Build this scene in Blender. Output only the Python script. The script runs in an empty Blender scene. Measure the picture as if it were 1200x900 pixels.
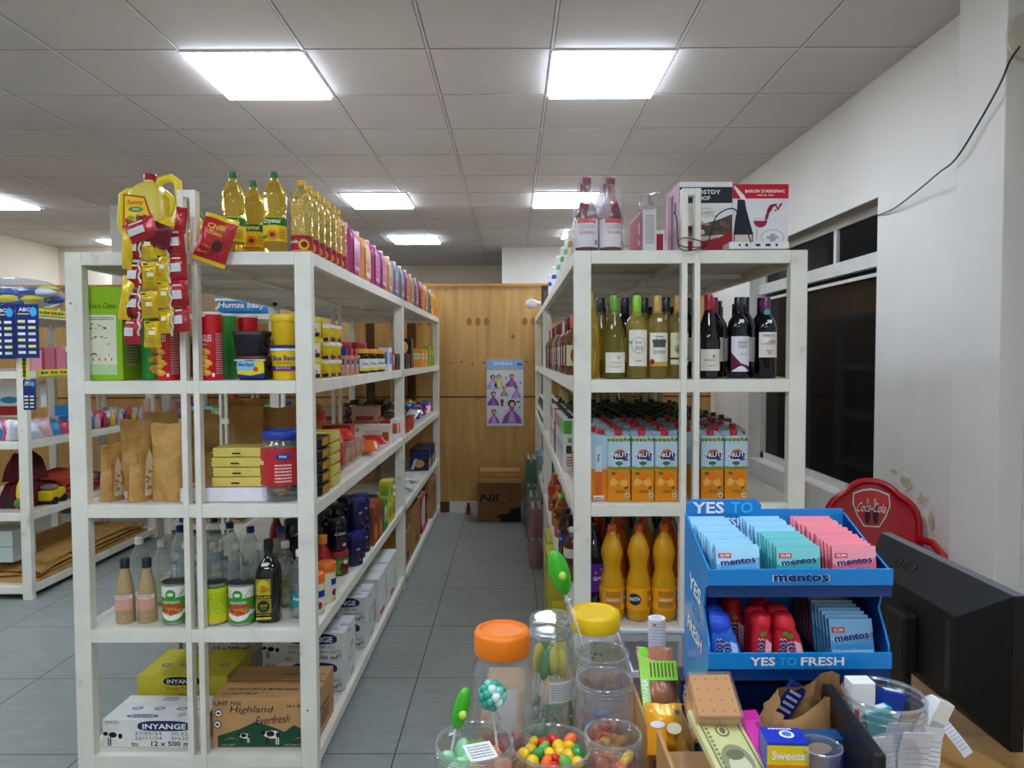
import bpy, math, random
from mathutils import Vector, Matrix, Euler
S = bpy.context.scene
C = S.collection
PI = math.pi
# ---------------------------------------------------------------- camera, exposure, world
CAMH = 1.52
cd = bpy.data.cameras.new('camera'); cam = bpy.data.objects.new('camera', cd); C.objects.link(cam)
cd.sensor_fit = 'HORIZONTAL'; cd.sensor_width = 36.0; cd.lens = 832.0 / 1200.0 * 36.0; cd.clip_start = .05; cd.clip_end = 60
cam.location = (0, 0, CAMH)
def _camrot(p, y, r):
    cp, sp, cy, sy, cr, sr = math.cos(p), math.sin(p), math.cos(y), math.sin(y), math.cos(r), math.sin(r)
    fw = Vector((sy*cp, cy*cp, sp)); ri = Vector((cy, -sy, 0)); up = ri.cross(fw)
    R = cr*ri + sr*up; U = -sr*ri + cr*up
    return Matrix((R, U, -fw)).transposed().to_euler()
cam.rotation_euler = _camrot(math.radians(-2.2145), math.radians(-.05), math.radians(-.179))
S.camera = cam
S.view_settings.view_transform = 'Standard'
S.view_settings.look = 'None'
S.view_settings.exposure = 1.2
S.view_settings.gamma = 1.0
S.view_settings.use_curve_mapping = False
PANEL = 11.0                                    # strength of the ceiling panels
w = bpy.data.worlds.new('night'); S.world = w; w.use_nodes = True
w.node_tree.nodes['Background'].inputs[0].default_value = (.01, .013, .02, 1)
w.node_tree.nodes['Background'].inputs[1].default_value = 1.0

# ---------------------------------------------------------------- materials
def lin(h):
    def g(c): return c/12.92 if c <= .04045 else ((c+.055)/1.055)**2.4
    return tuple(g(int(h[i:i+2], 16)/255) for i in (0, 2, 4))
MC = {}
KIND = dict(paper=(.55, 0, .3), gloss=(.22, 0, .5), plastic=(.38, 0, .45), matte=(.85, 0, .2), metal=(.3, 1, .5), foil=(.27, .15, .6),
            dark=(.06, 0, .6), liq=(.06, 0, .5), juice=(.08, 0, .5), skin=(.5, 0, .3), paint=(.42, 0, .4))
def m(h, kind='paper'):
    k = (h, kind)
    if k in MC: return MC[k]
    mt = bpy.data.materials.new(kind + '_' + h); mt.use_nodes = True; nt = mt.node_tree; N = nt.nodes; L = nt.links
    b = N['Principled BSDF']; col = lin(h)
    if kind in ('clear', 'film'):
        N.remove(b); out = N['Material Output']
        tr = N.new('ShaderNodeBsdfTransparent'); tr.inputs[0].default_value = (*[.55*1 + .45*c for c in col], 1) if kind == 'clear' else (*[.6+.4*c for c in col], 1)
        gl = N.new('ShaderNodeBsdfGlossy'); gl.inputs['Roughness'].default_value = .05 if kind == 'clear' else .2
        df = N.new('ShaderNodeBsdfDiffuse'); df.inputs[0].default_value = (*col, 1)
        lw = N.new('ShaderNodeLayerWeight'); lw.inputs[0].default_value = .25
        rmp = N.new('ShaderNodeMapRange'); rmp.inputs[3].default_value = .04; rmp.inputs[4].default_value = .6 if kind == 'clear' else .22
        L.new(lw.outputs['Facing'], rmp.inputs[0])
        m1 = N.new('ShaderNodeMixShader'); m2 = N.new('ShaderNodeMixShader'); m2.inputs[0].default_value = .10 if kind == 'clear' else .06
        L.new(tr.outputs[0], m2.inputs[1]); L.new(df.outputs[0], m2.inputs[2])
        L.new(rmp.outputs[0], m1.inputs[0]); L.new(m2.outputs[0], m1.inputs[1]); L.new(gl.outputs[0], m1.inputs[2])
        nz = N.new('ShaderNodeTexNoise'); nz.inputs['Scale'].default_value = 60 if kind == 'film' else 18
        bp = N.new('ShaderNodeBump'); bp.inputs['Strength'].default_value = .6 if kind == 'film' else .1; bp.inputs['Distance'].default_value = .004
        tc = N.new('ShaderNodeTexCoord'); L.new(tc.outputs['Object'], nz.inputs['Vector'])
        L.new(nz.outputs[0], bp.inputs['Height']); L.new(bp.outputs[0], gl.inputs['Normal'])
        L.new(m1.outputs[0], out.inputs[0]); MC[k] = mt; return mt
    if kind == 'emit':
        b.inputs['Base Color'].default_value = (*col, 1)
        b.inputs['Emission Color'].default_value = (*col, 1); b.inputs['Emission Strength'].default_value = PANEL
        MC[k] = mt; return mt
    r, me, sp = KIND[kind]
    if kind == 'liq': col = tuple(min(1, c)**.6 for c in col)
    b.inputs['Roughness'].default_value = r; b.inputs['Metallic'].default_value = me; b.inputs['Specular IOR Level'].default_value = sp
    if kind == 'liq':
        b.inputs['Transmission Weight'].default_value = .8; b.inputs['IOR'].default_value = 1.12; b.inputs['Coat Weight'].default_value = .6; b.inputs['Coat Roughness'].default_value = .05
    if kind == 'juice': b.inputs['Transmission Weight'].default_value = .3; b.inputs['IOR'].default_value = 1.15; b.inputs['Coat Weight'].default_value = .8; b.inputs['Coat Roughness'].default_value = .05
    tc = N.new('ShaderNodeTexCoord'); nz = N.new('ShaderNodeTexNoise'); nz.inputs['Scale'].default_value = 14 if kind != 'foil' else 45; nz.inputs['Detail'].default_value = 4
    L.new(tc.outputs['Object'], nz.inputs['Vector'])
    mr = N.new('ShaderNodeMapRange'); a = .12 if kind in ('paper', 'matte', 'paint') else .06
    mr.inputs[3].default_value = 1-a; mr.inputs[4].default_value = 1+a; L.new(nz.outputs[0], mr.inputs[0])
    vm = N.new('ShaderNodeVectorMath'); vm.operation = 'SCALE'; vm.inputs[0].default_value = col
    L.new(mr.outputs[0], vm.inputs['Scale']); L.new(vm.outputs[0], b.inputs['Base Color'])
    if kind in ('foil', 'matte'):
        bp = N.new('ShaderNodeBump'); bp.inputs['Strength'].default_value = .5 if kind == 'foil' else .2; bp.inputs['Distance'].default_value = .004
        L.new(nz.outputs[0], bp.inputs['Height']); L.new(bp.outputs[0], b.inputs['Normal'])
    MC[k] = mt; return mt
def surface(name, build):
    mt = bpy.data.materials.new(name); mt.use_nodes = True; nt = mt.node_tree
    build(nt, nt.nodes, nt.links, nt.nodes['Principled BSDF']); return mt
def node(N, t, **kw):
    n = N.new(t)
    for k, v in kw.items():
        if k.startswith('i'): n.inputs[int(k[1:]) if k[1:].isdigit() else k[1:]].default_value = v
        else: setattr(n, k, v)
    return n
def ramp(N, stops):
    r = N.new('ShaderNodeValToRGB'); e = r.color_ramp.elements
    while len(e) < len(stops): e.new(.5)
    for i, (p, c) in enumerate(stops): e[i].position = p; e[i].color = (*lin(c), 1)
    return r
def gridmask(nt, N, L, sx, sy, ox, oy, wd):
    """1 in the joints of a rectangular grid of tiles, 0 inside the tiles"""
    g = node(N, 'ShaderNodeNewGeometry'); sp = node(N, 'ShaderNodeSeparateXYZ'); L.new(g.outputs['Position'], sp.inputs[0]); outs = []
    for ax, s, o in ((0, sx, ox), (1, sy, oy)):
        a = node(N, 'ShaderNodeMath', operation='SUBTRACT', i1=o); L.new(sp.outputs[ax], a.inputs[0])
        b = node(N, 'ShaderNodeMath', operation='PINGPONG', i1=s/2); L.new(a.outputs[0], b.inputs[0])
        c = node(N, 'ShaderNodeMath', operation='LESS_THAN', i1=wd/2); L.new(b.outputs[0], c.inputs[0]); outs.append(c)
    mx = node(N, 'ShaderNodeMath', operation='MAXIMUM'); L.new(outs[0].outputs[0], mx.inputs[0]); L.new(outs[1].outputs[0], mx.inputs[1])
    return mx.outputs[0], g
def b_floor(nt, N, L, b):
    mk, g = gridmask(nt, N, L, .6, .645, -.455, 4.6, .005)
    n1 = node(N, 'ShaderNodeTexNoise', iScale=1.3, iDetail=5.0); n2 = node(N, 'ShaderNodeTexNoise', iScale=14.0, iDetail=6.0, iDistortion=1.5)
    mp = node(N, 'ShaderNodeMapping'); mp.inputs['Scale'].default_value = (.5, 2.2, 1)
    L.new(g.outputs['Position'], n1.inputs['Vector']); L.new(g.outputs['Position'], mp.inputs[0]); L.new(mp.outputs[0], n2.inputs['Vector'])
    ad = node(N, 'ShaderNodeMath', operation='ADD'); L.new(n1.outputs[0], ad.inputs[0]); L.new(n2.outputs[0], ad.inputs[1])
    hf = node(N, 'ShaderNodeMath', operation='MULTIPLY', i1=.5); L.new(ad.outputs[0], hf.inputs[0])
    r = ramp(N, [(.3, '848984'), (.7, '9ea39d')]); L.new(hf.outputs[0], r.inputs[0])
    mx = node(N, 'ShaderNodeMix', data_type='RGBA'); L.new(mk, mx.inputs[0]); L.new(r.outputs[0], mx.inputs[6]); mx.inputs[7].default_value = (*lin('2e302e'), 1)
    L.new(mx.outputs[2], b.inputs['Base Color']); b.inputs['Roughness'].default_value = .38; b.inputs['Specular IOR Level'].default_value = .4
def b_ceil(nt, N, L, b):
    mk, g = gridmask(nt, N, L, .6, .6, -2.205, 3.478, .022)
    n1 = node(N, 'ShaderNodeTexNoise', iScale=.9, iDetail=3.0); L.new(g.outputs['Position'], n1.inputs['Vector'])
    r = ramp(N, [(.3, 'bdb6b1'), (.75, 'cbc4bf')]); L.new(n1.outputs[0], r.inputs[0])
    mx = node(N, 'ShaderNodeMix', data_type='RGBA'); L.new(mk, mx.inputs[0]); L.new(r.outputs[0], mx.inputs[6]); mx.inputs[7].default_value = (*lin('6e6b69'), 1)
    L.new(mx.outputs[2], b.inputs['Base Color']); b.inputs['Roughness'].default_value = .8
def b_wall(c0, c1, c2):
    def f(nt, N, L, b):
        g = node(N, 'ShaderNodeNewGeometry'); n1 = node(N, 'ShaderNodeTexNoise', iScale=1.2, iDetail=6.0); L.new(g.outputs['Position'], n1.inputs['Vector'])
        r = ramp(N, [(.3, c0), (.62, c1)]); L.new(n1.outputs[0], r.inputs[0])
        n2 = node(N, 'ShaderNodeTexNoise', iScale=2.3, iDetail=8.0); mp = node(N, 'ShaderNodeMapping'); mp.inputs['Scale'].default_value = (1, 1, .35)
        L.new(g.outputs['Position'], mp.inputs[0]); L.new(mp.outputs[0], n2.inputs['Vector'])
        r2 = ramp(N, [(.52, '000000'), (.72, 'ffffff')]); L.new(n2.outputs[0], r2.inputs[0])
        sp = node(N, 'ShaderNodeSeparateXYZ'); L.new(g.outputs['Position'], sp.inputs[0])
        hm = node(N, 'ShaderNodeMapRange', i1=1.7, i2=.7, i3=.05, i4=.75); L.new(sp.outputs[2], hm.inputs[0])
        ml = node(N, 'ShaderNodeMath', operation='MULTIPLY'); L.new(r2.outputs[0], ml.inputs[0]); L.new(hm.outputs[0], ml.inputs[1])
        mx = node(N, 'ShaderNodeMix', data_type='RGBA'); L.new(ml.outputs[0], mx.inputs[0]); L.new(r.outputs[0], mx.inputs[6]); mx.inputs[7].default_value = (*lin(c2), 1)
        L.new(mx.outputs[2], b.inputs['Base Color']); b.inputs['Roughness'].default_value = .55
    return f
def b_ply(c0, c1, knot):
    def f(nt, N, L, b):
        g = node(N, 'ShaderNodeNewGeometry'); mp = node(N, 'ShaderNodeMapping'); mp.inputs['Scale'].default_value = (5, 5, .55); L.new(g.outputs['Position'], mp.inputs[0])
        n1 = node(N, 'ShaderNodeTexNoise', iScale=2.2, iDetail=7.0, iDistortion=.8); L.new(mp.outputs[0], n1.inputs['Vector'])
        r = ramp(N, [(.3, c0), (.7, c1)]); L.new(n1.outputs[0], r.inputs[0])
        vo = node(N, 'ShaderNodeTexVoronoi', iScale=3.4); L.new(g.outputs['Position'], vo.inputs['Vector'])
        r2 = ramp(N, [(.045, 'ffffff'), (.11, '000000')]); L.new(vo.outputs['Distance'], r2.inputs[0])
        mx = node(N, 'ShaderNodeMix', data_type='RGBA'); L.new(r2.outputs[0], mx.inputs[0]); L.new(r.outputs[0], mx.inputs[6]); mx.inputs[7].default_value = (*lin(knot), 1)
        L.new(mx.outputs[2], b.inputs['Base Color']); b.inputs['Roughness'].default_value = .4
    return f
def b_rack(nt, N, L, b):
    g = node(N, 'ShaderNodeNewGeometry'); n1 = node(N, 'ShaderNodeTexNoise', iScale=9.0, iDetail=8.0); L.new(g.outputs['Position'], n1.inputs['Vector'])
    r = ramp(N, [(.22, 'b8b09c'), (.34, 'e4dfcf'), (.7, 'efebdc')]); L.new(n1.outputs[0], r.inputs[0])
    vo = node(N, 'ShaderNodeTexVoronoi', iScale=9.0); L.new(g.outputs['Position'], vo.inputs['Vector'])
    r2 = ramp(N, [(.025, 'ffffff'), (.05, '000000')]); L.new(vo.outputs['Distance'], r2.inputs[0])
    mx = node(N, 'ShaderNodeMix', data_type='RGBA'); L.new(r2.outputs[0], mx.inputs[0]); L.new(r.outputs[0], mx.inputs[6]); mx.inputs[7].default_value = (*lin('6f6656'), 1)
    L.new(mx.outputs[2], b.inputs['Base Color']); b.inputs['Roughness'].default_value = .45
def b_board(nt, N, L, b):
    g = node(N, 'ShaderNodeNewGeometry'); n1 = node(N, 'ShaderNodeTexNoise', iScale=3.0, iDetail=8.0); L.new(g.outputs['Position'], n1.inputs['Vector'])
    r = ramp(N, [(.3, 'b9b09e'), (.5, 'd6d0c2'), (.75, 'e4dfd3')]); L.new(n1.outputs[0], r.inputs[0])
    L.new(r.outputs[0], b.inputs['Base Color']); b.inputs['Roughness'].default_value = .5
def b_kraft(nt, N, L, b):
    tc = node(N, 'ShaderNodeTexCoord'); n1 = node(N, 'ShaderNodeTexNoise', iScale=16.0, iDetail=6.0, iDistortion=1.0); L.new(tc.outputs['Object'], n1.inputs['Vector'])
    r = ramp(N, [(.3, 'b5843f'), (.7, 'cfa05a')]); L.new(n1.outputs[0], r.inputs[0]); L.new(r.outputs[0], b.inputs['Base Color']); b.inputs['Roughness'].default_value = .6
    n2 = node(N, 'ShaderNodeTexNoise', iScale=9.0, iDetail=2.0, iDistortion=2.0); L.new(tc.outputs['Object'], n2.inputs['Vector'])
    bp = node(N, 'ShaderNodeBump', iStrength=.6, iDistance=.02); L.new(n2.outputs[0], bp.inputs['Height']); L.new(bp.outputs[0], b.inputs['Normal'])
FLOOR = surface('floor_tiles', b_floor); CEIL = surface('ceiling_tiles', b_ceil)
WALL = surface('painted_wall', b_wall('dcd6cd', 'e6e1d9', 'c9ab7c')); WALL2 = surface('cream_wall', b_wall('e0d3bd', 'e9ddc9', 'd0b890'))
PLY = surface('plywood', b_ply('b98743', 'd3a560', '7d4a1c')); PLY2 = surface('counter_wood', b_ply('a5793f', 'bf935a', '8a5a2a'))
RACK = surface('cream_enamel', b_rack); BOARD = surface('shelf_laminate', b_board); KRAFT = surface('kraft_paper', b_kraft)
BULBM = m('f4f2ee', 'gloss')

# ---------------------------------------------------------------- mesh builder
def vadd(a, b, s=1): return (a[0]+b[0]*s, a[1]+b[1]*s, a[2]+b[2]*s)
class Flat:
    def __init__(s, o, ux, uy):
        s.o, s.ux, s.uy = Vector(o), Vector(ux).normalized(), Vector(uy).normalized(); s.n = s.ux.cross(s.uy); s.r = None
    def P(s, u, v, off): return s.o + s.ux*u + s.uy*v + s.n*off
def front(x, y, z): return Flat((x, y, z), (1, 0, 0), (0, 0, 1))
def leftf(x, y, z): return Flat((x, y, z), (0, -1, 0), (0, 0, 1))
def rightf(x, y, z): return Flat((x, y, z), (0, 1, 0), (0, 0, 1))
def topf(x, y, z): return Flat((x, y, z), (1, 0, 0), (0, 1, 0))
class Cyl:
    def __init__(s, r, z0=0, cx=0, cy=0, a0=0, rt=None): s.r, s.z0, s.cx, s.cy, s.a0, s.rt = r, z0, cx, cy, a0, rt
    def P(s, u, v, off):
        a = u/s.r + s.a0; r = s.r + off + ((s.rt or 0)*v)
        return Vector((s.cx + r*math.sin(a), s.cy - r*math.cos(a), s.z0+v))
TXT = {}
def textmesh(t, bold):
    k = (t, bold)
    if k not in TXT:
        c = bpy.data.curves.new('lettering', 'FONT'); c.body = t; c.size = 1; c.resolution_u = 2; c.align_x = 'CENTER'; c.offset = .022 if bold else 0; c.fill_mode = 'FRONT'
        o = bpy.data.objects.new('lettering', c); C.objects.link(o)
        bpy.context.view_layer.update(); dg = bpy.context.evaluated_depsgraph_get()
        me = bpy.data.meshes.new_from_object(o.evaluated_get(dg))
        vs = [tuple(v.co) for v in me.vertices]; fs = [tuple(p.vertices) for p in me.polygons]
        bpy.data.objects.remove(o); bpy.data.curves.remove(c); bpy.data.meshes.remove(me)
        xs = [v[0] for v in vs]; ys = [v[1] for v in vs]
        cx = (min(xs)+max(xs))/2; y0 = min(ys); h = max(ys)-y0; wd = max(xs)-min(xs)
        TXT[k] = ([((x-cx)/h, (y-y0)/h-.5) for x, y, _ in vs], fs, wd/h)
    return TXT[k]
class MB:
    def __init__(s): s.v = []; s.f = []; s.fm = []; s.fs = []; s.mats = []
    def mi(s, mt):
        if mt not in s.mats: s.mats.append(mt)
        return s.mats.index(mt)
    def face(s, idx, mt, sm=False): s.f.append(tuple(idx)); s.fm.append(s.mi(mt)); s.fs.append(sm)
    def add(s, pts):
        n = len(s.v); s.v.extend(tuple(p) for p in pts); return n
    def box(s, x0, x1, y0, y1, z0, z1, mt, T=None, tz=1, tx=1, ty=1):
        """axis box; tx, ty scale the top for taper; T transforms"""
        cx, cy = (x0+x1)/2, (y0+y1)/2
        P = [(x0, y0, z0), (x1, y0, z0), (x1, y1, z0), (x0, y1, z0)] + [(cx+(x-cx)*tx, cy+(y-cy)*ty, z1) for x, y in ((x0, y0), (x1, y0), (x1, y1), (x0, y1))]
        if T: P = [T @ Vector(p) for p in P]
        n = s.add(P)
        for q in ((0, 3, 2, 1), (4, 5, 6, 7), (0, 1, 5, 4), (1, 2, 6, 5), (2, 3, 7, 6), (3, 0, 4, 7)): s.face([n+i for i in q], mt)
        return s
    def lathe(s, prof, mt, seg=20, cx=0, cy=0, sq=None, T=None, cap=True, sm=True, sx=1, sy=1, caps=None):
        """prof [(r,z)..] bottom to top; mt one material or one per band; sq superellipse exponent"""
        n = s.add([]); pts = []
        for r, z in prof:
            for i in range(seg):
                a = 2*PI*i/seg; c_, s_ = math.cos(a), math.sin(a); k = 1
                if sq: k = (abs(c_)**sq + abs(s_)**sq)**(-1/sq)
                p = (cx+r*c_*k*sx, cy+r*s_*k*sy, z); pts.append(T @ Vector(p) if T else p)
        n = s.add(pts)
        for j in range(len(prof)-1):
            mm = mt[min(j, len(mt)-1)] if isinstance(mt, (list, tuple)) else mt
            if mm is None: continue
            for i in range(seg):
                k = (i+1) % seg; s.face((n+j*seg+i, n+j*seg+k, n+(j+1)*seg+k, n+(j+1)*seg+i), mm, sm)
        if cap:
            m0 = mt[0] if isinstance(mt, (list, tuple)) else mt; m1 = mt[-1] if isinstance(mt, (list, tuple)) else mt
            if prof[0][0] > 1e-4 and cap != 'top': s.face([n+i for i in reversed(range(seg))], m0)
            if prof[-1][0] > 1e-4 and cap != 'bottom': s.face([n+(len(prof)-1)*seg+i for i in range(seg)], m1)
        return s
    def tube(s, pts, r, mt, seg=8, closed=False):
        P = [Vector(p) for p in pts]; rs = r if isinstance(r, (list, tuple)) else [r]*len(P); rings = []; up = Vector((0, 0, 1)); N = len(P)
        for i, p in enumerate(P):
            t = (P[(i+1) % N if closed else min(i+1, N-1)] - P[(i-1) % N if closed else max(i-1, 0)])
            t = t.normalized() if t.length > 1e-9 else Vector((0, 0, 1))
            a = up.cross(t)
            if a.length < .1: a = Vector((1, 0, 0)).cross(t)
            a.normalize(); b = t.cross(a); up = b
            rings.append(s.add([p + (a*math.cos(2*PI*k/seg) + b*math.sin(2*PI*k/seg))*rs[i] for k in range(seg)]))
        for j in range(N if closed else N-1):
            u, v = rings[j], rings[(j+1) % N]
            for k in range(seg): s.face((u+k, u+(k+1) % seg, v+(k+1) % seg, v+k), mt, True)
        if not closed:
            s.face([rings[0]+k for k in reversed(range(seg))], mt); s.face([rings[-1]+k for k in range(seg)], mt)
        return s
    def rect(s, F, u0, v0, u1, v1, mt, off=.0005):
        nu = 1 if F.r is None else max(1, int(abs(u1-u0)/F.r/.3))
        n = s.add([F.P(u0+(u1-u0)*i/nu, v, off) for v in (v0, v1) for i in range(nu+1)])
        for i in range(nu): s.face((n+i, n+i+1, n+nu+2+i, n+nu+1+i), mt, F.r is not None)
        return s
    def poly(s, F, pts, mt, off=.0008):
        if F.r is not None and max(p[0] for p in pts)-min(p[0] for p in pts) > F.r*.3:
            cu = sum(p[0] for p in pts)/len(pts); cv = sum(p[1] for p in pts)/len(pts); N_ = len(pts); K = 4
            c0 = s.add([F.P(cu, cv, off)]); n = s.add([F.P(cu+(u-cu)*k/K, cv+(v-cv)*k/K, off) for k in range(1, K+1) for u, v in pts])
            for i in range(N_):
                j = (i+1) % N_; s.face((c0, n+i, n+j), mt)
                for k in range(K-1): s.face((n+k*N_+i, n+(k+1)*N_+i, n+(k+1)*N_+j, n+k*N_+j), mt)
            return s
        n = s.add([F.P(u, v, off) for u, v in pts]); s.face(range(n, n+len(pts)), mt); return s
    def disc(s, F, u, v, ru, rv, mt, off=.0008, n=16, a0=0, a1=2*PI, rot=0):
        c_, s_ = math.cos(rot), math.sin(rot); P = []
        for i in range(n):
            a = a0+(a1-a0)*i/(n if a1-a0 > 6.2 else n-1); x, y = ru*math.cos(a), rv*math.sin(a); P.append((u+x*c_-y*s_, v+x*s_+y*c_))
        return s.poly(F, P, mt, off)
    def text(s, F, t, u, v, h, mt, off=.0012, w=None, rot=0, bold=True, shear=0):
        vs, fs, asp = textmesh(t, bold); kx = (w/asp) if w else h; c_, s_ = math.cos(rot), math.sin(rot)
        P = []
        for x, y in vs:
            X, Y = x*kx + y*h*shear, y*h; P.append(F.P(u + X*c_-Y*s_, v + X*s_+Y*c_, off))
        n = s.add(P)
        for f in fs: s.face([n+i for i in f], mt)
        return s
    def fine(s, F, u0, v0, u1, v1, mt, n=5, off=.0011, k=.45, rnd=True):
        """lines of small print"""
        R = random.Random(int((abs(u0)+abs(v1))*1e5)+n); h = (v1-v0)/n
        for i in range(n):
            a = u0; y = v1-(i+.5)*h
            while a < u1-.0005:
                b_ = min(u1, a+(u1-u0)*(R.uniform(.08, .3) if rnd else 1)); s.rect(F, a, y-h*k/2, b_-(u1-u0)*.025, y+h*k/2, mt, off); a = b_
        return s
    def pouch(s, W, H, t, mt, back=None, crimp=.06, T=None, nu=8, nv=12, seed=0, flatbot=False, band=None):
        R = random.Random(seed); ph = [R.uniform(0, 6) for _ in range(6)]
        def th(u, v):
            a = max(0, 1-abs(u)**2.6); e = crimp
            if flatbot: b_ = 1 if v < .25 else max(0, (1-v-e)/(1-e-.25))**.7
            else:
                b_ = max(0, min(1, (min(v, 1-v)-e)/.22))**.6
            return t/2*a**.55*b_*(1+.12*math.sin(7*u+ph[0]+9*v)+.1*math.sin(13*v+ph[1]+5*u))
        for side, mm in ((-1, mt), (1, back or mt)):
            pts = []
            for j in range(nv+1):
                v = j/nv
                for i in range(nu+1):
                    u = -1+2*i/nu; ww = W/2*(1-.05*math.sin(PI*v)+.0*v)
                    p = (u*ww, side*th(u, v) + .012*W*math.sin(4*v+ph[2])*v + .03*W*math.sin(3*u+ph[3])*(v**3), H*v + .012*H*math.sin(5*u+ph[4])*(v**4))
                    pts.append(T @ Vector(p) if T else p)
            n = s.add(pts)
            for j in range(nv):
                mk = mm
                if band:
                    for b0, b1, bm in band:
                        if b0 <= (j+.5)/nv <= b1 and side == -1: mk = bm
                for i in range(nu):
                    q = (n+j*(nu+1)+i, n+j*(nu+1)+i+1, n+(j+1)*(nu+1)+i+1, n+(j+1)*(nu+1)+i)
                    s.face(q if side == -1 else q[::-1], mk, True)
        return s
    def blob(s, c, r, mt, T=None, seg=8, rings=6, sc=(1, 1, 1), j=0, seed=0):
        R = random.Random(seed); pts = []
        for i in range(rings+1):
            a = PI*i/rings
            for k in range(seg):
                b_ = 2*PI*k/seg; q = 1 + (R.uniform(-j, j) if 0 < i < rings else 0)
                p = Vector((math.sin(a)*math.cos(b_)*sc[0]*r*q, math.sin(a)*math.sin(b_)*sc[1]*r*q, -math.cos(a)*sc[2]*r*q))
                if T: p = T @ p
                pts.append(p + Vector(c))
        n = s.add(pts)
        for i in range(rings):
            for k in range(seg): s.face((n+i*seg+k, n+i*seg+(k+1) % seg, n+(i+1)*seg+(k+1) % seg, n+(i+1)*seg+k), mt, True)
        return s
    def build(s, name, parent=None, loc=None, rot=None, bev=0, label=None):
        me = bpy.data.meshes.new(name); me.from_pydata(s.v, [], s.f)
        for mt in s.mats: me.materials.append(mt)
        me.polygons.foreach_set('material_index', s.fm); me.polygons.foreach_set('use_smooth', s.fs); me.update()
        if any(s.fs): me.set_sharp_from_angle(angle=math.radians(50))
        o = bpy.data.objects.new(name, me); C.objects.link(o)
        if parent: o.parent = parent
        if loc: o.location = loc
        if rot: o.rotation_euler = rot
        if bev:
            b = o.modifiers.new('bevel', 'BEVEL'); b.width = bev; b.segments = 2; b.limit_method = 'ANGLE'
        if label: o['label'] = label
        return o
def E(name):
    o = bpy.data.objects.new(name, None); C.objects.link(o); o.empty_display_size = .02; return o
def struct(name, mb, bev=0):
    o = mb.build(name, bev=bev); o['kind'] = 'structure'; return o
def tag(o, label, cat, group=None, kind=None):
    o['label'] = label; o['category'] = cat
    if group: o['group'] = group
    elif 'group' in o: del o['group']
    if kind: o['kind'] = kind
    return o
KIDS = {}
def link_copy(o, parent=None):
    c = o.copy(); C.objects.link(c)
    if parent: c.parent = parent
    for ch in KIDS.get(o.name, ()): link_copy(ch, c)
    return c
PROTO = {}
def put(key, fn, loc, label, cat, group=None, rz=0, rot=None, sc=None):
    """place a thing: the first of a key is built, the others are copies of it and of its parts"""
    if key not in PROTO:
        o = fn(); PROTO[key] = o
        for a in list(o.children): 
            KIDS.setdefault(o.name, []).append(a)
            for b in list(a.children): KIDS.setdefault(a.name, []).append(b)
    else: o = link_copy(PROTO[key])
    o.location = loc; o.rotation_euler = rot if rot else (0, 0, rz)
    o.scale = sc if sc else (1, 1, 1)
    return tag(o, label, cat, group)
ORD = ['first', 'second', 'third', 'fourth', 'fifth', 'sixth', 'seventh', 'eighth', 'ninth', 'tenth', 'eleventh', 'twelfth', 'thirteenth', 'fourteenth', 'fifteenth', 'sixteenth']
def smooth(P, n=6):
    P = [Vector(p) for p in P]; Q = []
    for i in range(len(P)-1):
        a, b, c, d = P[max(i-1, 0)], P[i], P[i+1], P[min(i+2, len(P)-1)]
        for k in range(n):
            t = k/n; Q.append(.5*((2*b)+(c-a)*t+(2*a-5*b+4*c-d)*t*t+(3*b-a-3*c+d)*t**3))
    return Q+[P[-1]]
def X(px, d): return (px-600.6)*d/832
LV = (.088, .547, .997, 1.438, 1.89)
RX0, RX1 = .217, 1.035
LX0, LX1 = -1.57, -.705
NEAR, FAR = 2.5, 6.83
# ---------------------------------------------------------------- the room
ZC = 3.0
struct('floor', MB().box(-6.3, 2.2, -3.2, 11.9, -.1, 0, FLOOR))
struct('ceiling', MB().box(-6.3, 2.2, -3.2, 11.9, ZC, ZC+.1, CEIL))
GX = [-2.205+.6*i for i in range(-6, 8)]; GY = [3.478+.6*j for j in range(-11, 14)]
g = MB(); tb = m('c6c2be', 'plastic')
for x in GX: g.box(x-.006, x+.006, -3.2, 11.6, ZC-.004, ZC, tb)
for y in GY: g.box(-6.1, 1.95, y-.006, y+.006, ZC-.003, ZC, tb)
struct('trim_1', g)
WX = 1.95; W0, W1, WZ0, WZ1 = 3.82, 5.86, .68, 2.36
g = MB()
g.box(WX, WX+.25, -3.2, W0, 0, ZC, WALL); g.box(WX, WX+.25, W1, 9.7, 0, ZC, WALL); g.box(WX, WX+.25, W0, W1, 0, WZ0, WALL); g.box(WX, WX+.25, W0, W1, WZ1, ZC, WALL)
struct('wall_right', g)
struct('wall_pilaster', MB().box(1.85, WX, 2.70, 2.99, 0, ZC, WALL), bev=.004)
struct('wall_left', MB().box(-6.3, -6.1, -3.2, 11.9, 0, ZC, WALL2))
struct('wall_back', MB().box(-6.1, -.14, 11.6, 11.8, 0, ZC, WALL2))
struct('wall_back_block', MB().box(-.14, 2.2, 9.68, 9.9, 0, ZC, WALL))
struct('wall_corner', MB().box(-6.1, -4.7, 9.6, 9.8, 0, ZC, WALL2))
struct('wall_front', MB().box(-6.3, 2.2, -3.3, -3.2, 0, ZC, WALL))
struct('wall_column', MB().box(-3.90, -3.56, 6.94, 7.25, 0, ZC, m('e3e0da')), bev=.005)
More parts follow.
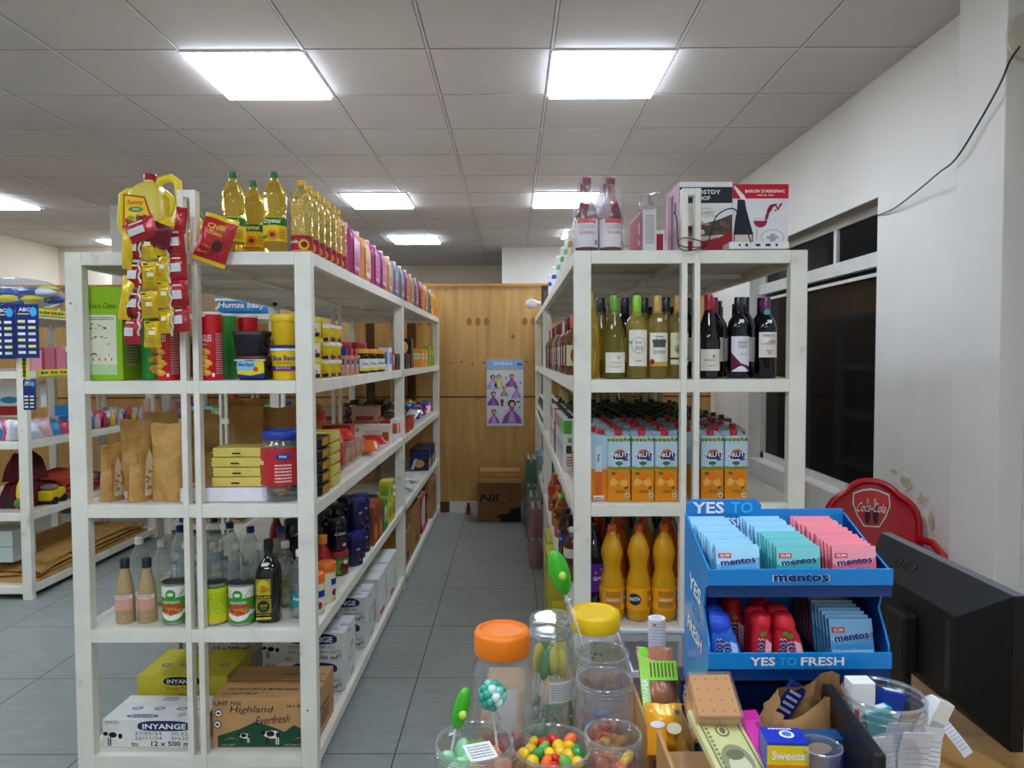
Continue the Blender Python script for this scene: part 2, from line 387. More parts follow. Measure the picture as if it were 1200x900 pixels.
# plywood partition closing the aisle
g = MB(); PY = 6.90
g.box(-6.0, WX-.02, PY, PY+.02, .105, 2.20, PLY)
g.box(-6.0, WX-.02, PY-.015, PY+.03, 2.20, 2.225, m('bb8a48', 'paper'))
dk = m('5a3514', 'paper')
g.box(-6.0, WX-.02, PY-.003, PY, 1.122, 1.136, dk)
for x in (-5.2, -3.98, -2.76, -1.54, 1.1): g.box(x-.002, x+.002, PY-.002, PY, .105, 2.2, dk)
for x in (-1.38, -.98): g.box(x-.04, x+.04, PY-.02, PY, .9, 2.17, dk)
hh = m('a06a35', 'paper')
for x0 in (-.42, .12, -.98):
    for k in range(3): g.disc(front(0, PY-.0005, 0), x0+k*.085, 1.86, .027, .04, hh, .001, 10)
for i in range(9): g.disc(front(0, PY-.0005, 0), -.6+i*.105, 1.46+.012*math.sin(i*2.1), .011, .008, dk, .001, 8)
struct('wall_plywood', g)
struct('baseboard_back', MB().box(-.62, .14, PY-.012, PY+.02, 0, .105, m('e6e2d8', 'gloss')))
struct('baseboard_plywood', MB().box(-6.0, -.62, PY-.012, PY+.02, 0, .105, m('5a4028', 'paper')).box(.14, WX-.02, PY-.012, PY+.02, 0, .105, m('5a4028', 'paper')))
# window
fr = m('d2cfc6', 'paint')
win = E('window_1'); win['kind'] = 'structure'; FX = WX+.10
g = MB()
g.box(FX, FX+.05, W0, W0+.045, WZ0, WZ1, fr); g.box(FX, FX+.05, W1-.07, W1, WZ0, WZ1, fr)
g.box(FX, FX+.05, W0, W1, WZ0, WZ0+.05, fr); g.box(FX, FX+.05, W0, W1, WZ1-.045, WZ1, fr); g.box(FX-.03, FX+.05, W0, W1, 2.015, 2.095, fr)
g.box(FX-.005, FX+.05, W0+.045, W1-.07, 1.965, 1.985, fr)
g.box(FX, FX+.05, 4.52, 4.56, 2.095, WZ1-.045, fr); g.box(FX-.01, FX+.05, 5.0, 5.08, WZ0+.05, 2.015, fr)
g.build('window_frame', win)
gl = surface('dark_glass', lambda nt, N, L, b: (setattr(b.inputs['Base Color'], 'default_value', (.012, .013, .014, 1)), setattr(b.inputs['Roughness'], 'default_value', .06), setattr(b.inputs['Transmission Weight'], 'default_value', .25), setattr(b.inputs['IOR'], 'default_value', 1.15)))
for a, b_, z0, z1 in ((W0+.045, 5.0, WZ0+.05, 2.015), (5.08, W1-.07, WZ0+.05, 2.015), (W0+.045, 4.52, 2.095, WZ1-.045), (4.56, W1-.07, 2.095, WZ1-.045)):
    MB().box(FX+.02, FX+.026, a, b_, z0, z1, gl).build('pane', win)
struct('trim_2', MB().box(WX-.004, WX+.10, W0, W1, WZ1-.001, WZ1+.003, m('a8a196')))
# flaking plaster on the wall beside the chair
g = MB(); F = leftf(WX, 0, 0); R = random.Random(4)
for (y, z, a, b_) in ((3.52, .90, .09, .045), (3.38, .84, .07, .05), (3.62, .94, .06, .015), (3.30, .76, .04, .06)):
    n = 14; g.poly(F, [(-y + a*(1+R.uniform(-.35, .35))*math.cos(2*PI*i/n), z + b_*(1+R.uniform(-.35, .35))*math.sin(2*PI*i/n)) for i in range(n)], m('e3ddd0', 'matte'), .003)
    g.poly(F, [(-y+.02 + a*.55*(1+R.uniform(-.4, .4))*math.cos(2*PI*i/n), z-.01 + b_*.6*(1+R.uniform(-.4, .4))*math.sin(2*PI*i/n)) for i in range(n)], m('c6b698', 'matte'), .004)
struct('trim_3', g)
struct('trim_4', MB().tube([(1.93, 2.60, 0), (1.93, 2.60, 2.99)], .012, m('dad6cd', 'plastic')))

# ceiling lights
def mk_light():
    r = E('ceiling_light'); MB().box(-.285, .285, -.285, .285, -.025, -.010, m('dfedff', 'emit')).build('diffuser', r)
    q = m('f0f0f0', 'plastic'); g = MB()
    for a in (-1, 1):
        g.box(min(a*.285, a*.298), max(a*.285, a*.298), -.298, .298, -.008, 0, q); g.box(-.285, .285, min(a*.285, a*.298), max(a*.285, a*.298), -.008, 0, q)
    g.box(-.29, .29, -.29, .29, -.006, 0, q); g.build('frame', r); return r
for x, y, lb in ((-1.305, 3.778, 'square ceiling light panel over the nearer end of the left rack'), (.495, 3.778, 'square ceiling light panel over the right rack, largest on the right'),
                 (-1.255, 6.74, 'ceiling light panel above the far end of the left rack'), (.495, 6.74, 'ceiling light panel half hidden behind the shrink-wrapped red bottles'),
                 (-1.215, 8.95, 'smallest and farthest ceiling light panel, beyond the plywood partition'), (-4.92, 6.74, 'ceiling light panel cut off by the left edge'),
                 (-1.305, .6, None), (.495, .6, None), (-3.1, .6, None), (-1.305, -1.8, None), (.495, -1.8, None), (-3.105, 3.4, None), (-4.9, 2.6, None), (-4.9, 9.2, None), (.9, 8.6, None)):
    put('light', mk_light, (x, y, ZC-.003), lb or 'square ceiling light panel out of the picture', 'light', 'ceiling light panels')

# ---------------------------------------------------------------- shelving racks
def rack(name, label, x0, x1, y0, y1, mids, lv, loop=None, pw=.06, legz=0):
    r = E(name); r.location = ((x0+x1)/2, (y0+y1)/2, 0); ox, oy = r.location.x, r.location.y
    a0, a1, b0, b1 = x0-ox, x1-ox, y0-oy, y1-oy; top = lv[-1]; H = .046; xm = 0
    ys = [b0] + [q-oy for q in mids] + [b1-.04]
    for k, y in enumerate(ys):
        for x in (a0, a1-pw): MB().box(x, x+pw if k == 0 or k == len(ys)-1 else x+pw, y, y+.04, 0, top, RACK).build('post', r, bev=.003)
        for x in (xm-.033, xm+.012): MB().box(x, x+.021, y-.002, y+.033, 0, top + (.215 if (loop and k == 0) else 0), RACK).build('post', r, bev=.002)
    if loop: MB().box(xm-.012, xm+.012, b0-.001, b0+.032, top+.19, top+.215, RACK).build('loop_bar', r, bev=.002)
    for z in lv:
        MB().box(a0+.004, a1-.004, b0+.004, b1-.004, z-.012, z-.0005, BOARD).build('shelf', r)
        for x in (a0, a1-.03): MB().box(x, x+.03, b0+.04, b1-.04, z-H, z, RACK).build('side_beam', r, bev=.002)
        for y in (b0, b1-.03): MB().box(a0+pw, a1-pw, y, y+.03, z-H, z, RACK).build('end_beam', r, bev=.002)
        g = MB()
        for q in ys[1:-1]: g.box(a0+.03, a1-.03, q, q+.03, z-H+.004, z-.013, RACK)
        n = int((b1-b0)/.6)
        for i in range(1, n): yy = b0+(b1-b0)*i/n; g.box(a0+.03, a1-.03, yy-.012, yy+.012, z-.034, z-.013, RACK)
        g.box(xm-.012, xm+.012, b0+.03, b1-.03, z-.036, z-.013, RACK)
        g.build('cross_brace', r)
    return tag(r, label, 'shelf')
rack('shelving_rack', 'long cream metal shelving rack left of the aisle, full of groceries', LX0, LX1, NEAR, FAR, [4.58], LV, True)
rack('shelving_rack', 'long cream metal shelving rack right of the aisle, holding wine and juice', RX0, RX1, NEAR, FAR, [5.02], LV, True)
rack('shelving_rack', 'cream metal shelving rack at the left edge with hanging blue cards', -3.90, -3.02, 4.40, 5.98, [], (.085, .547, .997, 1.438, 1.82))
rack('shelving_rack', 'cream metal shelving rack crossing behind the left racks against the plywood', -3.00, -1.95, 6.05, 6.84, [], (.085, .547, .997, 1.438, 1.89))
# counter
g = MB()
top = [(-.112, .45), (1.55, .45), (1.55, 1.62), (-.055, 1.62)]
n = g.add([(x, y, .80) for x, y in top] + [(x, y, .765) for x, y in top])
g.face((n, n+1, n+2, n+3), PLY2); g.face((n+7, n+6, n+5, n+4), PLY2)
for i in range(4): g.face((n+4+i, n+4+(i+1) % 4, n+(i+1) % 4, n+i), PLY2)
cr = E('counter'); g.build('countertop', cr); tag(cr, 'brown wooden shop counter in the foreground under the sweets', 'counter')
g = MB().box(.0, 1.5, .5, .52, 0, .765, PLY2).box(0.0, .02, .52, 1.56, 0, .765, PLY2).box(1.48, 1.5, .52, 1.56, 0, .765, PLY2).box(.02, 1.48, 1.54, 1.56, 0, .765, PLY2); g.build('cabinet', cr)
# ---------------------------------------------------------------- generic products
WHT = m('f1efe9'); BLK = m('16151a'); PRC = m('f4f4f0')
def mk_bottle(name, prof, body, cap, capd, labels=(), extra=None, seg=20, sq=None, sticker=None, sx=1, sy=1):
    """labels: (z0,z1,r,half arc or None,material,draw(mb,F))"""
    def f():
        r = E(name); MB().lathe(prof, body, seg, sq=sq, sx=sx, sy=sy).build('body', r)
        cr_, z0, z1 = capd; MB().lathe([(cr_*.97, z0), (cr_, z0+.002), (cr_, z1-.002), (cr_*.93, z1)], cap, 14).build('cap', r)
        for z0, z1, lr, arc, mt, draw in labels:
            g = MB(); F = Cyl(lr, z0)
            a = arc or PI
            g.rect(F, -a*lr, 0, a*lr, z1-z0, mt, .0007)
            if draw: draw(g, F, z1-z0)
            g.build('label', r)
        if sticker:
            z, rr, w_, h_ = sticker; g = MB(); g.rect(Cyl(rr, z), -w_/2, 0, w_/2, h_, PRC, .002); g.build('price_sticker', r)
        if extra: extra(r)
        return r
    return f
def mk_box(name, w, d, h, mt, draw=None, bev=.0012, flaps=False):
    """carton, origin under the middle; draw(mb) adds the printing"""
    def f():
        r = E(name); MB().box(-w/2, w/2, -d/2, d/2, 0, h, mt).build('carton_body', r, bev=bev)
        if draw: g = MB(); draw(g); g.build('printing', r)
        return r
    return f
def bx(name, w, d, h, mt, draw=None):
    """small carton far from the camera: one mesh"""
    def f():
        g = MB().box(-w/2, w/2, -d/2, d/2, 0, h, mt)
        if draw: draw(g)
        return g.build(name)
    return f

# ================= left rack, top shelf
Z5 = LV[4]+.001
jy = m('dcc94c', 'liq'); hy = m('ecd51c', 'plastic')
def mk_jug():
    r = E('oil_jug')
    prof = [(.062, 0), (.07, .006), (.07, .12), (.069, .19), (.055, .235), (.03, .262), (.019, .268), (.019, .275)]
    MB().lathe(prof, m('e3cf58', 'plastic'), 28, sq=4, sx=1, sy=1.25).build('body', r)
    MB().lathe([(.024, .270), (.024, .296), (.021, .299)], m('a3122e', 'plastic'), 18).build('cap', r)
    MB().tube([(.018, 0, .245), (.035, 0, .278), (.075, 0, .288), (.098, 0, .272), (.104, 0, .22), (.108, 0, .16), (.095, 0, .12), (.066, 0, .10)], [.012, .014, .015, .015, .014, .014, .014, .012], hy, 10).build('handle', r)
    MB().tube([(.05, 0, .235), (.075, 0, .215), (.078, 0, .18), (.064, 0, .15)], .011, hy, 8).build('handle', r)
    g = MB(); F = front(-.005, -.0895, 0)
    g.poly(F, [(-.052, .03), (.052, .03), (.06, .10), (.028, .20), (-.048, .21)], m('c22a1e'), .001)
    g.poly(F, [(-.047, .034), (.047, .034), (.054, .098), (.025, .194), (-.043, .204)], m('f2c81c'), .0014)
    g.text(F, 'Sunny', -.006, .178, .020, m('d4301e'), .002, w=.058, shear=.2); g.disc(F, -.004, .155, .027, .010, m('4f9a4a'), .002); g.text(F, 'family', -.004, .155, .008, WHT, .0024)
    R = random.Random(1)
    for k in range(10): g.disc(F, R.uniform(-.035, .035), R.uniform(.06, .125), R.uniform(.008, .014), R.uniform(.008, .013), m(R.choice(['b8321c', 'e9e3d2', '7fa33a', 'd4741e', '8c2418'])), .0018+k*.0002, 12)
    g.build('label', r); return r
put('jug', mk_jug, (-1.325, 2.63, Z5), 'yellow oil jug with red cap and printed label above the hanging packets', 'jug', 'yellow oil jugs')
put('jug', mk_jug, (-1.445, 2.84, Z5), 'yellow oil jug standing behind, only its handle and plain side showing', 'jug', 'yellow oil jugs', rz=PI)
oil = m('eebf2c', 'liq')
def crystal_lab(g, F, H):
    g.rect(F, -.12, H*.66, .12, H*.98, m('1d7a38'), .0012); g.text(F, 'Crystal', 0, H*.81, .019, m('f4f2c8'), .0018, w=.062, shear=.15)
    g.disc(F, .004, H*.26, .022, .019, m('e88a14'), .0014, 14); g.disc(F, .004, H*.26, .010, .009, m('6e3a12'), .0018, 10); g.disc(F, -.028, H*.18, .016, .007, m('4f9a2e'), .0016, 10); g.fine(F, .026, H*.1, .05, H*.5, m('8c6a14'), 5)
mk_cry = mk_bottle('oil_bottle', [(.034, 0), (.04, .006), (.041, .05), (.041, .13), (.0355, .142), (.0355, .150), (.041, .162), (.0395, .172), (.0425, .184), (.0405, .195), (.042, .206), (.039, .225), (.03, .247), (.018, .262), (.0145, .268), (.0145, .278)], oil,
                   m('1f6b3e', 'plastic'), (.0155, .276, .298), [(.045, .132, .0413, None, m('f3cf22'), crystal_lab)], seg=22)
for x, y, lb in ((-1.012, 2.60, 'green-capped oil bottle at the left of the three tall front ones'), (-.985, 2.73, 'green-capped oil bottle set back between the other two'), (-.862, 2.60, 'green-capped oil bottle with its name facing forward, right of the three'),
                 (-1.447, 3.30, 'green-capped oil bottle behind the hanging packets, nearest of three'), (-1.488, 3.50, 'green-capped oil bottle behind the hanging packets, middle of three'), (-1.49, 3.68, 'green-capped oil bottle behind the hanging packets, farthest of three')):
    put('crystal', mk_cry, (x, y, Z5), lb, 'bottle', 'green-capped oil bottles on the top shelf')
def sun_lab(g, F, H):
    g.text(F, 'Sunola', -.022, H*.62, .013, m('f6e9d8'), .0016, w=.04)
    for k in range(12): a = k*PI/6; g.disc(F, .018+.0145*math.cos(a), H*.42+.0145*math.sin(a), .0062, .004, m('f4b41a'), .0014, 8, rot=a)
    g.disc(F, .018, H*.42, .0115, .0115, m('5a3210'), .002, 12); g.rect(F, -.1, 0, .1, H*.07, m('e0a31c'), .0012)
mk_sun = mk_bottle('oil_bottle', [(.034, 0), (.039, .005), (.0385, .07), (.0385, .12), (.036, .13), (.039, .145), (.038, .165), (.0395, .18), (.036, .20), (.024, .222), (.015, .235), (.013, .245)], m('ecd263', 'liq'),
                   m('e8b81e', 'plastic'), (.0155, .243, .262), [(.006, .062, .0392, None, m('a81e34'), sun_lab)], seg=20)
for k in range(7):
    put('sunflower', mk_sun, (-.757, 2.575+.087*k, Z5), f'clear oil bottle with yellow cap and red sunflower label, {ORD[k]} from the front post', 'bottle', 'sunflower-label oil bottles along the top edge')
def mk_can5(h_, lab, cp='ece6e0'):
    def f():
        r = E('juice_jug'); b = m(h_, 'plastic')
        MB().lathe([(.062, 0), (.068, .006), (.068, .16), (.066, .185), (.05, .212), (.02, .225), (.017, .232)], b, 28, sq=5, sx=1.0, sy=1.35).build('body', r, rot=(0, 0, 0))
        MB().lathe([(.021, .228), (.021, .25), (.018, .253)], m(cp, 'plastic'), 14, cy=.02).build('cap', r)
        MB().tube([(0, -.075, .16), (0, -.085, .215), (0, -.06, .238), (0, -.02, .228)], .011, b, 8).build('handle', r)
        g = MB(); F = rightf(.0645, 0, 0)
        g.rect(F, -.065, .022, .065, .165, m(lab, 'gloss'), .005); g.rect(F, -.03, .05, .03, .075, m('d43a4e'), .0056); g.rect(F, -.03, .085, .03, .105, m('d43a4e'), .0056); g.text(F, 'Juice', 0, .095, .013, WHT, .0062); g.fine(F, -.05, .03, .05, .046, m('efe6d6'), 3, .0056)
        g.build('label', r); return r
    return f
JJ = [('b8407c', 'c8609a', 'pink'), ('efa35e', 'efc77c', 'peach'), ('a93c80', 'c0559a', 'magenta'), ('ab3f84', 'c463a0', 'magenta'), ('e89a62', 'ecb684', 'peach'), ('83879c', '9aa0b4', 'grey'), ('7e8299', '98a0b0', 'grey'),
      ('9c4c80', 'b4719c', 'plum'), ('e79a5c', 'eeb886', 'peach'), ('7f8398', '99a', 'grey'), ('a23c60', 'b8607c', 'crimson'), ('efa12c', 'f2bb5c', 'orange'), ('7f8094', '9a9cac', 'grey'), ('f2a21c', 'f5bb50', 'orange')]
ys = [3.30, 3.55, 3.80, 3.99, 4.19, 4.42, 4.66, 4.88, 5.12, 5.36, 5.64, 5.95, 6.28, 6.66]
for k, (c, l, nm) in enumerate(JJ):
    if len(l) < 6: l = '9a9fb0'
    put('jj'+c+l, mk_can5(c, l, 'e8a0b8' if nm in ('pink', 'magenta') else 'ece6e0'), (-.785, ys[k], Z5), f'{nm} juice jug with side label, {ORD[k]} jug along the top shelf edge', 'jug', 'juice jugs along the top shelf', sc=(1, .92, 1))
# hanging packets
red = m('b3202a', 'foil'); yel = m('e6c21e', 'foil'); drk = m('6a1420', 'foil')
def mk_packet(T=None):
    g = MB().pouch(.135, .17, .035, red, red, T=T, seed=3, band=[(0, .07, yel), (.93, 1, yel)]); return g
def mk_redpk():
    r = E('snack_packet'); mk_packet().build('pouch', r); g = MB(); F = front(0, -.0222, 0)
    g.text(F, 'Chilli', .0, .13, .018, m('f2c21c'), .001, w=.07, rot=.05); g.text(F, 'Crunch', 0, .107, .014, m('f2c21c'), .001, w=.06); g.disc(F, .024, .068, .02, .02, m('3a0c10'), .001, 9)
    R = random.Random(2)
    for k in range(16): g.rect(F, (a := R.uniform(-.055, .0)), (b_ := R.uniform(.025, .06)), a+.018, b_+.004, m(R.choice(['c85a24', '9a2e18', 'd8743a'])), .001+k*.0001)
    g.build('printing', r); return r
put('redpk', mk_redpk, (-1.055, 2.475, 1.845), 'red snack packet tilted at the right of the rack\'s upright loop', 'packet', 'hanging snack packets', rot=(0, -.42+.75, 0), sc=(.9, 1, 1))
def mk_strip():
    r = E('packet_strip'); R = random.Random(9)
    wl = m('e8e4de'); seam = m('cfcac4', 'foil')
    def half(cx, z, wd, ht, colr, tilt, lab=True, dy=0, name='packet'):
        T = Matrix.Translation((cx, dy, z)) @ Euler((R.uniform(-.12, .12), tilt, R.uniform(-.25, .25))).to_matrix().to_4x4()
        g = MB().pouch(wd, ht, .034, colr, colr, T=T, seed=R.randint(0, 99), nu=6, nv=10)
        F = Flat(T @ Vector((0, -.0212, 0)), T.to_3x3() @ Vector((1, 0, 0)), T.to_3x3() @ Vector((0, 0, 1)))
        if lab:
            if colr == red: g.rect(F, -wd*.28, ht*.3, wd*.22, ht*.62, wl, .0015); g.fine(F, -wd*.25, ht*.34, wd*.2, ht*.58, m('b0aea8'), 8, .002, .35); g.rect(F, -wd*.2, ht*.78, wd*.25, ht*.85, m('ddc8c4'), .0015)
            else: g.fine(F, -wd*.3, ht*.15, wd*.25, ht*.85, m('8a6a10'), 9, .0015, .3); g.rect(F, -wd*.1, ht*.45, wd*.25, ht*.6, m('ece2b0'), .0018); g.rect(F, -wd*.3, ht*.88, -wd*.05, ht*.94, BLK, .0018)
        g.build(name, r)
    for k in range(4):
        z = .255-.088*k
        half(-.062-.006*k, z-.008*k, .062, .088, red, .06); half(-.012+.004*(k % 2), z-.012*k, .056, .09, yel, -.05+.05*(k % 2), dy=-.006)
        half(.032+.002*k, z+.012, .052, .088, yel, .08-.03*k, dy=-.004); half(.078+.005*k, z+.016, .06, .088, red, -.06)
        for x0 in (-.036-.003*k, .056+.004*k):
            g = MB(); P = [(x0+.004*math.sin(i*1.6+k), -.022, z+.004+.01*i) for i in range(9)]; g.tube(P, .0035, seam, 5); g.build('seam', r)
    half(-.005, .30, .15, .085, drk, .35, False, -.012); half(.0, .325, .17, .05, yel, -.50, False, .0); half(-.015, .315, .12, .07, red, -.30, True, -.03)
    half(-.088, .22, .038, .14, yel, .16, False, -.01); half(-.104, .05, .044, .15, yel, .15, False, -.006); half(-.094, .04, .04, .12, drk, .1, False, .005); half(.085, .345, .04, .09, red, .1, False, .01)
    return r
put('strip', mk_strip, (-1.222, 2.435, 1.60), 'long hanging strip of red and yellow snack packets on the rack corner', 'packet')
def mk_fl(): return MB().pouch(.13, .11, .03, yel, red, seed=5).build('snack_packet')
put('flatpk', mk_fl, (-1.10, 2.70, Z5+.022), 'small yellow and red packet lying left of the tall oil bottles', 'packet', rot=(1.2, 0, 0))

# ================= left rack, fourth shelf
Z4 = LV[3]+.001
gr = m('8fbf22', 'gloss')
def dr_choco(g):
    F = front(0, -.085, 0); g.text(F, 'Choco Clams', .0, .268, .020, BLK, .001, w=.105, bold=False); g.rect(F, -.072, .02, .052, .235, m('e3e2c8'), .0008)
    g.fine(F, -.062, .215, .045, .228, m('6a6a58'), 2); R = random.Random(3)
    for k in range(22): g.rect(F, (a := R.uniform(-.062, .03)), (b_ := R.uniform(.085, .20)), a+R.uniform(.003, .014), b_+R.uniform(.002, .006), m(R.choice(['4a4a3c', '6c6a50', '8a8668'])), .0012)
    g.rect(F, -.072, .02, .052, .058, m('b4d49a'), .001); 
    for k in range(5): g.disc(F, -.055+.022*k, .075, .003, .006, m('c05a3c'), .0014, 8)
    F = rightf(.0725, 0, 0); g.rect(F, -.06, .05, .055, .235, m('a9b07a'), .0008); g.fine(F, -.055, .06, .05, .225, m('5a603c'), 16)
put('choco', mk_box('cereal_box', .145, .17, .335, gr, dr_choco), (-1.475, 2.64, Z4), 'large lime green carton lettered Choco Clams behind the corner post', 'box')
def mk_chips(h_):
    def f():
        r = E('chips_can'); b = m(h_, 'gloss')
        MB().lathe([(.040, 0), (.041, .003), (.041, .236)], b, 28).build('tube', r)
        MB().lathe([(.0425, .236), (.0425, .243), (.041, .245)], m('e9e7e6', 'plastic'), 28).build('lid', r)
        g = MB(); F = Cyl(.041, 0); g.rect(F, -.026, .150, .026, .164, WHT, .001) if 0 else None
        g.text(F, 'PRINGLES', 0, .150, .024, m('f5eedd'), .0012, w=.06); g.text(F, 'ORIGINAL', 0, .128, .006, m('f5eedd'), .0012, w=.03)
        g.disc(F, 0, .236, .012, .010, WHT, .001, 12, PI, 2*PI)
        for k, (u, v, ro) in enumerate(((0, .105, -.3), (-.01, .078, .25), (.006, .066, -.35), (-.006, .046, .2), (.002, .028, -.15))):
            g.disc(F, u, v, .027, .0115, m('e9a832'), .0009+.0003*k, 14, rot=ro); g.disc(F, u+.003, v+.004, .018, .005, m('f3c763'), .0011+.0003*k, 10, rot=ro)
        g.rect(F, .030, .012, .038, .025, WHT, .0012); g.fine(F, .044, .02, .075, .17, m('d8b4b0'), 18, .001)
        g.build('printing', r); return r
    return f
RD = 'cf1224'
for h_, x, y, a, lb in ((RD, -1.252, 2.59, -.5, 'red tube of stacked chips left of the rack\'s middle posts'), (RD, -1.098, 2.585, -.25, 'red tube of stacked chips just right of the middle posts'),
                        ('2f9a3c', -1.345, 2.66, .9, 'green tube of chips beside the lime green carton'), ('2f9a3c', -1.088, 2.69, 2.2, 'green tube of chips squeezed between the two red ones'), (RD, -1.045, 2.80, 2.6, 'dark red tube of chips turned away, behind the margarine tubs')):
    put('chips'+h_, mk_chips(h_), (x, y, Z4), lb, 'can', 'tubes of chips on the fourth shelf', rz=a)
def mk_tub():
    r = E('margarine_tub'); bl = m('1d1a24', 'gloss')
    MB().lathe([(.050, 0), (.052, .002), (.060, .068), (.060, .072)], bl, 32, sq=4, sy=.85).build('tub', r)
    MB().lathe([(.064, .070), (.064, .084), (.060, .087)], m('2b2023', 'plastic'), 32, sq=4, sy=.85).build('lid', r)
    g = MB(); F = Flat((0, -.0455, .004), (1, 0, 0), (0, -.11, 1)); g.rect(F, -.046, .012, .050, .064, m('e9d623'), .0012)
    g.poly(F, [(-.046, .03), (-.046, .064), (.015, .064), (.03, .03)], m('8cc7e0'), .0016); g.disc(F, .02, .035, .009, .009, m('c8451e'), .002, 10)
    g.poly(F, [(-.046, .004), (-.046, .018), (0, .012), (.05, .022), (.05, .004)], m('1c2f8c'), .0018); g.text(F, 'Blue Band', -.014, .052, .013, m('142a8c'), .0022, w=.052); g.rect(F, -.056, .066, .056, .070, WHT, .0014)
    g.build('label', r); return r
put('tub', mk_tub, (-.937, 2.585, Z4), 'margarine tub with blue lettering, bottom of the two stacked dark tubs', 'tub', 'stacked dark margarine tubs')
put('tub', mk_tub, (-.945, 2.585, Z4+.089), 'margarine tub with barcode side forward, top of the two stacked dark tubs', 'tub', 'stacked dark margarine tubs', rz=PI)
def mk_bucket():
    r = E('margarine_bucket'); MB().lathe([(.049, 0), (.05, .003), (.057, .100), (.057, .104)], m('edc81a', 'gloss'), 28).build('bucket', r)
    MB().lathe([(.060, .104), (.060, .113), (.0605, .113), (.0605, .122), (.056, .124)], [m('e9eaee', 'plastic'), m('e9eaee', 'plastic'), m('25306e', 'plastic')], 28).build('lid', r)
    g = MB(); F = Cyl(.0495, 0, rt=.075); g.text(F, 'Blue Band', .004, .078, .018, m('16307e'), .0016, w=.078); g.text(F, 'ORIGINAL', .004, .060, .008, m('b07c14'), .0016)
    g.rect(F, -.065, .036, .065, .048, m('1c2f8c'), .0012); g.rect(F, -.065, .030, .065, .036, m('c8301e'), .0012); g.text(F, 'Spread for Bread', 0, .042, .007, WHT, .002); g.build('label', r); return r
put('bucket', mk_bucket, (-.825, 2.60, Z4), 'yellow margarine bucket with dark blue lid, lower one of two', 'bucket')
put('bucket2', lambda: (lambda r: (MB().lathe([(.046, 0), (.048, .004), (.050, .02), (.053, .024), (.054, .088)], m('e5b914', 'gloss'), 28).build('bucket', r), MB().lathe([(.059, .086), (.060, .104), (.057, .110)], m('edc61a', 'plastic'), 28).build('lid', r), r)[2])(E('margarine_bucket')),
    (-.825, 2.60, Z4+.125), 'plain yellow bucket standing on the blue-lidded margarine bucket', 'bucket')
def mk_stub(lid, white=True):
    def f():
        r = E('margarine_tub'); MB().lathe([(.033, 0), (.034, .002), (.038, .06)], m('edd01e', 'gloss'), 24, sq=5).build('tub', r)
        MB().lathe([(.041, .060), (.041, .073), (.038, .075)], m(lid, 'plastic'), 24, sq=5).build('lid', r)
        g = MB()
        for F in (Flat((0, -.0336, 0), (1, 0, 0), (0, -.08, 1)), Flat((.0336, 0, 0), (0, 1, 0), (.08, 0, 1))):
            if white: g.rect(F, -.026, .004, .026, .056, m('e9e6e0'), .0012)
            g.rect(F, -.028, .004, .026, .02, m('23265c'), .0016); g.disc(F, .008, .026, .012, .010, m('e8a23c'), .002, 8)
        g.build('label', r); return r
    return f
for k in range(3):
    put('stubA', mk_stub('f0d81c'), (-.757, 2.675, Z4+.077*k), f'small square yellow tub with yellow lid, {["bottom", "middle", "top"][k]} of the stack beside the post', 'tub', 'small yellow-lidded tubs', rz=.38)
for j in range(2):
    for k in range(3):
        put('stubB', mk_stub('efebe4', False), (-.747, 2.82+.11*j, Z4+.070*k), f'small yellow tub with white lid, {["bottom", "middle", "top"][k]} of the {["nearer", "farther"][j]} white-lidded stack', 'tub', 'small white-lidded tubs', sc=(.95, .95, .92))
def dr_tp(g):
    for F, w_ in ((front(0, -.03, 0), .06), (rightf(.03, 0, 0), .06)):
        g.rect(F, -w_*.35, .02, w_*.35, .045, m('c8ccd8'), .001); g.rect(F, -w_*.35, .05, w_*.35, .072, m('2c3a9a'), .001); g.disc(F, .005, .03, .011, .010, m('d8321e'), .0016, 9)
for k, (y, c) in enumerate(((3.07, '1c3aa8'), (3.16, 'c8142c'), (3.26, 'c8142c'))):
    put('duo'+c, (lambda c: lambda: (lambda r: (MB().box(-.03, .03, -.03, .03, 0, .088, m('d9946c')).build('carton_body', r, bev=.001), (lambda g: (dr_tp(g), g.build('printing', r)))(MB()), MB().box(-.028, .028, -.028, .028, .0885, .118, m(c, 'plastic')).build('cap', r, bev=.002), r)[-1])(E('drink_mix_pack')))(c),
        (-.742, y, Z4), f'{"blue" if c[0] == "1" else "red"}-topped orange pack beyond the yellow tubs{", farther one" if k == 2 else ""}', 'box', 'blue and red topped packs')
def mk_jar(name, r_, h_, body, lid, lh=.02, labd=None, sq=None):
    def f():
        r = E(name); MB().lathe([(r_*.93, 0), (r_, .004), (r_, h_*.82), (r_*.9, h_*.94), (r_*.88, h_)], body, 22, sq=sq).build('jar_body', r)
        MB().lathe([(r_*.98, h_-.002), (r_*.98, h_+lh-.003), (r_*.93, h_+lh)], lid, 22, sq=sq).build('lid', r)
        if labd: g = MB(); labd(g, Cyl(r_, 0)); g.build('label', r)
        return r
    return f
choc = m('2c1710', 'dark')
def ld_choc(g, F):
    g.rect(F, .0, .012, .075, .072, m('e9e7dc'), .001); g.rect(F, .0, .012, .075, .026, m('e2c832'), .0014); g.text(F, 'Choco', .035, .048, .012, m('3a2418'), .0016, w=.045)
for k, y in enumerate((3.53, 3.74, 3.96)):
    put('choc', mk_jar('chocolate_spread_jar', .052, .10, choc, m('dc9c14', 'plastic'), .022, ld_choc), (-.765, y, Z4), f'dark chocolate spread jar with amber lid, {["nearest", "middle", "farthest"][k]} of three', 'jar', 'amber-lidded spread jars', rz=.3)
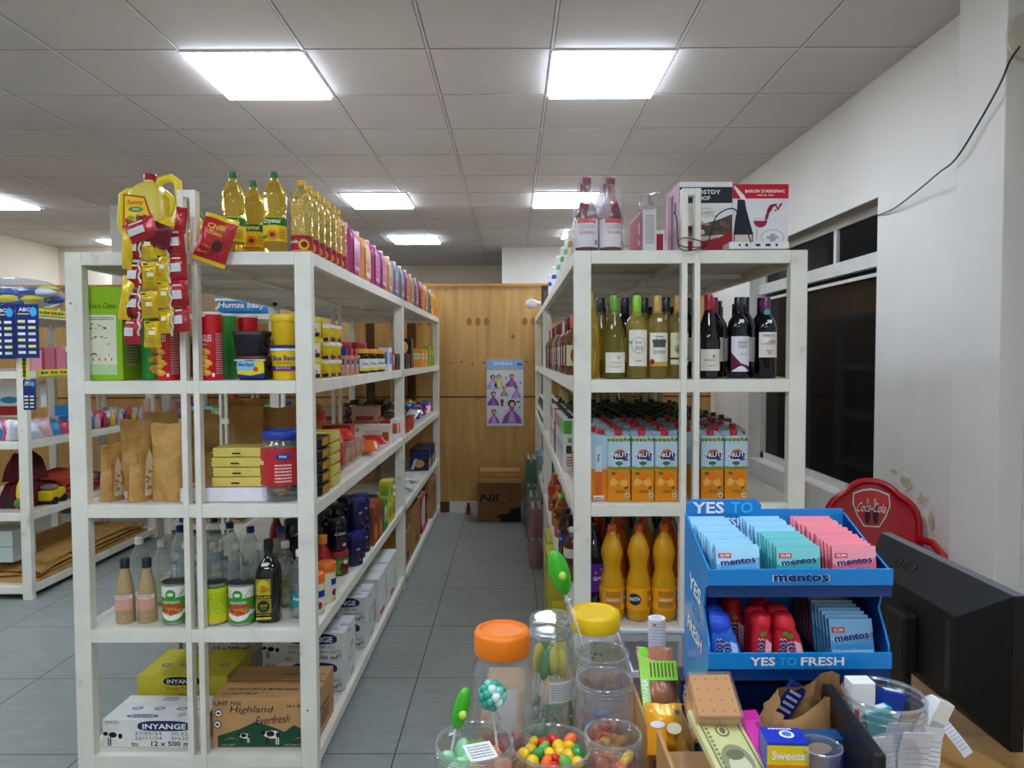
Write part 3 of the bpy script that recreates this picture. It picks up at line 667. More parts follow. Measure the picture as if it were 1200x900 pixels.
for k, (x, y) in enumerate(((-.90, 3.74), (-.86, 3.95), (-.93, 4.18))):
    put('redlid', mk_jar('coffee_jar', .05, .13, m('2a1a16', 'dark'), m('a51a26', 'plastic'), .032), (x, y, Z4), f'dark jar with domed red lid behind the spread jars, {ORD[k]} from the front', 'jar', 'red-lidded jars')
def two(c2, u0=.2, v0=.3, v1=.8):
    def f(w_, h_):
        def d(g): 
            for F, ww in ((front(0, -w_[1]/2, 0), w_[0]), (rightf(w_[0]/2, 0, 0), w_[1]), (leftf(-w_[0]/2, 0, 0), w_[1])): g.rect(F, -ww*.35, h_*v0, ww*.35, h_*v1, m(c2), .001); g.fine(F, -ww*.28, h_*(v0+.05), ww*.28, h_*(v0+.25), m('55504a'), 3)
        return d
    return f
def simple(key, nm, w_, d_, h_, c1, c2, loc, lb, cat, grp=None, rz=0, kind='paper', v=(.3, .8)):
    put(key, mk_box(nm, w_, d_, h_, m(c1, kind), two(c2, .2, *v)((w_, d_), h_)), loc, lb, cat, grp, rz)
simple('wb1', 'baking_box', .06, .10, .135, 'e8ecef', '5d9ad0', (-.745, 4.16, Z4), 'white carton with blue print between the spread jars and the middle post', 'box')
simple('wb2', 'baking_box', .05, .06, .115, 'd42a34', 'e8e4e0', (-.74, 4.28, Z4), 'narrow red and white carton beside the middle post', 'box')
for k in range(2): simple('bt1', 'tea_tin', .07, .075, .10, '1d1d20', '3b3f40', (-.748, 4.38+.09*k, Z4), f'black and grey tea tin before the middle post, {["nearer", "farther"][k]} one', 'tin', 'black tea tins', kind='gloss')
for k in range(2): simple('bt2', 'tea_tin', .07, .10, .10, '17181a', '2a3a40', (-.748, 4.78+.12*k, Z4), f'black tin just past the middle post, {["nearer", "farther"][k]} one', 'tin', 'black tins past the post', kind='gloss')
simple('wb3', 'storage_carton', .22, .3, .13, '9a8468', 'b8a283', (-1.05, 4.95, Z4), 'grey-brown carton deep on the fourth shelf behind the jars', 'box')
def dr_pop(g): 
    F = front(0, -.06, 0); g.rect(F, -.04, .02, .04, .05, m('e0742c'), .001); g.disc(F, .012, .15, .03, .045, m('e4c184'), .001, 14); g.disc(F, .014, .095, .033, .018, m('b81c28'), .0014, 14)
put('bigblk', mk_box('cracker_box', .13, .12, .215, m('18161a', 'gloss'), dr_pop), (-.80, 5.22, Z4), 'tall black carton with a pale bread picture past the middle post', 'box')
for k in range(2): simple('or1', 'cereal_box', .075, .19, .145, 'e39a26', 'e8e2cc', (-.752, 5.68+.22*k, Z4), f'orange-yellow carton near the far end, {["nearer", "farther"][k]} one', 'box', 'orange-yellow cartons', v=(.45, .75))
for k in range(2): simple('gn1', 'cereal_box', .075, .19, .17, '93a32c', 'b8c25c', (-.752, 6.16+.24*k, Z4), f'olive green carton at the far end of the fourth shelf, {["nearer", "farther"][k]} one', 'box', 'olive green cartons')
def mk_frag():
    return MB().pouch(.06, .11, .02, m('b8703c', 'foil'), seed=4).build('snack_packet')
for k, (x, y) in enumerate(((-.905, 2.74), (-.87, 2.80), (-1.0, 2.98))): put('frag', mk_frag, (x, y, Z4+.0), f'brown snack pouch in the gap between tubs and bucket, {ORD[k]} back', 'packet', 'brown pouches behind the tubs', rz=.3*k)
R = random.Random(12)
for k in range(6):
    simple('bb%d' % (k % 2), 'stock_carton', .11, .10, .15+.02*(k % 2), ['8a4a2a', 'a07b42'][k % 2], ['d6b47a', '5a2a1a'][k % 2], (-1.42+.11*(k % 3), 3.0+.45*(k//3)+.03*k, Z4), f'brown carton deep behind the chips tubes, {ORD[k]} of the huddle', 'box', 'brown cartons behind the chips')

# ================= left rack, third shelf
Z3 = LV[2]+.001
def mk_kraft(win, w_=.125, h_=.265, t=.07):
    def f():
        r = E('paper_pouch'); n = 8
        g = MB().pouch(w_, h_, t, KRAFT, KRAFT, crimp=.10, flatbot=True, nu=8, nv=12, seed=2); g.build('pouch', r)
        if win:
            g = MB(); wn = m('d9c7a0', 'gloss'); F = front(0, -t/2-.002, 0)
            g.poly(F, [(-w_*.22, .02), (w_*.22, .02), (w_*.14, h_*.62), (0, h_*.78), (-w_*.14, h_*.62)], wn, .004); R = random.Random(3)
            for k in range(26): g.disc(F, R.uniform(-w_*.17, w_*.17), R.uniform(.025, h_*.5), .0075, .006, m(R.choice(['c9ae7c', 'e0cda0', '9a7c4c'])), .0046+.0001*k, 7)
            g.build('window', r)
        return r
    return f
KP = [(-1.478, 2.60, 1, .78, 1.25, 'small windowed kraft pouch of nuts at the left post'), (-1.485, 2.80, 0, 1.05, .1, 'tall kraft pouch behind the leftmost small pouch'), (-1.43, 2.68, 1, .75, 1.9, 'kraft pouch turned edge-on with a dark filling'),
      (-1.365, 2.60, 1, .92, 1.2, 'windowed kraft pouch of nuts left of the big plain one'), (-1.265, 2.60, 0, 1.06, -.06, 'big plain kraft pouch standing at the shelf front'), (-1.50, 3.02, 0, 1.1, .2, 'kraft pouch at the back left, only its top showing'),
      (-1.36, 3.06, 0, 1.12, -.2, 'kraft pouch in the back row behind the big plain one'), (-1.255, 2.86, 0, 1.1, .15, 'kraft pouch half hidden behind the middle posts, nearer one'), (-1.14, 3.04, 0, 1.18, -.1, 'kraft pouch behind the yellow packs, leftmost of three'),
      (-1.21, 3.22, 0, 1.26, .3, 'kraft pouch farthest back behind the middle posts'), (-1.03, 3.12, 0, 1.14, .25, 'kraft pouch behind the yellow packs, middle of three'), (-.93, 3.22, 0, 1.16, -.3, 'kraft pouch behind the yellow packs, rightmost of three')]
for k, (x, y, wn, s_, a, lb) in enumerate(KP): put('kr%d' % wn, mk_kraft(wn), (x, y, Z3), lb, 'pouch', 'kraft paper pouches on the third shelf', rz=a, sc=(s_, s_, s_))
def dr_tray(g): g.rect(topf(0, 0, .05), -.13, -.08, .13, .08, m('cf9c86'), .001); g.fine(topf(0, 0, .05), -.12, -.07, .11, .07, m('e8c8b8'), 6, .0015)
put('tray', mk_box('white_tray', .31, .19, .05, m('e9e9ec'), dr_tray), (-1.05, 2.645, Z3), 'flat white box under the yellow packs', 'box', rz=.04)
def mk_ypack():
    r = E('noodle_pack'); MB().box(-.095, .095, -.06, .06, .001, .034, m('e6d067', 'foil')).box(-.107, -.095, -.05, .05, .013, .016, m('e6d067', 'foil')).build('wrapper', r, bev=.009)
    g = MB(); F = front(0, -.066, 0); g.rect(F, -.02, .012, .01, .018, BLK, .0062); g.build('printing', r); return r
for k in range(4): put('yp', mk_ypack, (-1.0+.006*(k % 2), 2.625, Z3+.052+.036*k), f'pale yellow wrapped pack, {["bottom", "second from bottom", "third from bottom", "top"][k]} of the stack left of the cookie jar', 'packet', 'pale yellow packs stacked on the white box')
g = MB().box(-.07, .09, -.062, .05, 0, .024, m('141416', 'gloss'))
def mk_cookie():
    r = E('cookie_jar')
    MB().lathe([(.062, 0), (.070, .008), (.072, .03), (.070, .06), (.072, .09), (.072, .19), (.066, .212), (.060, .220), (.060, .232)], m('dfe3e6', 'clear'), 28, cap='bottom').build('jar_shell', r)
    MB().lathe([(.064, .226), (.066, .23), (.066, .25), (.060, .256), (.052, .256), (.050, .251)], m('1c3aa0', 'plastic'), 28).build('lid', r)
    g = MB(); F = Cyl(.0725, .06); g.rect(F, -.19, 0, .19, .135, m('c22a2e', 'gloss'), .001); g.disc(F, .03, .105, .028, .014, m('23408c'), .0016); g.text(F, 'Ruby', .03, .105, .012, WHT, .0022)
    g.text(F, 'Cookie', -.075, .085, .022, m('f2e8dc'), .0016, w=.06); g.fine(F, .0, .01, .06, .08, m('eccaca'), 6, .0016); g.disc(F, -.085, .03, .025, .025, m('dd9a4e'), .0018, 14)
    g.build('label', r)
    g = MB(); R = random.Random(4)
    for k in range(22):
        a = k*2.4; rr = .036 if k % 3 else .012; g.lathe([(.0, -.005), (.022, -.004), (.024, 0), (.02, .005), (0, .006)], m(['c98d4c', 'b9793a', 'd8a566'][k % 3], 'matte'), 12, T=Matrix.Translation((rr*math.cos(a), rr*math.sin(a), .02+.009*k)) @ Euler((R.uniform(-.5, .5), R.uniform(-.5, .5), 0)).to_matrix().to_4x4())
    o = g.build('cookies', r); o['kind'] = 'stuff'; return r
put('cookie', mk_cookie, (-.853, 2.60, Z3), 'clear jar of cookies with blue lid and red label', 'jar')
def mk_bpk(c1, c2):
    def f():
        r = E('biscuit_pack'); MB().box(-.075, .075, -.065, .065, 0, .043, m(c1, 'foil')).build('wrapper', r, bev=.008)
        g = MB(); F = rightf(.075, 0, 0); g.rect(F, -.05, .008, .05, .036, m(c2, 'foil'), .001); g.build('end_panel', r); return r
    return f
for j, (y, c1, c2, nm) in enumerate(((2.70, '131214', 'c98a26', 'black biscuit pack with amber end'), (2.87, 'ddc94e', 'e8d98c', 'pale yellow biscuit pack'))):
    for k in range(5):
        put('bp%d' % j, mk_bpk(c1, c2), (-.79, y, Z3+.045*k), f'{nm} right of the front post, {["bottom", "second", "third", "fourth", "top"][k]} of its stack', 'packet', nm+'s')
RP = [(-.78, 3.06, .0, 'd01c28', 'crumpled red snack bag beside the yellow biscuit packs'), (-.80, 3.20, .0, 'b85a44', 'dull red snack bag behind the crumpled one')]
def mk_bag(c, c2=None, w_=.13, h_=.17, t=.06):
    return lambda: MB().pouch(w_, h_, t, m(c, 'foil'), m(c2 or c, 'foil'), seed=hash(c) % 50 if 0 else int(c[:2], 16) % 50).build('snack_bag')
for k, (x, y, z, c, lb) in enumerate(RP): put('bag'+c, mk_bag(c), (x, y, Z3), lb, 'packet', rz=1.3)
for k in range(4): put('clr', lambda: MB().pouch(.13, .12, .05, m('efe6de', 'film'), seed=8).blob((0, 0, .05), .035, m('c08a62', 'matte'), j=.3, sc=(1.3, .5, 1)).build('clear_packet'), (-.79, 3.32+.10*k, Z3+.0), f'clear packet of brown snacks along the third shelf edge, {ORD[k]} from the front', 'packet', 'clear snack packets', rz=1.4)
for k, (x, y, z, c, a) in enumerate(((-.85, 3.08, .225, 'd63a2a', .3), (-.79, 3.40, .11, 'd8321e', .5), (-.77, 3.80, .0, 'e2721e', .2), (-.78, 3.95, .0, 'e2641c', .9), (-.77, 4.10, .0, 'cf1f2a', .4), (-.92, 3.95, .0, 'c81f26', 1.1))):
    put('rb'+c, mk_bag(c, None, .12, .16, .04), (x, y-.08, Z3+z+.026), f'{"orange" if c[0] == "e" else "red"} snack bag lying on the third shelf, {ORD[k]} counting back in its heap', 'packet', 'red and orange snack bags', rot=(-1.35, 0, a))
def dr_bis(g, w_=.23, h_=.11, d_=.1):
    F = front(0, -d_/2, 0); g.disc(F, -w_*.40+.012, h_*.75, .012, .010, m('d98a2c'), .001); g.rect(F, w_*.30, h_*.12, w_*.47, h_*.62, m('a85222'), .001); g.fine(F, -w_*.2, h_*.3, w_*.25, h_*.75, m('b9a494'), 4); g.rect(topf(0, 0, h_), -w_*.45, -d_*.4, w_*.45, d_*.4, m('d9cdbc'), .001)
def dr_red(g): F = front(0, -.05, 0); g.rect(F, .045, .012, .085, .062, m('ddd8d4'), .001); g.rect(F, .052, .02, .078, .052, m('4a4a4a'), .0014); g.fine(F, -.08, .02, .02, .06, m('d8746a'), 4)
put('longr', mk_box('biscuit_box', .225, .10, .083, m('b81f26', 'gloss'), dr_red), (-.955, 3.72, Z3+.085), 'long red biscuit box behind the black and yellow packs', 'box')
put('longo', mk_box('biscuit_box', .225, .12, .084, m('b9744c'), None), (-.955, 3.72, Z3), 'tan biscuit box underneath the long red one', 'box')
put('longw', mk_box('biscuit_box', .23, .10, .11, m('e6d9c8', 'gloss'), dr_bis), (-.858, 4.32, Z3), 'long white biscuit box with orange cookie picture beside the aisle edge', 'box')
for k, (x, y, z) in enumerate(((-1.22, 4.74, 0), (-1.22, 4.74, .097), (-.98, 4.74, .0), (-.98, 4.74, .097), (-1.42, 4.74, 0), (-1.42, 4.74, .097))):
    simple('pk%d' % (z > 0), 'biscuit_box', .17, .12, .095, 'c9a494' if z else 'c27a54', 'b82a30' if z else 'b8542c', (x, y, Z3+z+.001), f'pinkish biscuit box deep on the third shelf, {ORD[k]} of six', 'box', 'pinkish biscuit boxes', v=(.05, .35))
for k in range(3): put('redb', mk_box('biscuit_box', .16, .10, .09, m('c22428', 'gloss'), None), (-.80, 4.78+.16*k, Z3+.001+.06*(k % 2)*0), f'red box past the middle post on the third shelf, {ORD[k]} from the front', 'box', 'red boxes past the post')
for k in range(3): simple('whb', 'biscuit_box', .05, .07, .13, 'ece8e4', 'd8622a', (-.745, 4.50+.10*k if k else 4.49, Z3), f'slim white and orange carton at the shelf edge by the post, {ORD[k]} one', 'box', 'slim white and orange cartons')
R = random.Random(31)
cs = ['c8202e', 'e8e4e8', '2a6fa8', 'e2a51c', '8a1c6a', '3a9a5a', 'd8d4cc', '4aa8c8']
BC = ['red', 'white', 'blue', 'yellow', 'purple', 'green', 'grey', 'light blue']
for k in range(22):
    c = cs[(k*3) % 8]; y = 5.25 + 1.35*(k//2)/11; x = -.79-.15*(k % 2)
    put('sb'+c, mk_bag(c, None, .12, .17, .045), (x, y, Z3+.03+.012*(k % 3)), f'{BC[(k*3) % 8]} snack bag in the far third-shelf heap, {ORD[k//2]} pair from the front', 'packet', 'bright snack bags in the far heap', rot=(-1.0+R.uniform(-.2, .2), R.uniform(-.15, .15), R.uniform(-.4, .4)), sc=(.85, .8, .8))
cs = ['3a2a28', '24303c', '5a2a2c', '2c3a30', '4a3a34', '2a4a5a']
for k in range(60):
    c = cs[k % 6]; R2 = random.Random(k)
    put('db'+c, mk_bag(c, None, .11, .13, .04), (-1.47+.115*(k % 6), 5.0+.34*((k//6) % 5)+.17*(k//30), Z3+.024+.055*(k//30)), 'dark sachet in the heap deep on the third shelf', 'packet', 'dark sachets heaped deep on the third shelf', rot=(-1.25+R2.uniform(-.15, .15), R2.uniform(-.1, .1), R2.uniform(-.3, .3)), sc=(.82, .7, .8))
# ================= left rack, second shelf
Z2 = LV[1]+.001
def mk_spice():
    r = E('seasoning_bottle'); MB().lathe([(.032, 0), (.0335, .004), (.0335, .06), (.031, .11), (.024, .155), (.016, .19), (.014, .205)], m('b39a6c', 'gloss'), 18).build('body', r)
    MB().lathe([(.0165, .2), (.0165, .232), (.014, .235)], m('1a1a1c', 'plastic'), 14).build('cap', r)
    g = MB(); F = Cyl(.0335, .05); g.rect(F, -.04, 0, .04, .055, m('d9a18c'), .002); g.rect(F, -.04, .042, .04, .056, m('e9e4da'), .0024); g.fine(F, -.03, .044, .03, .054, m('6a5a50'), 2, .003); g.build('label', r)
    g = MB(); R = random.Random(2)
    for k in range(90): a = R.uniform(-1.7, 1.7); z = R.uniform(.008, .15); q = .0345-(.010*max(0, z-.06)/.09); g.disc(Cyl(q, 0), a*q, z, .0018, .0016, m(R.choice(['7a5c34', 'd8c49a', '5c3f20'])), .0004, 5)
    o = g.build('grains', r); o['kind'] = 'stuff'; return r
put('spice', mk_spice, (-1.43, 2.585, Z2), 'black-capped bottle of brown grains nearest the left corner post', 'bottle', 'black-capped seasoning bottles')
put('spice', mk_spice, (-1.352, 2.59, Z2), 'black-capped bottle of brown grains next to the bean can', 'bottle', 'black-capped seasoning bottles')
def mk_bean(kind):
    def f():
        r = E('food_can'); MB().lathe([(.045, 0), (.0475, .002), (.0475, .006), (.0465, .008), (.0465, .142), (.0475, .144), (.0475, .15), (.0455, .15), (.0455, .144)], [m('b9bcc0', 'metal')], 28, cap='bottom').lathe([(0, .145), (.0455, .145)], m('5a5658', 'metal'), 28, cap=False).build('can_body', r)
        g = MB(); F = Cyl(.0465, .009)
        if kind:
            g.rect(F, -.146, 0, .146, .132, m('eceadc'), .0006); g.rect(F, -.075, .045, .075, .092, m('4d9a30'), .001); g.rect(F, -.04, .0, .146, .03, m('4d9a30'), .001); g.disc(F, .0, .102, .018, .019, m('3c8f38'), .0016, 18); g.disc(F, 0, .103, .011, .007, m('dfeccc'), .002)
            g.text(F, 'HARICOTS BLANCS', 0, .075, .008, WHT, .0016, w=.062); g.rect(F, -.045, .056, .045, .067, m('c8441e'), .0014); g.disc(F, .002, .042, .042, .034, m('f0eee8'), .0018, 18, PI, 2*PI); g.disc(F, .002, .042, .040, .013, m('d88a4a'), .0022, 18)
            R = random.Random(1)
            for k in range(40): a = R.uniform(0, 6.28); q = R.uniform(0, 1)**.5; g.disc(F, .002+.036*q*math.cos(a), .043+.011*q*math.sin(a), .0038, .0028, m(R.choice(['c8401c', 'e27a34', 'b4341a'])), .0026+.00005*k, 6)
            for s_ in (-1, 1):
                for k in range(5): g.disc(F, s_*(.028+.008*k), .100+.006*(k % 3), .005, .002, m('6aa83c'), .0012, 6, rot=k)
        else:
            g.rect(F, -.146, 0, .146, .132, m('3f8f2c'), .0006); g.rect(F, -.045, .02, .085, .125, m('c4d41e'), .001); g.rect(F, -.045, .0, .085, .02, m('d8c81e'), .001); g.fine(F, -.02, .03, .06, .11, m('a8b81c'), 9, .0014)
        g.build('label', r); return r
    return f
put('bean', mk_bean(1), (-1.247, 2.59, Z2), 'can of beans with green and white label left of the middle posts', 'can', 'cans of beans', rz=.05)
put('bean', mk_bean(1), (-.998, 2.58, Z2), 'can of beans with green and white label beside the dark square bottle', 'can', 'cans of beans')
put('lime', mk_bean(0), (-1.098, 2.585, Z2), 'can turned to its plain lime side between the middle posts and bean can', 'can', 'cans of beans')
def mk_olive():
    r = E('olive_oil_bottle'); MB().lathe([(.038, 0), (.043, .006), (.0435, .17), (.040, .195), (.030, .215), (.018, .232), (.0135, .245), (.0135, .275)], m('0e120c', 'dark'), 32, sq=4).build('body', r)
    MB().lathe([(.0175, .262), (.0175, .298), (.015, .30)], m('151515', 'plastic'), 18).build('cap', r)
    g = MB(); F = front(0, -.0436, 0); y_ = m('d6bf2a'); o_ = m('9a8a2c')
    g.rect(F, -.038, .105, .016, .165, o_, .001); g.disc(F, -.011, .135, .022, .026, y_, .0015, 20); g.rect(F, -.033, .108, .011, .135, y_, .0015); g.disc(F, -.011, .13, .010, .012, m('c07c1c'), .002); g.text(F, 'OLIO', -.011, .098, .008, y_, .001, w=.05)
    g.rect(F, -.038, .04, .016, .092, o_, .001); g.disc(F, -.011, .064, .022, .022, m('1c2a12'), .0016, 14); g.text(F, 'OLIVE', -.011, .067, .008, y_, .002, w=.026); g.disc(F, -.011, .056, .012, .005, m('4a6a24'), .002); g.text(F, 'extra virgin', -.011, .033, .006, y_, .001, w=.05); g.rect(F, -.038, .016, .016, .024, y_, .001)
    g.rect(Flat((0, -.031, .207), (1, 0, 0), (0, .5, 1)), -.018, 0, .004, .013, m('e9d8cc'), .004); g.build('label', r); return r
put('olive', mk_olive, (-.905, 2.60, Z2), 'dark square olive oil bottle with yellow label', 'bottle', rz=.12)
WPROF = [(.034, 0), (.039, .006), (.0385, .05), (.036, .09), (.0385, .12), (.036, .15), (.036, .16), (.030, .185), (.018, .212), (.0135, .222), (.0135, .232)]
def clear_b(cap, lab=None, liquid=None):
    def ex(r):
        if liquid: MB().lathe([(.033, .003), (.0375, .008), (.037, .05), (.0345, .09), (.036, .105)], m(liquid, 'liq'), 18).build('liquid', r)
    def f():
        r = E('water_bottle'); MB().lathe(WPROF, m('e2ece8', 'clear'), 20).build('body', r); MB().lathe([(.0165, .226), (.0165, .25), (.0145, .252)], m(cap, 'plastic'), 14).build('cap', r); ex(r)
        if lab: g = MB(); F = Cyl(.0395, .045); g.rect(F, -.10, 0, .10, .05, m(lab), .0006); g.text(F, 'Aqua', 0, .03, .016, WHT, .0016); g.build('label', r)
        return r
    return f
WB = [(-1.50, 2.82, 'e6e2d4', None, None, 'behind the seasoning bottles'), (-1.39, 2.78, 'd9d4c0', None, 'cfd0a8', 'between the seasoning bottles and bean can'), (-1.285, 2.76, 'd9d4c0', None, 'd8d08c', 'behind the left bean can'), (-1.175, 2.76, 'd9d4c0', None, 'd8d08c', 'behind the middle posts'),
      (-1.08, 2.74, 'e6e2d4', None, None, 'behind the lime can'), (-.985, 2.74, 'e6e2d4', None, 'd6c878', 'behind the right bean can'), (-.895, 2.76, 'e6e2d4', None, 'd6c878', 'behind the olive oil bottle'), (-.80, 2.64, 'f0efec', '2a8f96', None, 'with teal label by the front post'), (-.82, 2.80, 'e6e2d4', '3a7a3c', 'dcd060', 'with green label behind the teal one')]
for k, (x, y, c, lb, lq, wh) in enumerate(WB): put(f'wb{c}{lb}{lq}', clear_b(c, lb, lq), (x, y, Z2), f'clear plastic bottle with pale cap {wh}', 'bottle', 'pale-capped clear bottles')
for k, (x, y) in enumerate(((-1.43, 3.02), (-1.50, 3.2), (-1.33, 3.0), (-1.24, 3.08), (-1.12, 3.0), (-.99, 3.0), (-.88, 3.02), (-1.36, 3.2))):
    put('blucap', clear_b('1c2a7a', 'b9c4cc'), (x, y, Z2), f'clear bottle with navy cap in the rear row, {ORD[k]} of eight', 'bottle', 'navy-capped bottles in the rear')
def mk_ketch(c, cap):
    return mk_bottle('sauce_bottle', [(.03, 0), (.034, .005), (.034, .12), (.028, .15), (.016, .18), (.014, .19)], m(c, 'gloss'), m(cap, 'plastic'), (.018, .19, .225), [(.03, .10, .0343, None, m('e0c49a'), None)])
for k, (x, y) in enumerate(((-1.05, 3.42), (-.94, 3.35), (-.86, 3.4), (-.80, 2.955), (-1.15, 3.42), (-.95, 3.55))): put('ket', mk_ketch('a81a14', 'd8821c'), (x, y, Z2+(.0 if k == 3 else .0)), f'red sauce bottle with orange cap deep on the second shelf, {ORD[k]} of six', 'bottle', 'red sauce bottles')
def mk_mayo():
    r = E('mayonnaise_jar'); MB().lathe([(.031, 0), (.035, .005), (.036, .05), (.036, .115), (.033, .125)], m('e9dfae', 'gloss'), 20).build('jar_body', r); MB().lathe([(.0375, .122), (.0375, .155), (.034, .158)], m('ea741c', 'plastic'), 20).build('lid', r)
    g = MB(); F = Cyl(.036, .02); g.rect(F, -.03, .0, .05, .08, m('e8e4dc'), .0006); g.rect(F, -.005, .05, .04, .075, m('223c8c'), .0012); g.rect(F, .055, 0, .075, .08, m('e2821e'), .0008); g.disc(F, .01, .02, .012, .014, m('a8321c'), .0012); g.build('label', r); return r
put('mayo', mk_mayo, (-.752, 2.655, Z2), 'orange-lidded mayonnaise jar nearest the front post', 'jar', 'orange-lidded jars', rz=.5)
put('mayo', mk_mayo, (-.745, 2.80, Z2), 'orange-lidded mayonnaise jar just beyond the nearest one', 'jar', 'orange-lidded jars', rz=.9)
def ld_gr(g, F): g.rect(F, -.03, .012, .07, .07, m('5d9a34'), .0008); g.disc(F, .045, .035, .024, .028, m('6a1e1c'), .0014, 12); g.disc(F, .05, .06, .012, .010, m('e4d8cc'), .0018, 9)
for k, (x, y, c) in enumerate(((-.845, 3.0, 'a5202a'), (-.79, 3.16, 'b02028'))): put('grj', mk_jar('jam_jar', .05, .085, m('4c6a2a', 'gloss'), m(c, 'plastic'), .022, ld_gr), (x, y, Z2), f'green and red jar with red lid, {["left", "right"][k]} one below the dark coffee jars', 'jar', 'green jars with red lids')
def ld_cf(g, F): g.text(F, 'COFFEE', .0, .075, .012, m('c9ccd8'), .001, w=.05); g.disc(F, .0, .04, .02, .024, m('4a2038'), .0008, 10); g.disc(F, .018, .025, .01, .008, m('c8b8a8'), .0014, 8)
mk_cf = mk_jar('coffee_jar', .042, .115, m('14131c', 'dark'), m('15151f', 'plastic'), .018, ld_cf)
mk_cf2 = mk_jar('coffee_jar', .038, .125, m('1a2350', 'gloss'), m('262a70', 'plastic'), .018, ld_cf, sq=3)
k = 0
for (x, y, z) in ((-.85, 3.0, .11), (-.79, 3.16, .11), (-.88, 3.12, 0), (-.88, 3.12, .136), (-.95, 3.05, 0), (-.95, 3.05, .136), (-.88, 3.24, 0), (-.88, 3.24, .136), (-.97, 3.2, 0), (-.97, 3.2, .136), (-.84, 3.36, 0), (-.84, 3.36, .136), (-.93, 3.48, 0), (-.93, 3.48, .136), (-.85, 3.56, 0), (-.85, 3.56, .136)):
    put('cf', mk_cf, (x, y, Z2+z+.001), f'dark coffee jar {"stacked on another" if z else "on the shelf"}, {ORD[k]} counting back through the cluster', 'jar', 'dark coffee jars on the second shelf', rz=.6); k += 1
for k, (x, y, z) in enumerate(((-.748, 3.30, 0), (-.76, 3.41, 0), (-.76, 3.41, .146), (-.758, 3.52, 0), (-.758, 3.52, .146))):
    put('cf2', mk_cf2, (x, y, Z2+z+.001), f'navy coffee jar at the aisle edge, {"upper" if z else "lower"} level, {ORD[k]} going back', 'jar', 'navy coffee jars at the aisle edge', rz=.8)
def dr_bw(g): F = rightf(.0325, 0, 0); g.disc(F, 0, .06, .03, .04, m('d98a4c'), .001, 9); g.disc(F, .0, .13, .028, .022, m('3a1a14'), .001, 9); F = front(0, -.06, 0); g.rect(F, -.02, .03, .02, .17, m('7a3a20'), .001)
for k in range(2): put('brw', mk_box('cocoa_box', .065, .12, .20, m('9c4a24'), dr_bw), (-.748, 3.67+.14*k, Z2), f'brown cocoa carton at the aisle edge, {["nearer", "farther"][k]} one', 'box', 'brown cocoa cartons')
simple('grn', 'tea_box', .065, .11, .17, '2f8a3c', 'd8dc9a', (-.748, 3.96, Z2), 'green tea carton beyond the brown cocoa cartons', 'box')
for k, (y, z) in enumerate(((4.10, 0), (4.22, 0), (4.16, .125))): simple('yel', 'tea_box', .065, .11, .12, 'd9c93a', '8fae34', (-.748, y, Z2+z+.001), f'yellow and green tea carton, {["nearer lower", "farther lower", "upper"][k]} of three', 'box', 'yellow tea cartons')
for k in range(6): put('dgb', mk_bag('2a6a44', None, .11, .15, .05), (-.79-.12*(k % 2), 4.16+.12*(k//2)+.12, Z2+.035), f'dark green and white bag lying before the middle post, {ORD[k]} of six', 'packet', 'dark green bags', rot=(-1.2, .1*k, 1.2+.2*k))
def mk_wpk():
    r = E('napkin_pack'); MB().pouch(.24, .26, .035, m('e8ecea', 'foil'), T=Euler((-PI/2, 0, 0)).to_matrix().to_4x4(), seed=1).build('wrapper', r, loc=(0, -.13, .02)); g = MB(); F = topf(0, 0, .038)
    for k in range(4): g.disc(F, -.05+.035*k, .02*(k % 2), .02, .014, m('3f9a74'), .003, 9)
    g.build('printing', r); return r
for k, (x, y) in enumerate(((-.86, 4.92), (-.86, 5.2), (-.88, 5.5))): put('wpk', mk_wpk, (x, y+.0, Z2+.006), f'flat white pack with green marks past the middle post, {ORD[k]} from the front', 'packet', 'flat white packs', rz=.3*k)
def dr_ck(g):
    for F, w_ in ((front(0, -.12, 0), .16), (rightf(.08, 0, 0), .24)):
        g.rect(F, -w_*.45, .10, w_*.45, .17, m('20305c'), .001); g.disc(F, 0, .06, w_*.28, .035, m('c79a54'), .0012, 12); g.poly(F, [(-w_*.45, .01), (-w_*.3, .01), (-w_*.1, .1), (-w_*.25, .1)], m('cfd6de'), .0014)
for k in range(2): put('ck', mk_box('cookie_carton', .16, .24, .18, m('1a2038', 'gloss'), dr_ck), (-.80, 6.15+.28*k, Z2), f'dark blue cookie carton at the far end of the second shelf, {["nearer", "farther"][k]} one', 'box', 'dark blue cookie cartons')
simple('cbx', 'stock_carton', .3, .3, .22, 'b48a54', '8a6a3c', (-1.22, 5.6, Z2), 'brown carton deep on the far half of the second shelf', 'box')

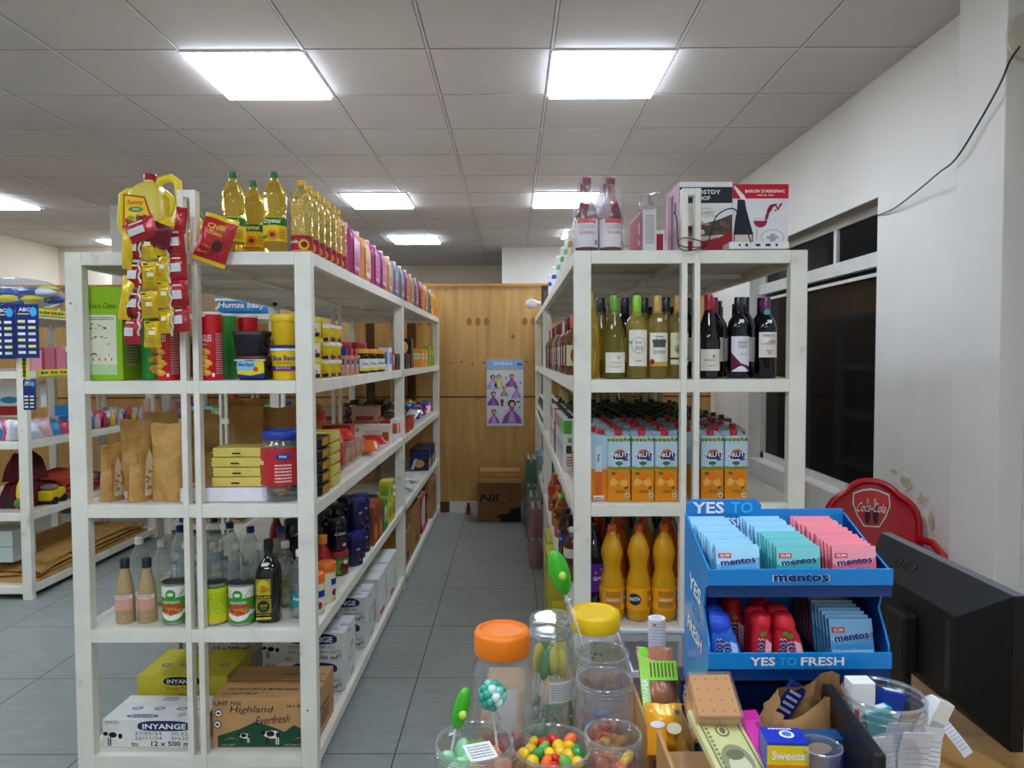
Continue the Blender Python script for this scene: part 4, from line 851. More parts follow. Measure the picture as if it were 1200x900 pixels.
# ================= left rack, bottom shelf
Z1 = LV[0]+.001
nav = m('1d2f5c'); BADGE = [(-1, 0), (-.93, .75), (0, .95), (.93, .75), (1, 0), (.93, -.75), (0, -.95), (-.93, -.75)]
def badge(g, F, u, v, a, b_, mt=nav, txt=True):
    P = [(u + a*math.copysign(abs(math.cos(t))**.6, math.cos(t)), v + b_*math.copysign(abs(math.sin(t))**.7, math.sin(t)) + b_*.35*math.cos(t*.0)*(1-math.cos(t)**2)*.3) for t in [2*PI*i/28 for i in range(28)]]
    g.poly(F, P, mt, .001)
    if txt: g.text(F, 'INYANGE', u, v, b_*1.05, m('eef0ee'), .0016, w=a*1.62)
def cow(g, F, u, v, s, mt=BLK, off=.001):
    wt = m('eceae4')
    g.disc(F, u, v, s*.5, s*.25, wt, off); g.disc(F, u-s*.1, v+s*.05, s*.26, s*.18, mt, off+.0004, 9); g.disc(F, u+s*.36, v-s*.02, s*.14, s*.18, mt, off+.0004, 8); g.disc(F, u-s*.55, v+s*.12, s*.16, s*.13, mt, off+.0004, 8)
    for q in (-.38, -.25, .25, .38): g.rect(F, u+s*q-s*.035, v-s*.62, u+s*q+s*.035, v-s*.12, mt if q < 0 else wt, off+.0002)
def rnd(g, F, u, v, r_, mt): 
    g.disc(F, u, v, r_, r_, mt, .001, 14); g.disc(F, u, v, r_*.78, r_*.78, m('e6e8e4'), .0014, 14); g.rect(F, u-r_*.4, v-r_*.25, u+r_*.4, v+r_*.25, mt, .0018)
def dr_iny(w_, d_, h_):
    def d(g):
        F = front(0, -d_/2, 0); badge(g, F, .045, h_*.77, .10, h_*.19); cow(g, F, -w_*.38, h_*.42, .06)
        g.text(F, '27/05/24', -.015, h_*.51, .0125, m('5f5c58'), .001, w=.10, bold=False); g.text(F, '26/11/24', -.015, h_*.34, .0125, m('5f5c58'), .001, w=.10, bold=False); g.text(F, '00:32', .10, h_*.51, .0125, m('5f5c58'), .001, w=.062, bold=False); g.text(F, 'BN:2007', .115, h_*.34, .0125, m('5f5c58'), .001, w=.088, bold=False)
        g.text(F, '12 x 500 ml', .07, h_*.14, .019, m('2a2c44'), .001, w=.15); rnd(g, F, .155, h_*.2, .010, BLK); g.text(F, 'Made in', -.065, h_*.14, .006, BLK, .001); g.text(F, 'Rwanda', -.065, h_*.08, .006, BLK, .001)
        for k in range(4): g.rect(F, -w_*.47+.013*k, h_*.86, -w_*.47+.010+.013*k, h_*.95, BLK, .001); g.rect(F, -w_*.47+.002+.013*k, h_*.875, -w_*.47+.008+.013*k, h_*.935, WHT, .0014)
        F = topf(0, 0, h_); badge(g, F, -.05, -d_*.36, .058, .011); 
        for k in range(4): g.disc(F, -.10+.085*k, -d_*.05, .021, .013, m('6a6ea0'), .001); g.disc(F, -.10+.085*k, -d_*.05, .015, .008, m('c4c4d4'), .0014)
        for k in (0, 1): rnd(g, F, .09+.04*k, -d_*.3, .013, m('55555c')); rnd(g, F, .06+.04*k, d_*.35, .013, m('55555c'))
        g.fine(F, -.04, d_*.25, .02, d_*.42, m('6a6a7a'), 3); g.rect(F, -w_*.47, d_*.11, w_*.47, d_*.118, m('b8b4a8'), .001)
        F = rightf(w_/2, 0, 0); g.text(F, 'MILK', 0, h_*.8, .012, m('55555c'), .001); rnd(g, F, .02, h_*.2, .013, m('444')) if 0 else rnd(g, F, .02, h_*.2, .013, m('444448')); rnd(g, F, .055, h_*.2, .013, m('444448'))
    return d
put('inyw', mk_box('milk_carton_box', .37, .19, .102, m('e3e2dc'), dr_iny(.37, .19, .102)), (-1.325, 2.65, Z1), 'white INYANGE milk box with printed dates, at the front left of the bottom shelf', 'box', rz=-.02)
def dr_fd(g):
    F = front(0, -.13, 0); badge(g, F, .0, .137, .075, .017, m('16161c')); g.text(F, 'Fruit Drinks', .0, .108, .014, m('a8541c'), .001, w=.12, bold=False, shear=.2)
    for k in range(7): g.disc(F, .0+.018*math.cos(k*.52), .066+.014*math.sin(k*.52), .010, .003, BLK, .001, 8, rot=k*.52)
    F = topf(0, 0, .16); 
    for k in range(4): g.disc(F, -.11+.08*k, -.03, .02, .016, m('6a6c9c'), .001); g.disc(F, -.11+.08*k, -.03, .014, .010, m('c9c48c'), .0014)
    for k in range(2): rnd(g, F, -.03+.045*k, .09, .015, m('5a5a5c'))
put('inyy', mk_box('juice_carton_box', .36, .26, .16, m('ddd041'), dr_fd), (-1.325, 2.92, Z1), 'yellow INYANGE Fruit Drinks box behind the white milk box', 'box')
def dr_hi(g):
    F = front(0, -.135, 0); K = m('2b221c')
    g.text(F, 'UHT', -.155, .166, .017, K, .001, w=.05); g.text(F, 'Milk', -.10, .166, .016, K, .001, w=.042, bold=False, shear=.3); g.text(F, 'Highland', -.045, .14, .032, K, .001, w=.155, bold=False, shear=.3); g.text(F, 'Everfresh', .035, .106, .030, K, .0013, w=.125, bold=False, shear=.3, rot=.08)
    g.text(F, '24 X 500 ml', .125, .155, .011, K, .001, w=.08); rnd(g, F, -.165, .13, .015, K); rnd(g, F, -.17, .088, .015, K)
    gn = m('1f4d33'); g.poly(F, [(-.17, .004), (.182, .004), (.182, .05), (.11, .085), (.075, .06), (.04, .075), (-.03, .098), (-.09, .07), (-.17, .045)], gn, .0008)
    cow(g, F, -.07, .045, .04, BLK, .0014); cow(g, F, .03, .05, .06, BLK, .0014)
    for u in (-.12, .13): g.poly(F, [(u-.03, .028), (u, .036), (u+.03, .028), (u, .040)], m('a8825c'), .0012)
    g.text(F, 'Lait UHT', -.13, .012, .007, m('c9b48c'), .0014, w=.05, bold=False); g.text(F, 'Full Cream Milk', .11, .012, .007, m('c9b48c'), .0014, w=.07, bold=False)
    F = topf(0, 0, .185); g.text(F, 'DO NOT STACK MORE THAN 5 HIGH', .01, -.065, .018, K, .001, w=.33); g.text(F, 'DO NOT DROP', -.10, -.10, .018, K, .001, w=.13); g.text(F, 'STACK MORE THAN 5', .09, .06, .014, K, .001, w=.17, rot=PI); g.rect(F, -.187, -.006, .187, .006, m('a8773f', 'gloss'), .0008)
    F = rightf(.1875, 0, 0); g.text(F, 'Highland', 0, .10, .03, K, .001, w=.13, bold=False, shear=.3); g.fine(F, -.06, .03, .06, .08, K, 3)
put('high', mk_box('milk_carton_box', .375, .27, .185, m('c0935f'), dr_hi), (-.915, 2.685, Z1), 'brown Highland Everfresh UHT milk box on the bottom shelf', 'box')
for k, (x, y, z) in enumerate(((-.90, 3.10, 0), (-.90, 3.10, .126), (-.90, 3.55, 0), (-.90, 3.55, .126), (-1.32, 3.2, 0), (-1.32, 3.2, .126))):
    nm = ['lower box of the stack behind the brown milk box', 'upper box of the stack behind the brown milk box', 'lower box of the second white stack', 'upper box of the second white stack', 'lower box behind the yellow juice box', 'upper box behind the yellow juice box'][k]
    put('inyw2', mk_box('milk_carton_box', .35, .21, .124, m('e0e1de'), dr_iny(.35, .21, .124)), (x, y, Z1+z+.001), 'white milk carton box, '+nm, 'box', 'white milk carton boxes')
def dr_rw(g):
    F = rightf(.12, 0, 0); g.rect(F, -.10, .02, .02, .045, m('c83a3c'), .001); g.rect(F, .06, .05, .075, .2, m('a8b87c'), .001); F = front(0, -.145, 0); g.rect(F, .06, .01, .10, .13, m('b8343c'), .001); F = topf(0, 0, .235); g.rect(F, -.115, -.005, .115, .005, m('c4c2bc'), .001)
for k in range(2): put('rw', mk_box('white_carton', .24, .29, .235, m('e7e6e3'), dr_rw), (-.845, 3.92+.32*k, Z1), f'tall white carton with red side print, {["nearer", "farther"][k]} of two', 'box', 'tall white cartons with red print')
def mk_open(w_, d_, h_, fl=True):
    def f():
        r = E('open_carton'); c = m('a9763f'); t = .006; g = MB(); g.box(-w_/2, w_/2, -d_/2, d_/2, 0, t, c); g.box(-w_/2, w_/2, -d_/2, -d_/2+t, t, h_, c); g.box(-w_/2, w_/2, d_/2-t, d_/2, t, h_, c); g.box(-w_/2, -w_/2+t, -d_/2+t, d_/2-t, t, h_, c); g.box(w_/2-t, w_/2, -d_/2+t, d_/2-t, t, h_, c)
        g.build('carton_body', r); g = MB()
        g.box(w_/2, w_/2+t*.6, -d_/2, d_/2, h_-.13, h_+.003, c); g.build('flap', r); MB().box(-w_/2, w_/2-.02, -d_/2-t, d_/2*.3, h_, h_+.005, c).build('flap', r); g = MB(); F = rightf(w_/2+.004, 0, 0); g.rect(F, -.04, .05, .04, .10, m('4a3420'), .001); g.build('printing', r); return r
    return f
put('open1', mk_open(.26, .34, .24), (-.858, 4.84, Z1), 'open brown carton with dark inside, nearer one by the aisle', 'box', 'open brown cartons')
put('open2', mk_open(.26, .46, .33), (-.858, 5.28, Z1), 'taller open brown carton folded over, farther one by the aisle', 'box', 'open brown cartons')
def mk_wp():
    r = E('plastic_tray'); MB().box(-.02, .02, -.2, .2, 0, .30, m('dfe3ea', 'gloss')).build('panel', r, bev=.01); MB().tube([(.025, -.17, .03), (.025, .17, .03), (.025, .17, .30), (.025, -.17, .30)], .014, m('c2304e', 'plastic'), 8, closed=True).build('rim', r); return r
put('wp', mk_wp, (-.76, 5.78, Z1), 'white plastic pack with pink rim leaning on the bottom shelf', 'tray')
simple('farb', 'stock_carton', .34, .34, .34, 'a87a48', '7a5a34', (-.885, 6.42, Z1), 'brown carton at the far end of the bottom shelf', 'box', v=(.6, .8))

# ================= far left racks
LZ = (.086, .548, .998, 1.439, 1.821)
def mk_sack():
    r = E('sponge_bag'); MB().blob((0, 0, .11), .24, m('c8d2e2', 'film'), sc=(1.25, .8, .45), seg=20, rings=12, j=.06, seed=3).build('bag', r); g = MB(); R = random.Random(5)
    for k in range(16): g.blob((R.uniform(-.2, .2), R.uniform(-.12, .12), R.uniform(.05, .16)), .055, m(['2a4aa0', 'e8d83c', '3358ac', 'dfe4ec'][k % 4], 'matte'), sc=(1.3, .8, .45), j=.12, seed=k)
    g.build('sponges', r); return r
put('sack', mk_sack, (-3.22, 4.62, LZ[4]), 'big clear bag of blue and yellow sponges on the left rack top', 'bag')
put('sack', mk_sack, (-3.62, 5.25, LZ[4]), 'clear bag of sponges at the very left edge on top', 'bag', rz=1.2)
def mk_strp(L):
    def f():
        r = E('price_strip'); MB().box(-L/2, L/2, -.004, 0, 0, .042, m('e6d81e', 'gloss')).build('strip', r); g = MB(); F = front(0, -.004, 0); 
        for k in range(5): u = -L*.42+L*.2*k; g.disc(F, u, .021, .014, .012, m(['1d3c7c', '2a8a3c', 'c8401e', '1d5aa0', '2a8a3c'][k]), .001, 10); g.rect(F, u+.018, .014, u+.018+L*.08, .028, m('3a6a34'), .001)
        g.build('printing', r); return r
    return f
put('strpA', mk_strp(.36), (-3.012, 4.66, LZ[4]-.03), 'yellow shelf label strip below the sponge bag', 'label', rz=PI/2)
put('strpB', mk_strp(.48), (-3.012, 4.74, LZ[3]-.035), 'yellow shelf label strip across the second level of the left rack', 'label', rz=PI/2)
put('strpC', mk_strp(.12), (-3.035, 4.385, LZ[3]+.02), 'short yellow label strip hanging upright on the left rack post', 'label', rot=(0, PI/2, 0))
def mk_card(n=6, w_=.10, h_=.30):
    def f():
        r = E('hanging_card'); MB().box(-w_/2, w_/2, -.003, .0, 0, h_, m('1c2f68', 'gloss')).build('card', r); g = MB(); F = front(0, -.003, 0); g.text(F, 'ABC', -.01, h_*.90, .02, m('cfdcec'), .001, w=w_*.5); g.disc(F, w_*.28, h_*.86, w_*.16, h_*.09, m('3aa0d8'), .0008, 9); g.rect(F, -w_*.4, h_*.81, w_*.1, h_*.83, m('d8c83c'), .001)
        for j in range(n):
            for i in range(2): g.rect(F, -w_*.40+i*w_*.45, h_*.08+j*h_*.115, -w_*.08+i*w_*.45, h_*.13+j*h_*.115, m(['dfe3e8', 'c9d0c4', 'e8dc7c'][(i+j) % 3]), .003)
        g.build('blisters', r); return r
    return f
for k, (px, z) in enumerate(((4, 1.515), (32, 1.52))): put('card', mk_card(), (X(px, 4.35), 4.36, z), f'blue card of small blister packs hanging on the left rack, {["left", "right"][k]} one', 'card', 'hanging blue cards', sc=(1.3, 1, 1.1), rz=.15)
put('card2', mk_card(4, .09, .17), (X(33, 4.36), 4.365, 1.20), 'smaller blue hanging card lower on the left rack post', 'card', sc=(.85, 1, 1.1))
R = random.Random(21)
def mk_mix(c1, c2):
    return lambda: MB().pouch(.10, .13, .05, m(c1, 'foil'), m(c2, 'foil'), seed=3).build('toiletry_pack')
items = [(3, 4.55, .13, 'e8a0b0', 'box'), (3, 4.68, .15, 'c86a7c', 'box'), (3, 4.80, .15, 'd87a8c', 'box'), (3, 4.92, .16, '20242c', 'can'), (3, 5.02, .15, 'c8ccd2', 'can'), (3, 5.15, .12, 'e8e4e4', 'can'), (3, 5.3, .12, 'a8343c', 'box'), (3, 5.5, .12, '4a6aa0', 'box'), (3, 5.7, .11, 'e2ded8', 'box')]
for k, (lv, y, h_, c, ty) in enumerate(items):
    if ty == 'box': put('ti'+c, bx('toiletry_box', .10, .10, h_, m(c, 'gloss')), (-3.10, y, LZ[lv]), f'toiletry box on the left rack above the yellow strip, {ORD[k]} going back', 'box', 'toiletries above the yellow strip')
    else: put('tc'+c, (lambda c, h_: lambda: (lambda r: (MB().lathe([(.03, 0), (.032, .004), (.032, h_*.7), (.022, h_*.78)], m(c, 'gloss'), 16).lathe([(.024, h_*.76), (.024, h_)], m('e9e7e3', 'plastic'), 12).build('can_body', r), MB().rect(Cyl(.032, .02), -.05, 0, .05, h_*.4, m('3a7ac0'), .001).build('label', r), r)[-1])(E('spray_can')))(c, h_), (-3.10, y, LZ[lv]), f'spray can on the left rack above the yellow strip, {ORD[k]} going back', 'can', 'toiletries above the yellow strip')
cc = ['c8ccd4', '2a78c8', 'd84a6a', 'e8e8ec', '3a9ac8', 'c8d4c8', 'e0b0b8', '2a9a8a']
for k in range(26):
    y = 4.57+.108*(k//2); x = -3.09-.12*(k % 2); c = cc[(k*3) % 8]
    put('tp'+c, mk_mix(c, 'd8d8dc'), (x, y, LZ[2]+.002), f'plastic-wrapped toiletry pack, {ORD[k//2]} going back in the {"front" if k % 2 == 0 else "rear"} line of the left rack', 'packet', 'wrapped toiletry packs on the left rack', rot=(-.35, 0, R.uniform(.8, 2.0)), sc=(1, 1, R.uniform(.7, 1.1)))
for k in range(5): put('tq'+cc[k % 4], mk_mix(cc[k % 4], 'd8d8dc'), (X(4+5*k, 4.5), 4.47, LZ[2]+.002), f'plastic-wrapped pack facing the room at the left edge, {ORD[k]} from the left', 'packet', 'wrapped packs at the left edge', rz=.2*k)
put('bluebox', bx('wipes_box', .12, .13, .07, m('2a86d0', 'gloss')), (-3.10, 4.95, LZ[2]+.125), 'blue box lying on the wrapped packs of the left rack', 'box')
for k, (y, z) in enumerate(((4.56, 1.18), (4.60, 1.19))): put('whp', bx('white_carton', .02, .06, .18, m('e4e2dc')), (-3.16, y+.16*k, z), f'pale upright carton deep on the left rack, {["nearer", "farther"][k]} one', 'box', 'pale upright cartons')
# toys, kraft bundles
def mk_toy():
    r = E('toy_truck'); MB().box(-.03, .03, -.07, .07, .02, .075, m('e8c41c', 'plastic')).build('body', r, bev=.01); MB().box(-.028, .028, -.05, .0, .076, .10, m('8a8478', 'plastic')).build('roof', r, bev=.008)
    for x in (-.03, .03):
        for y in (-.045, .045): MB().lathe([(.0, -.006), (.02, -.006), (.02, .006), (0, .006)], BLK, 12, T=Matrix.Translation((x, y, .02)) @ Euler((0, PI/2, 0)).to_matrix().to_4x4()).build('wheel', r)
    return r
put('toy', mk_toy, (-3.10, 4.74, LZ[1]+.0), 'yellow toy truck on the left rack', 'toy', rz=.1, sc=(1.6, 1.3, 1.25))
put('toy2', lambda: (lambda r: (MB().blob((0, 0, .11), .05, m('ead31e', 'plastic'), sc=(.8, .8, 2.0)).build('body', r), MB().blob((0, -.03, .05), .035, m('2f8a3a', 'plastic')).blob((.01, -.045, .035), .02, m('c82a24', 'plastic')).build('wheels', r), r)[-1])(E('toy_figure')), (X(20, 4.48), 4.50, LZ[1]), 'yellow, green and red toy standing by the left rack post', 'toy')
def cloth(name, w_, d_, h_, c, seed, folds=3, mt=None):
    def f():
        R = random.Random(seed); g = MB(); M_ = mt or m(c, 'matte')
        for k in range(folds):
            nx, ny = 14, 10; pts = []; ph = [R.uniform(0, 6) for _ in range(4)]; sx_, sy_ = w_*(1-.06*k*R.random()), d_*(1-.06*k*R.random())
            zt = lambda i, j: h_*(k+1)/folds*(1 - .25*((2*i/nx-1)**6+(2*j/ny-1)**6)) + .05*h_*math.sin(i*.9+ph[0])*math.sin(j*.8+ph[1])
            n = g.add([(-sx_/2+sx_*i/nx, -sy_/2+sy_*j/ny + .01*math.sin(i+ph[2]), zt(i, j)) for j in range(ny+1) for i in range(nx+1)])
            for j in range(ny):
                for i in range(nx): q = n+j*(nx+1)+i; g.face((q, q+1, q+nx+2, q+nx+1), M_, True)
            B = g.add([(-sx_/2+sx_*i/nx, -sy_/2+sy_*j/ny + .01*math.sin(i+ph[2]), h_*k/folds+.002) for j in range(ny+1) for i in range(nx+1)])
            for i in range(nx): g.face((B+i, B+i+1, n+i+1, n+i), M_, True); q = ny*(nx+1)+i; g.face((n+q, n+q+1, B+q+1, B+q), M_, True)
            for j in range(ny): q = j*(nx+1); g.face((n+q, n+q+nx+1, B+q+nx+1, B+q), M_, True); q += nx; g.face((B+q, B+q+nx+1, n+q+nx+1, n+q), M_, True)
        return g.build(name)
    return f
put('redc', cloth('folded_cloth', .34, .45, .16, 'a8402e', 3, 4), (-3.24, 5.05, LZ[1]+.012), 'folded rust red cloth pile on the left rack', 'cloth')
put('marc', cloth('folded_cloth', .16, .22, .34, '5a1c24', 5, 2), (-3.22, 4.66, LZ[1]+.0), 'dark maroon cloth behind the toys on the left rack', 'cloth')
put('redp', cloth('plastic_sheet', .18, .3, .02, 'c84a40', 6, 1), (-3.10, 5.08, LZ[1]), 'flat red plastic pack at the shelf edge of the left rack', 'packet') if 0 else None
put('krs', cloth('paper_bag_stack', .60, 1.35, .13, '', 8, 4, KRAFT), (-3.34, 5.17, LZ[0]), 'wide stack of flat kraft paper bags at the bottom of the left rack', 'bag')
put('krs2', cloth('paper_bag_stack', .5, .5, .12, '', 9, 4, KRAFT), (-2.62, 6.35, LZ[0]+.004), 'kraft paper bags at the bottom of the rear rack', 'bag')
put('grybx', bx('drawer_box', .34, .25, .10, m('c3cbc6', 'gloss'), lambda g: g.rect(front(0, -.125, 0), -.17, .048, .17, .052, m('8a9490'), .001)), (-3.40, 4.56, LZ[0]+.36-.001*0), 'pale grey-green box at the far left edge', 'box') if 0 else None
put('gry', bx('storage_box', .36, .22, .20, m('c3cbc6', 'gloss'), lambda g: g.rect(front(0, -.11, 0), -.18, .096, .18, .102, m('7c8682'), .001)), (-3.36, 4.575, LZ[0]+.136), 'pale grey storage box on the kraft bags at the left edge', 'box')
for k, c in enumerate(('2a2a2e', '5a4a44', '20242a')): put('tm'+c, bx('dark_toy_box', .10, .14, .08, m(c)), (X(8+6*k, 4.6), 4.62-.02*k+.0, LZ[1]+.001), f'dark box at the left edge beside the toys, {ORD[k]} from left', 'box', 'dark boxes beside the toys') if k < 1 else None
put('vhs', bx('picture_box', .15, .03, .24, m('e6e2da', 'gloss'), lambda g: (g.disc(front(0, -.015, 0), 0, .11, .06, .022, m('2a9ac8'), .001), g.rect(front(0, -.015, 0), -.07, .01, .07, .07, m('a8242c'), .001))), (X(9, 4.6), 4.62, LZ[2]+.14), 'white box with blue and red picture at the left edge', 'box')
# rear rack against the plywood
RZ = [z+.001 for z in LV]
put('diaper', lambda: (lambda r: (MB().pouch(.52, .15, .12, m('2f8ad0', 'foil'), seed=2, crimp=.02).build('wrapper', r), (lambda g: (g.text(front(0, -.062, 0), 'Humza baby', -.02, .075, .065, WHT, .006, w=.40, shear=.15), g.rect(front(0, -.062, 0), -.25, .118, .1, .14, WHT, .004), g.build('printing', r)))(MB()), r)[-1])(E('diaper_pack')), (-2.32, 6.22, RZ[4]), 'blue baby diaper pack on top of the rear rack', 'packet')
put('clrbag', lambda: MB().blob((0, 0, .10), .16, m('d8d8d0', 'film'), sc=(1.2, .8, .65), seg=18, rings=10, j=.05).build('clear_bag'), (-2.76, 6.26, RZ[4]), 'clear plastic bag on top of the rear rack', 'bag')
cl = [('d84a90', .16, .14), ('8ac4cc', .28, .10), ('8ab83c', .14, .09), ('b8342c', .09, .2), ('d8cc2c', .14, .16), ('c8826a', .16, .12), ('3a9a3c', .11, .12), ('d8c82c', .09, .11), ('2a3ca8', .11, .14)]
x = -2.90
for k, (c, w_, h_) in enumerate(cl):
    w_ *= .72
    put('rr'+c, bx('sweets_box' if h_ < .13 else 'toiletry_box', w_, .10, h_, m(c, 'gloss'), (lambda w_, h_: lambda g: (g.rect(front(0, -.05, 0), -w_*.35, h_*.3, w_*.35, h_*.6, m('d8d8d4'), .001), g.fine(front(0, -.05, 0), -w_*.3, h_*.35, w_*.3, h_*.55, m('444448'), 2, .0014)))(w_, h_)), (x+w_/2, 6.14, RZ[2]), f'small coloured box on the rear rack, {ORD[k]} from the left', 'box', 'coloured boxes on the rear rack'); x += w_+.006
# things on the left rack seen between the green box and pouches
R = random.Random(77)
cc = ['c8a8b0', '2a3450', '9a2c48', 'd8d4cc', 'c8b43c', 'e8e4e0']
for k in range(14):
    y = 5.22+.05*k
    put('lw'+cc[k % 6], (lambda c: lambda: MB().lathe([(.02, 0), (.022, .003), (.022, .07), (.012, .085), (.012, .11)], m(c, 'gloss'), 12).build('small_bottle'))(cc[k % 6]), (-3.065-.03*(k % 2), y, LZ[2]), f'small bottle on the left rack beyond the corner post, {"front" if k % 2 == 0 else "back"} line, {ORD[k]} going back', 'bottle', 'small bottles on the left rack')
put('pinkc', bx('perfume_box', .04, .06, .18, m('e0b4a8')), (-3.05, 5.96-.04, LZ[2]), 'tall pink carton at the end of the left rack', 'box')
for k in range(10):
    c = ['1c2c5c', 'd8b82c', 'a82430', '3a6a3c', 'c8c4bc'][k % 5]
    put('ly'+c, mk_mix(c, c), (-3.10, 5.34+.065*k, LZ[1]+.002), f'small toy packet low on the left rack beyond the corner post, {ORD[k]} going back', 'packet', 'small toy packets on the left rack', rot=(-.3, 0, 1.4), sc=(.9, .9, .9))
put('plbag', lambda: MB().blob((0, 0, .0), .20, m('c8c4c0', 'film'), sc=(.65, .45, 1.5), seg=16, rings=12, j=.07, seed=4).tube([(0, 0, .28), (0, .03, .44), (0, .09, .5)], .01, m('c8c4c0', 'film'), 6).build('hanging_plastic_bag'), (-2.86, 5.95, 1.28), 'hanging clear plastic bag where the left and rear racks meet', 'bag')
# ================= right rack, top shelf
def mk_gren():
    r = E('bottle_pack'); rd = m('7c0c1c', 'liq')
    for i in (0, 1):
        for j in (0, 1):
            x, y = -.043+.086*i, -.043+.086*j
            b = MB().lathe([(.036, 0), (.0405, .006), (.0405, .125), (.036, .15), (.026, .18), (.016, .205), (.014, .25)], [rd, rd, rd, rd, m('e6c8cc', 'clear'), m('e6c8cc', 'clear')], 22, cx=x, cy=y).build('bottle', r)
            MB().lathe([(.0165, .245), (.0165, .268), (.014, .27)], m('8c1a38', 'plastic'), 14, cx=x, cy=y).build('cap', b)
            g = MB(); F = Cyl(.0405, .018, x, y, .25 if i else -.1); g.rect(F, -.11, 0, .11, .10, m('e9e4e2'), .001); g.rect(F, -.035, .085, .035, .1, m('d8402c'), .0016); g.text(F, 'Grenadine', .0, .052, .012, m('c8302c'), .0016, w=.052, bold=False); g.fine(F, -.03, .065, .03, .08, m('b0a8a4'), 3, .0014); g.rect(F, .03, .008, .045, .026, m('77757c'), .0016); g.build('label', b)
    MB().lathe([(.0865, .0), (.090, .01), (.0895, .12), (.082, .19), (.068, .262), (.060, .275)], m('f2eef2', 'film'), 32, sq=6).build('shrink_wrap', r); return r
put('gren', mk_gren, (.312, 2.625, Z5), 'shrink-wrapped pack of red grenadine bottles on the right rack corner', 'bottle pack', sc=(1, 1, 1.0))
def mk_bf():
    r = E('fruit_box'); MB().box(-.024, .024, -.14, .14, 0, .155, m('d4d0cc')).build('carton_body', r, bev=.001); g = MB(); F = leftf(-.024, 0, 0); g.rect(F, -.135, .004, .135, .15, m('a3143c'), .001); g.text(F, 'BF-S', .07, .075, .035, WHT, .0016, rot=-PI/2); g.rect(F, .118, .004, .122, .15, WHT, .0016)
    F = front(0, -.14, 0); g.fine(F, -.016, .03, .018, .135, m('8a8682'), 16, .001); g.build('printing', r); MB().blob((-.01, -.11, .175), .035, m('e4e0e4', 'film'), sc=(.8, 1.4, .9), j=.3, seed=2).tube([(.005, -.13, .17), (.012, -.135, .2), (.03, -.14, .215)], [.008, .014, .002], m('e4e0e4', 'film'), 6).build('torn_wrap', r); return r
put('bf', mk_bf, (.492, 2.70, Z5), 'tall narrow dark red and white box with torn wrapping on top', 'box')
simple('smred', 'fruit_box', .035, .12, .085, 'e2dcd6', 'a01a3a', (.537, 2.66, Z5), 'small white and dark red box beside the tall one', 'box', v=(.05, .85))
def mk_router():
    r = E('router'); MB().box(-.105, .105, -.045, .045, .004, .030, m('e9e7e4', 'plastic')).build('housing', r, bev=.005); g = MB(); F = front(0, -.045, 0)
    for u, w_ in ((-.07, .006), (-.045, .010), (-.005, .016), (.03, .018), (.06, .008)): g.rect(F, u-w_/2, .013, u+w_/2, .022, m('2a2a2c'), .001)
    g.build('ports', r); return r
put('router', mk_router, (.868, 2.555, Z5), 'white router with cables in front of the wine box', 'router')
def dr_dro(g):
    F = front(0, -.11, 0); W2, H2 = .096, .262; g.rect(F, -W2, .0, W2, H2, m('e6e4df'), .0006); g.rect(F, -W2, .185, W2, .243, m('23232e'), .001); g.text(F, 'DROSTDY', -.005, .225, .015, m('e8e6ea'), .0016, w=.115); g.text(F, 'HOF', -.005, .203, .015, m('e8e6ea'), .0016, w=.04)
    g.text(F, 'CLARET', .0, .150, .012, m('77716c'), .001, w=.062, bold=False); g.text(F, 'DRY RED WINE', .005, .138, .006, m('99938c'), .001, w=.07, bold=False); g.text(F, 'GRANDE', .0, .165, .006, m('99938c'), .001, w=.04, bold=False)
    g.poly(F, [(-W2, .055), (W2, .075), (W2, .145), (.045, .125), (-.03, .105), (-W2, .10)], m('4a4a40'), .001); R = random.Random(7)
    for k in range(26): g.disc(F, R.uniform(-.09, .09), R.uniform(.06, .115), R.uniform(.006, .014), R.uniform(.004, .010), m(R.choice(['a8824a', '6a6a44', 'c8a064', '7a4a34', '3c3c34', 'd8c8a4'])), .0012+.00006*k, 7)
    g.poly(F, [(-W2, 0), (W2, 0), (W2, .085), (.05, .06), (-.02, .045), (-W2, .05)], m('a01e2c'), .0032); g.poly(F, [(-W2, .05), (-.02, .046), (.06, .064), (.0, .066), (-W2, .064)], m('d8b4a8'), .0034)
    F = leftf(-.096, 0, 0); g.rect(F, -.11, 0, .11, .262, m('c49aa8'), .0006); g.rect(F, -.03, .03, .02, .235, m('6a2a44'), .001); g.rect(F, -.08, .0, -.04, .25, m('a8607c'), .001); g.rect(F, .03, .16, .06, .2, m('1c1a22'), .001)
put('dro', mk_box('wine_box', .192, .22, .262, m('e3e0dc'), dr_dro), (.706, 2.72, Z5), 'black and white Drostdy Hof wine box behind the rack loop', 'box')
